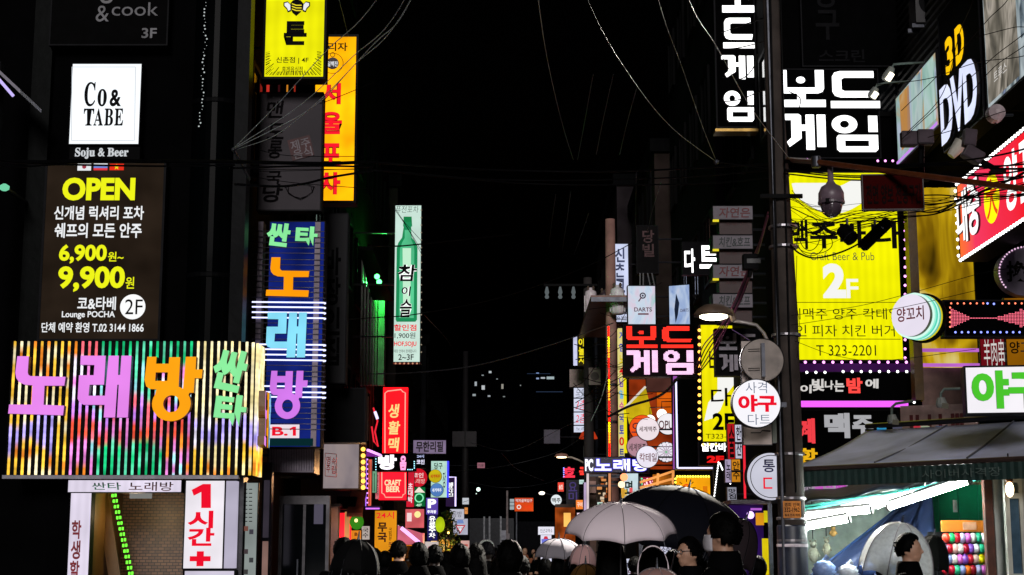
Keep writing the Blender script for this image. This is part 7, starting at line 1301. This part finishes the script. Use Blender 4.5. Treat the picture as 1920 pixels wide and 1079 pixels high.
# ================================================================ CABLES
def cable(label, pts, w_=2.0, mat=BLACK, group=None, name='overhead_cable', n=16, sm=True):
    P = [at(x, y, Y) for x, y, Y in pts]; q = []; out = lambda p: p[1] < 90 and p[2] < 15 and p[0] < 1300 or p[1] <= 0 or p[0] < 0 or p[0] > 1920
    if out(pts[0]): P.insert(0, P[0] + (P[0] - P[1]) * 1.2 + Vector((0, 0, .5)))
    if out(pts[-1]): P.append(P[-1] + (P[-1] - P[-2]) * 1.2 + Vector((0, 0, .5)))
    if sm and len(P) > 2:
        E = [P[0] * 2 - P[1]] + P + [P[-1] * 2 - P[-2]]
        for i in range(1, len(E) - 2):
            for k in range(n):
                t = k / n; a, b, c, d = E[i - 1:i + 3]; q.append(.5 * ((2 * b) + (c - a) * t + (2 * a - 5 * b + 4 * c - d) * t * t + (3 * b - a - 3 * c + d) * t ** 3))
        q.append(P[-1])
    else: q = P
    Ym = sum(p[2] for p in pts) / len(pts); o = MB().tube(q, w_ * Ym / F / 2, 6).build(name, mat, None, True); return tag(o, label, 'cable', group)
LT = dif('#c8d4d4', .35, 0, .2, 3, 0); LT2 = dif('#8a9494', .4, 0, .2, 3, 0); PKC = dif('#c86a90', .4); GY = dif('#3a3c40', .4)
g = 'pale service wires fanning up from the left tower'
for pts in ([(437, 280, 19), (520, 196, 17.5), (610, 98, 15.5), (703, 4, 13)], [(440, 278, 19), (560, 200, 17.5), (660, 108, 15), (740, 30, 13)], [(441, 279, 19), (580, 206, 17), (665, 122, 15), (745, 42, 13)], [(444, 281, 19), (520, 252, 18), (610, 178, 16), (700, 84, 13.5), (760, 20, 12.5)]):
    cable('pale thin wire fanning up to the right across the orange and grey signs', pts, 1.5, LT, g)
cable('pale dotted wire dropping steeply to the top of the orange lightbox', [(635, -10, 20), (644, 30, 20.5), (653, 68, 21)], 1.3, LT2)
cable('leftmost long pale wire dropping across the open night sky', [(1008, -10, 14), (1030, 130, 20), (1055, 235, 28), (1075, 300, 34)], 1.1, LT2)
cable('pale wire sagging in a long curve to the hook beneath the tall letters', [(1098, -10, 11), (1180, 140, 13), (1260, 240, 15.5), (1342, 303, 19)], 1.1, LT2)
cable('straight pale wire falling to the hook left of the tall letters', [(1232, -10, 12), (1280, 130, 14.5), (1318, 240, 17), (1342, 300, 19)], 1.1, LT2)
cable('pale wire running over the tall vertical letters to the concrete pole', [(1288, -10, 11), (1345, 90, 13), (1410, 205, 16), (1480, 298, 18.5)], 1.5, LT)
g = 'faint grey wires leaning over the street'
for pts in ([(1112, 140, 24), (1096, 230, 30), (1083, 300, 34)], [(1150, 140, 24), (1132, 220, 29), (1118, 290, 33)], [(1194, 165, 24), (1176, 230, 28), (1162, 290, 32)], [(1042, 365, 36), (1034, 420, 42), (1029, 465, 47)], [(1070, 360, 36), (1062, 420, 42), (1054, 470, 47)], [(1104, 400, 36), (1090, 440, 42), (1076, 478, 47)], [(1193, 320, 30), (1192, 400, 34), (1193, 460, 36)], [(1240, 340, 28), (1222, 400, 32), (1206, 470, 36)]):
    cable('faint thin grey wire leaning down over the dark street', pts, 1.0, GY, g)
g = 'heavy black bundles across the left signs'
for pts, w_ in (([(-20, 296, 16), (200, 302, 17), (435, 304, 18.5), (600, 307, 19.5), (690, 304, 20)], 8), ([(430, 316, 18.5), (560, 312, 19), (640, 312, 19.5), (700, 314, 20)], 4), ([(440, 346, 18.5), (520, 350, 18.8), (570, 345, 19), (620, 333, 19.2), (700, 320, 19.6)], 5), ([(-20, 306, 16), (120, 309, 16.6), (300, 312, 17.6), (440, 310, 18.5)], 4)):
    cable('thick black cable bundle stretched across the grey and orange signs', pts, w_, BLACK, g)
g = 'thin black wires across the left signs'
for pts in ([(470, 277, 18.5), (540, 292, 18.9), (690, 294, 20)], [(475, 318, 18.5), (560, 318, 19), (690, 318, 20)], [(475, 322, 18.5), (580, 320, 19), (690, 316, 20)], [(470, 332, 18.5), (560, 344, 19), (690, 354, 20)], [(600, 195, 19), (640, 180, 20), (700, 155, 21)], [(437, 282, 19), (447, 296, 19), (456, 305, 19)]):
    cable('thin black wire across the grey and orange signs', pts, 1.4, BLACK, g)
g = 'black cables crossing high over the street'
for pts, w_ in (([(690, 304, 20), (900, 318, 22), (1150, 322, 22), (1480, 306, 19)], 4), ([(690, 318, 20), (950, 338, 22), (1250, 334, 21), (1480, 316, 19)], 3), ([(700, 320, 19.6), (1000, 345, 21), (1300, 345, 20), (1480, 330, 19)], 3)):
    cable('black cable crossing high over the street between tower and pole', pts, w_, BLACK, g)
cable('black cable cutting across the bottle picture near its shoulders', [(690, 460, 28), (740, 462, 29), (790, 458, 30), (960, 440, 34)], 3, BLACK)
cable('long black cable sloping from the bottle sign up to the bluish vertical lightbox', [(640, 600, 26), (700, 596, 28), (790, 588, 30), (950, 555, 34), (1100, 500, 38), (1200, 448, 36)], 2, BLACK)
cable('long grey cable sagging from the green fins to the pole transformers', [(690, 702, 30), (790, 698, 32), (900, 684, 34), (1030, 648, 38), (1150, 606, 41)], 2.2, GY)
g = 'thin black wires on the bottle lightbox'
for pts in ([(738, 386, 31), (757, 415, 31), (790, 452, 31)], [(738, 390, 31), (765, 430, 31), (792, 480, 31)], [(752, 408, 31), (772, 440, 31), (790, 470, 31)]):
    cable('thin black wire slanting over the pictured bottle neck', pts, 1, BLACK, g)
g = 'thin grey wires low over the far street'
for pts in ([(880, 830, 50), (960, 845, 52), (1060, 800, 48), (1150, 760, 42)], [(840, 885, 46), (940, 875, 50), (1040, 850, 50), (1100, 815, 49)], [(795, 590, 36), (840, 640, 50), (870, 690, 60)], [(940, 850, 50), (970, 880, 55), (1020, 902, 60)], [(880, 905, 60), (950, 915, 62), (1030, 905, 60), (1080, 880, 52)]):
    cable('thin grey wire sagging low over the far end of the street', pts, .9, GY, g)
g = 'thin black wires around the pole transformers'
for i in range(22):
    x0, y0 = rnd.uniform(1065, 1160), rnd.uniform(560, 800); x1, y1 = x0 + rnd.uniform(40, 170), y0 + rnd.uniform(-70, 60)
    cable('thin black wire tangled among the transformers and narrow signs', [(x0, y0, 38), ((x0 + x1) / 2, (y0 + y1) / 2 + rnd.uniform(5, 22), 37), (x1, y1, 35)], rnd.choice((.9, 1.2, 1.6)), BLACK, g)
cable('pale grey wire falling steeply from the transformers to the round signs', [(1142, 690, 40), (1128, 745, 40), (1108, 790, 40)], 1.6, LT2)
cable('thick bead wrapped cable sloping over the round sign cluster', [(1140, 782, 33), (1180, 762, 32.5), (1225, 748, 32), (1250, 733, 31), (1272, 708, 30)], 5, dif('#241a20', .6))
# pink lit bundle and violet drop cable, light put into the cable colours
for k in range(5):
    o_ = k * 2.2; cable('pink lit cable in the twisted bundle running down beside the stacked panels', [(1440, 398 + o_, 19.5), (1424, 455 + o_, 20), (1404 + o_, 500, 21), (1380 + o_ * 1.2, 560, 22), (1352 + o_ * 1.5, 610, 22.5), (1318 + o_ * 2, 650 + o_ * 2, 23), (1302 + o_, 700, 24)], 2.6, (PKC, dif('#8a4a70', .4), dif('#2a2024', .5))[k % 3], 'pink lit cable bundle')
cable('violet lit drop cable from the twisted bundle to the pole', [(1372, 618, 20), (1395, 632, 19.6), (1420, 648, 19.2), (1450, 655, 19)], 2, dif('#8a6ab0', .4))
t = thing('splice_box', 'black splice box on the pink lit cable bundle', 'cable box', at(1407, 492, 20.2)); MB().box(-.1, .09, -.08, .08, -.1, .1).build('case', BLACK, t); MB().box(-.06, .12, -.1, -.08, -.03, .03).build('lid', dif('#202024', .4), t); MB().tube([(0, 0, -.1), (-.02, 0, -.2)], .03).build('gland', BLACK, t)
# tangle in front of the yellow sign
g = 'black cable tangle in front of the yellow lightbox'
for i in range(20):
    y0 = 372 + rnd.uniform(-10, 95); y1 = 392 + rnd.uniform(-14, 26); sag = rnd.uniform(4, 42)
    cable('thin black cable in the tangle in front of the yellow lightbox', [(1482, y0, 18.8), (1545, (y0 * .6 + y1 * .4) + sag * .9, 18.4), (1610, (y0 * .3 + y1 * .7) + sag * .4, 17.8), (1700, y1, 17.4)], rnd.choice((.8, 1.1, 1.5, 2.2)), BLACK, g)
for cx, cy, rx, ry in ((1521, 450, 26, 30), (1527, 456, 34, 20), (1518, 438, 20, 32)):
    cable('looped coil of thin black cable hanging before the yellow lightbox', [(cx + rx * math.cos(R(a)), cy + ry * math.sin(R(a)), 18.2) for a in range(0, 361, 20)], 1.5, BLACK, 'coils of spare cable', n=4)
cable('thick black cable drooping in a wide loop below the yellow lightbox letters', [(1482, 460, 18.7), (1500, 476, 18.5), (1530, 484, 18.3), (1580, 472, 18), (1625, 448, 17.8), (1660, 420, 17.6)], 3.5, BLACK)
for lb, a, b, r_ in (('fat black splice closure tube slanting up to the dark red board', (1614, 466), (1668, 414), .07), ('short black splice closure hanging left of the fat slanting tube', (1578, 428), (1600, 452), .085)):
    p, q = at(*a, 17.5), at(*b, 17.4); t = thing('splice_closure', lb, 'cable box', p); d = q - p; MB().tube([(0, 0, 0), d * .08, d * .92, d], [r_ * .6, r_, r_, r_ * .5], 14).build('sleeve', dif('#0a0a0b', .7), t, True); MB().tube([d * .72, d * .75], r_ * 1.06, 14).build('clamp_band', STEEL, t); MB().tube([d * .5 + Vector((0, 0, r_)), d * .5 + Vector((0, 0, r_ + .1))], .015).build('hanger', STEEL, t)
g = 'black cable bunch running off to the right edge'
for i in range(14):
    y0 = 380 + rnd.uniform(-16, 30); y1 = 318 + rnd.uniform(-30, 40)
    cable('black cable in the bunch running right from the dark red board to the picture edge', [(1690, y0, 17.4), (1760, y0 - 12 + rnd.uniform(0, 16), 16.8), (1840, (y0 + y1) / 2 + rnd.uniform(-10, 12), 16), (1960, y1, 15)], rnd.choice((1.4, 2, 3, 4.5)), BLACK, g)
for i in range(9):
    y0 = 305 + rnd.uniform(-6, 22)
    cable('black cable in the upper bunch along the rusty steel bar', [(1470, y0, 18.8), (1600, y0 + 12, 17.3), (1760, y0 + 6, 16.3), (1960, y0 - 10 + rnd.uniform(-30, 30), 15)], rnd.choice((1.4, 2.2, 3.5)), BLACK, 'black cables along the rusty bar')
g = 'black power lines in front of the film posters'
for pts in ([(1640, 160, 17), (1740, 148, 16), (1830, 118, 15), (1960, 90, 14)], [(1690, 208, 17), (1760, 140, 16), (1850, 40, 14.5), (1900, -20, 14)], [(1690, 262, 16.4), (1770, 190, 16), (1860, 110, 15), (1960, 20, 14)], [(1740, 258, 16), (1800, 240, 15.5), (1880, 210, 15), (1960, 196, 14)], [(1730, 300, 16.2), (1790, 215, 15.8), (1860, 130, 15), (1960, 48, 14)], [(1700, 250, 16.4), (1766, 178, 16), (1800, 60, 15), (1830, -20, 14)], [(1830, 70, 15), (1900, 52, 14.6), (1960, 40, 14)]):
    cable('thin black power line crossing the film posters', pts, 1.6, BLACK, g)
g = 'thin black wires across the lower yellow lightbox'
for pts in ([(1484, 592, 18.6), (1600, 576, 18), (1700, 552, 17.4), (1830, 515, 16.5), (1960, 480, 15.6)], [(1484, 610, 18.6), (1600, 592, 18), (1700, 575, 17.4), (1830, 545, 16.5)], [(1490, 640, 18.6), (1570, 668, 18.2), (1660, 676, 17.8), (1830, 655, 17)], [(1494, 480, 18.6), (1493, 560, 18.6), (1500, 620, 18.6), (1494, 672, 18.6)]):
    cable('thin black wire across the lower part of the yellow lightbox', pts, 1.1, BLACK, g)
g = 'black wires on the tall vertical letters'
for pts in ([(1352, 62, 22), (1380, 52, 21), (1420, 38, 20), (1450, 30, 19.2)], [(1350, 92, 22), (1385, 90, 21), (1450, 74, 19.2)], [(1354, 146, 22), (1390, 148, 21), (1412, 128, 20), (1420, 100, 19.6)], [(1350, 192, 22), (1390, 186, 21), (1450, 160, 19.2)], [(1480, 172, 18.8), (1500, 185, 18.6), (1498, 206, 18.6)]):
    cable('short black wire crossing the tall vertical letters', pts, 2.2, BLACK, g)
for y, lb in ((310, 'cable clutter node where pale wires meet left of the tall letters'), (316, '')):
    if lb: t = thing('cable_hook', 'small steel hook where two pale wires meet beneath the tall letters', 'bracket', at(1343, 304, 19)); MB().ball((0, 0, 0), .035, 10, 0, 6).build('ring', STEEL, t); MB().tube([(0, 0, 0), at(1450, 318, 19) - at(1343, 304, 19)], .008).build('stay', BLACK, t)
t = thing('cable_hook', 'small steel hook at the node of the fanning pale wires on the left tower', 'bracket', at(438, 281, 19.05)); MB().ball((0, 0, 0), .03, 10, 0, 6).build('ring', STEEL, t); MB().tube([(0, .02, 0), (-.05, 1.5, -.02)], .02).build('arm', STEEL, t)
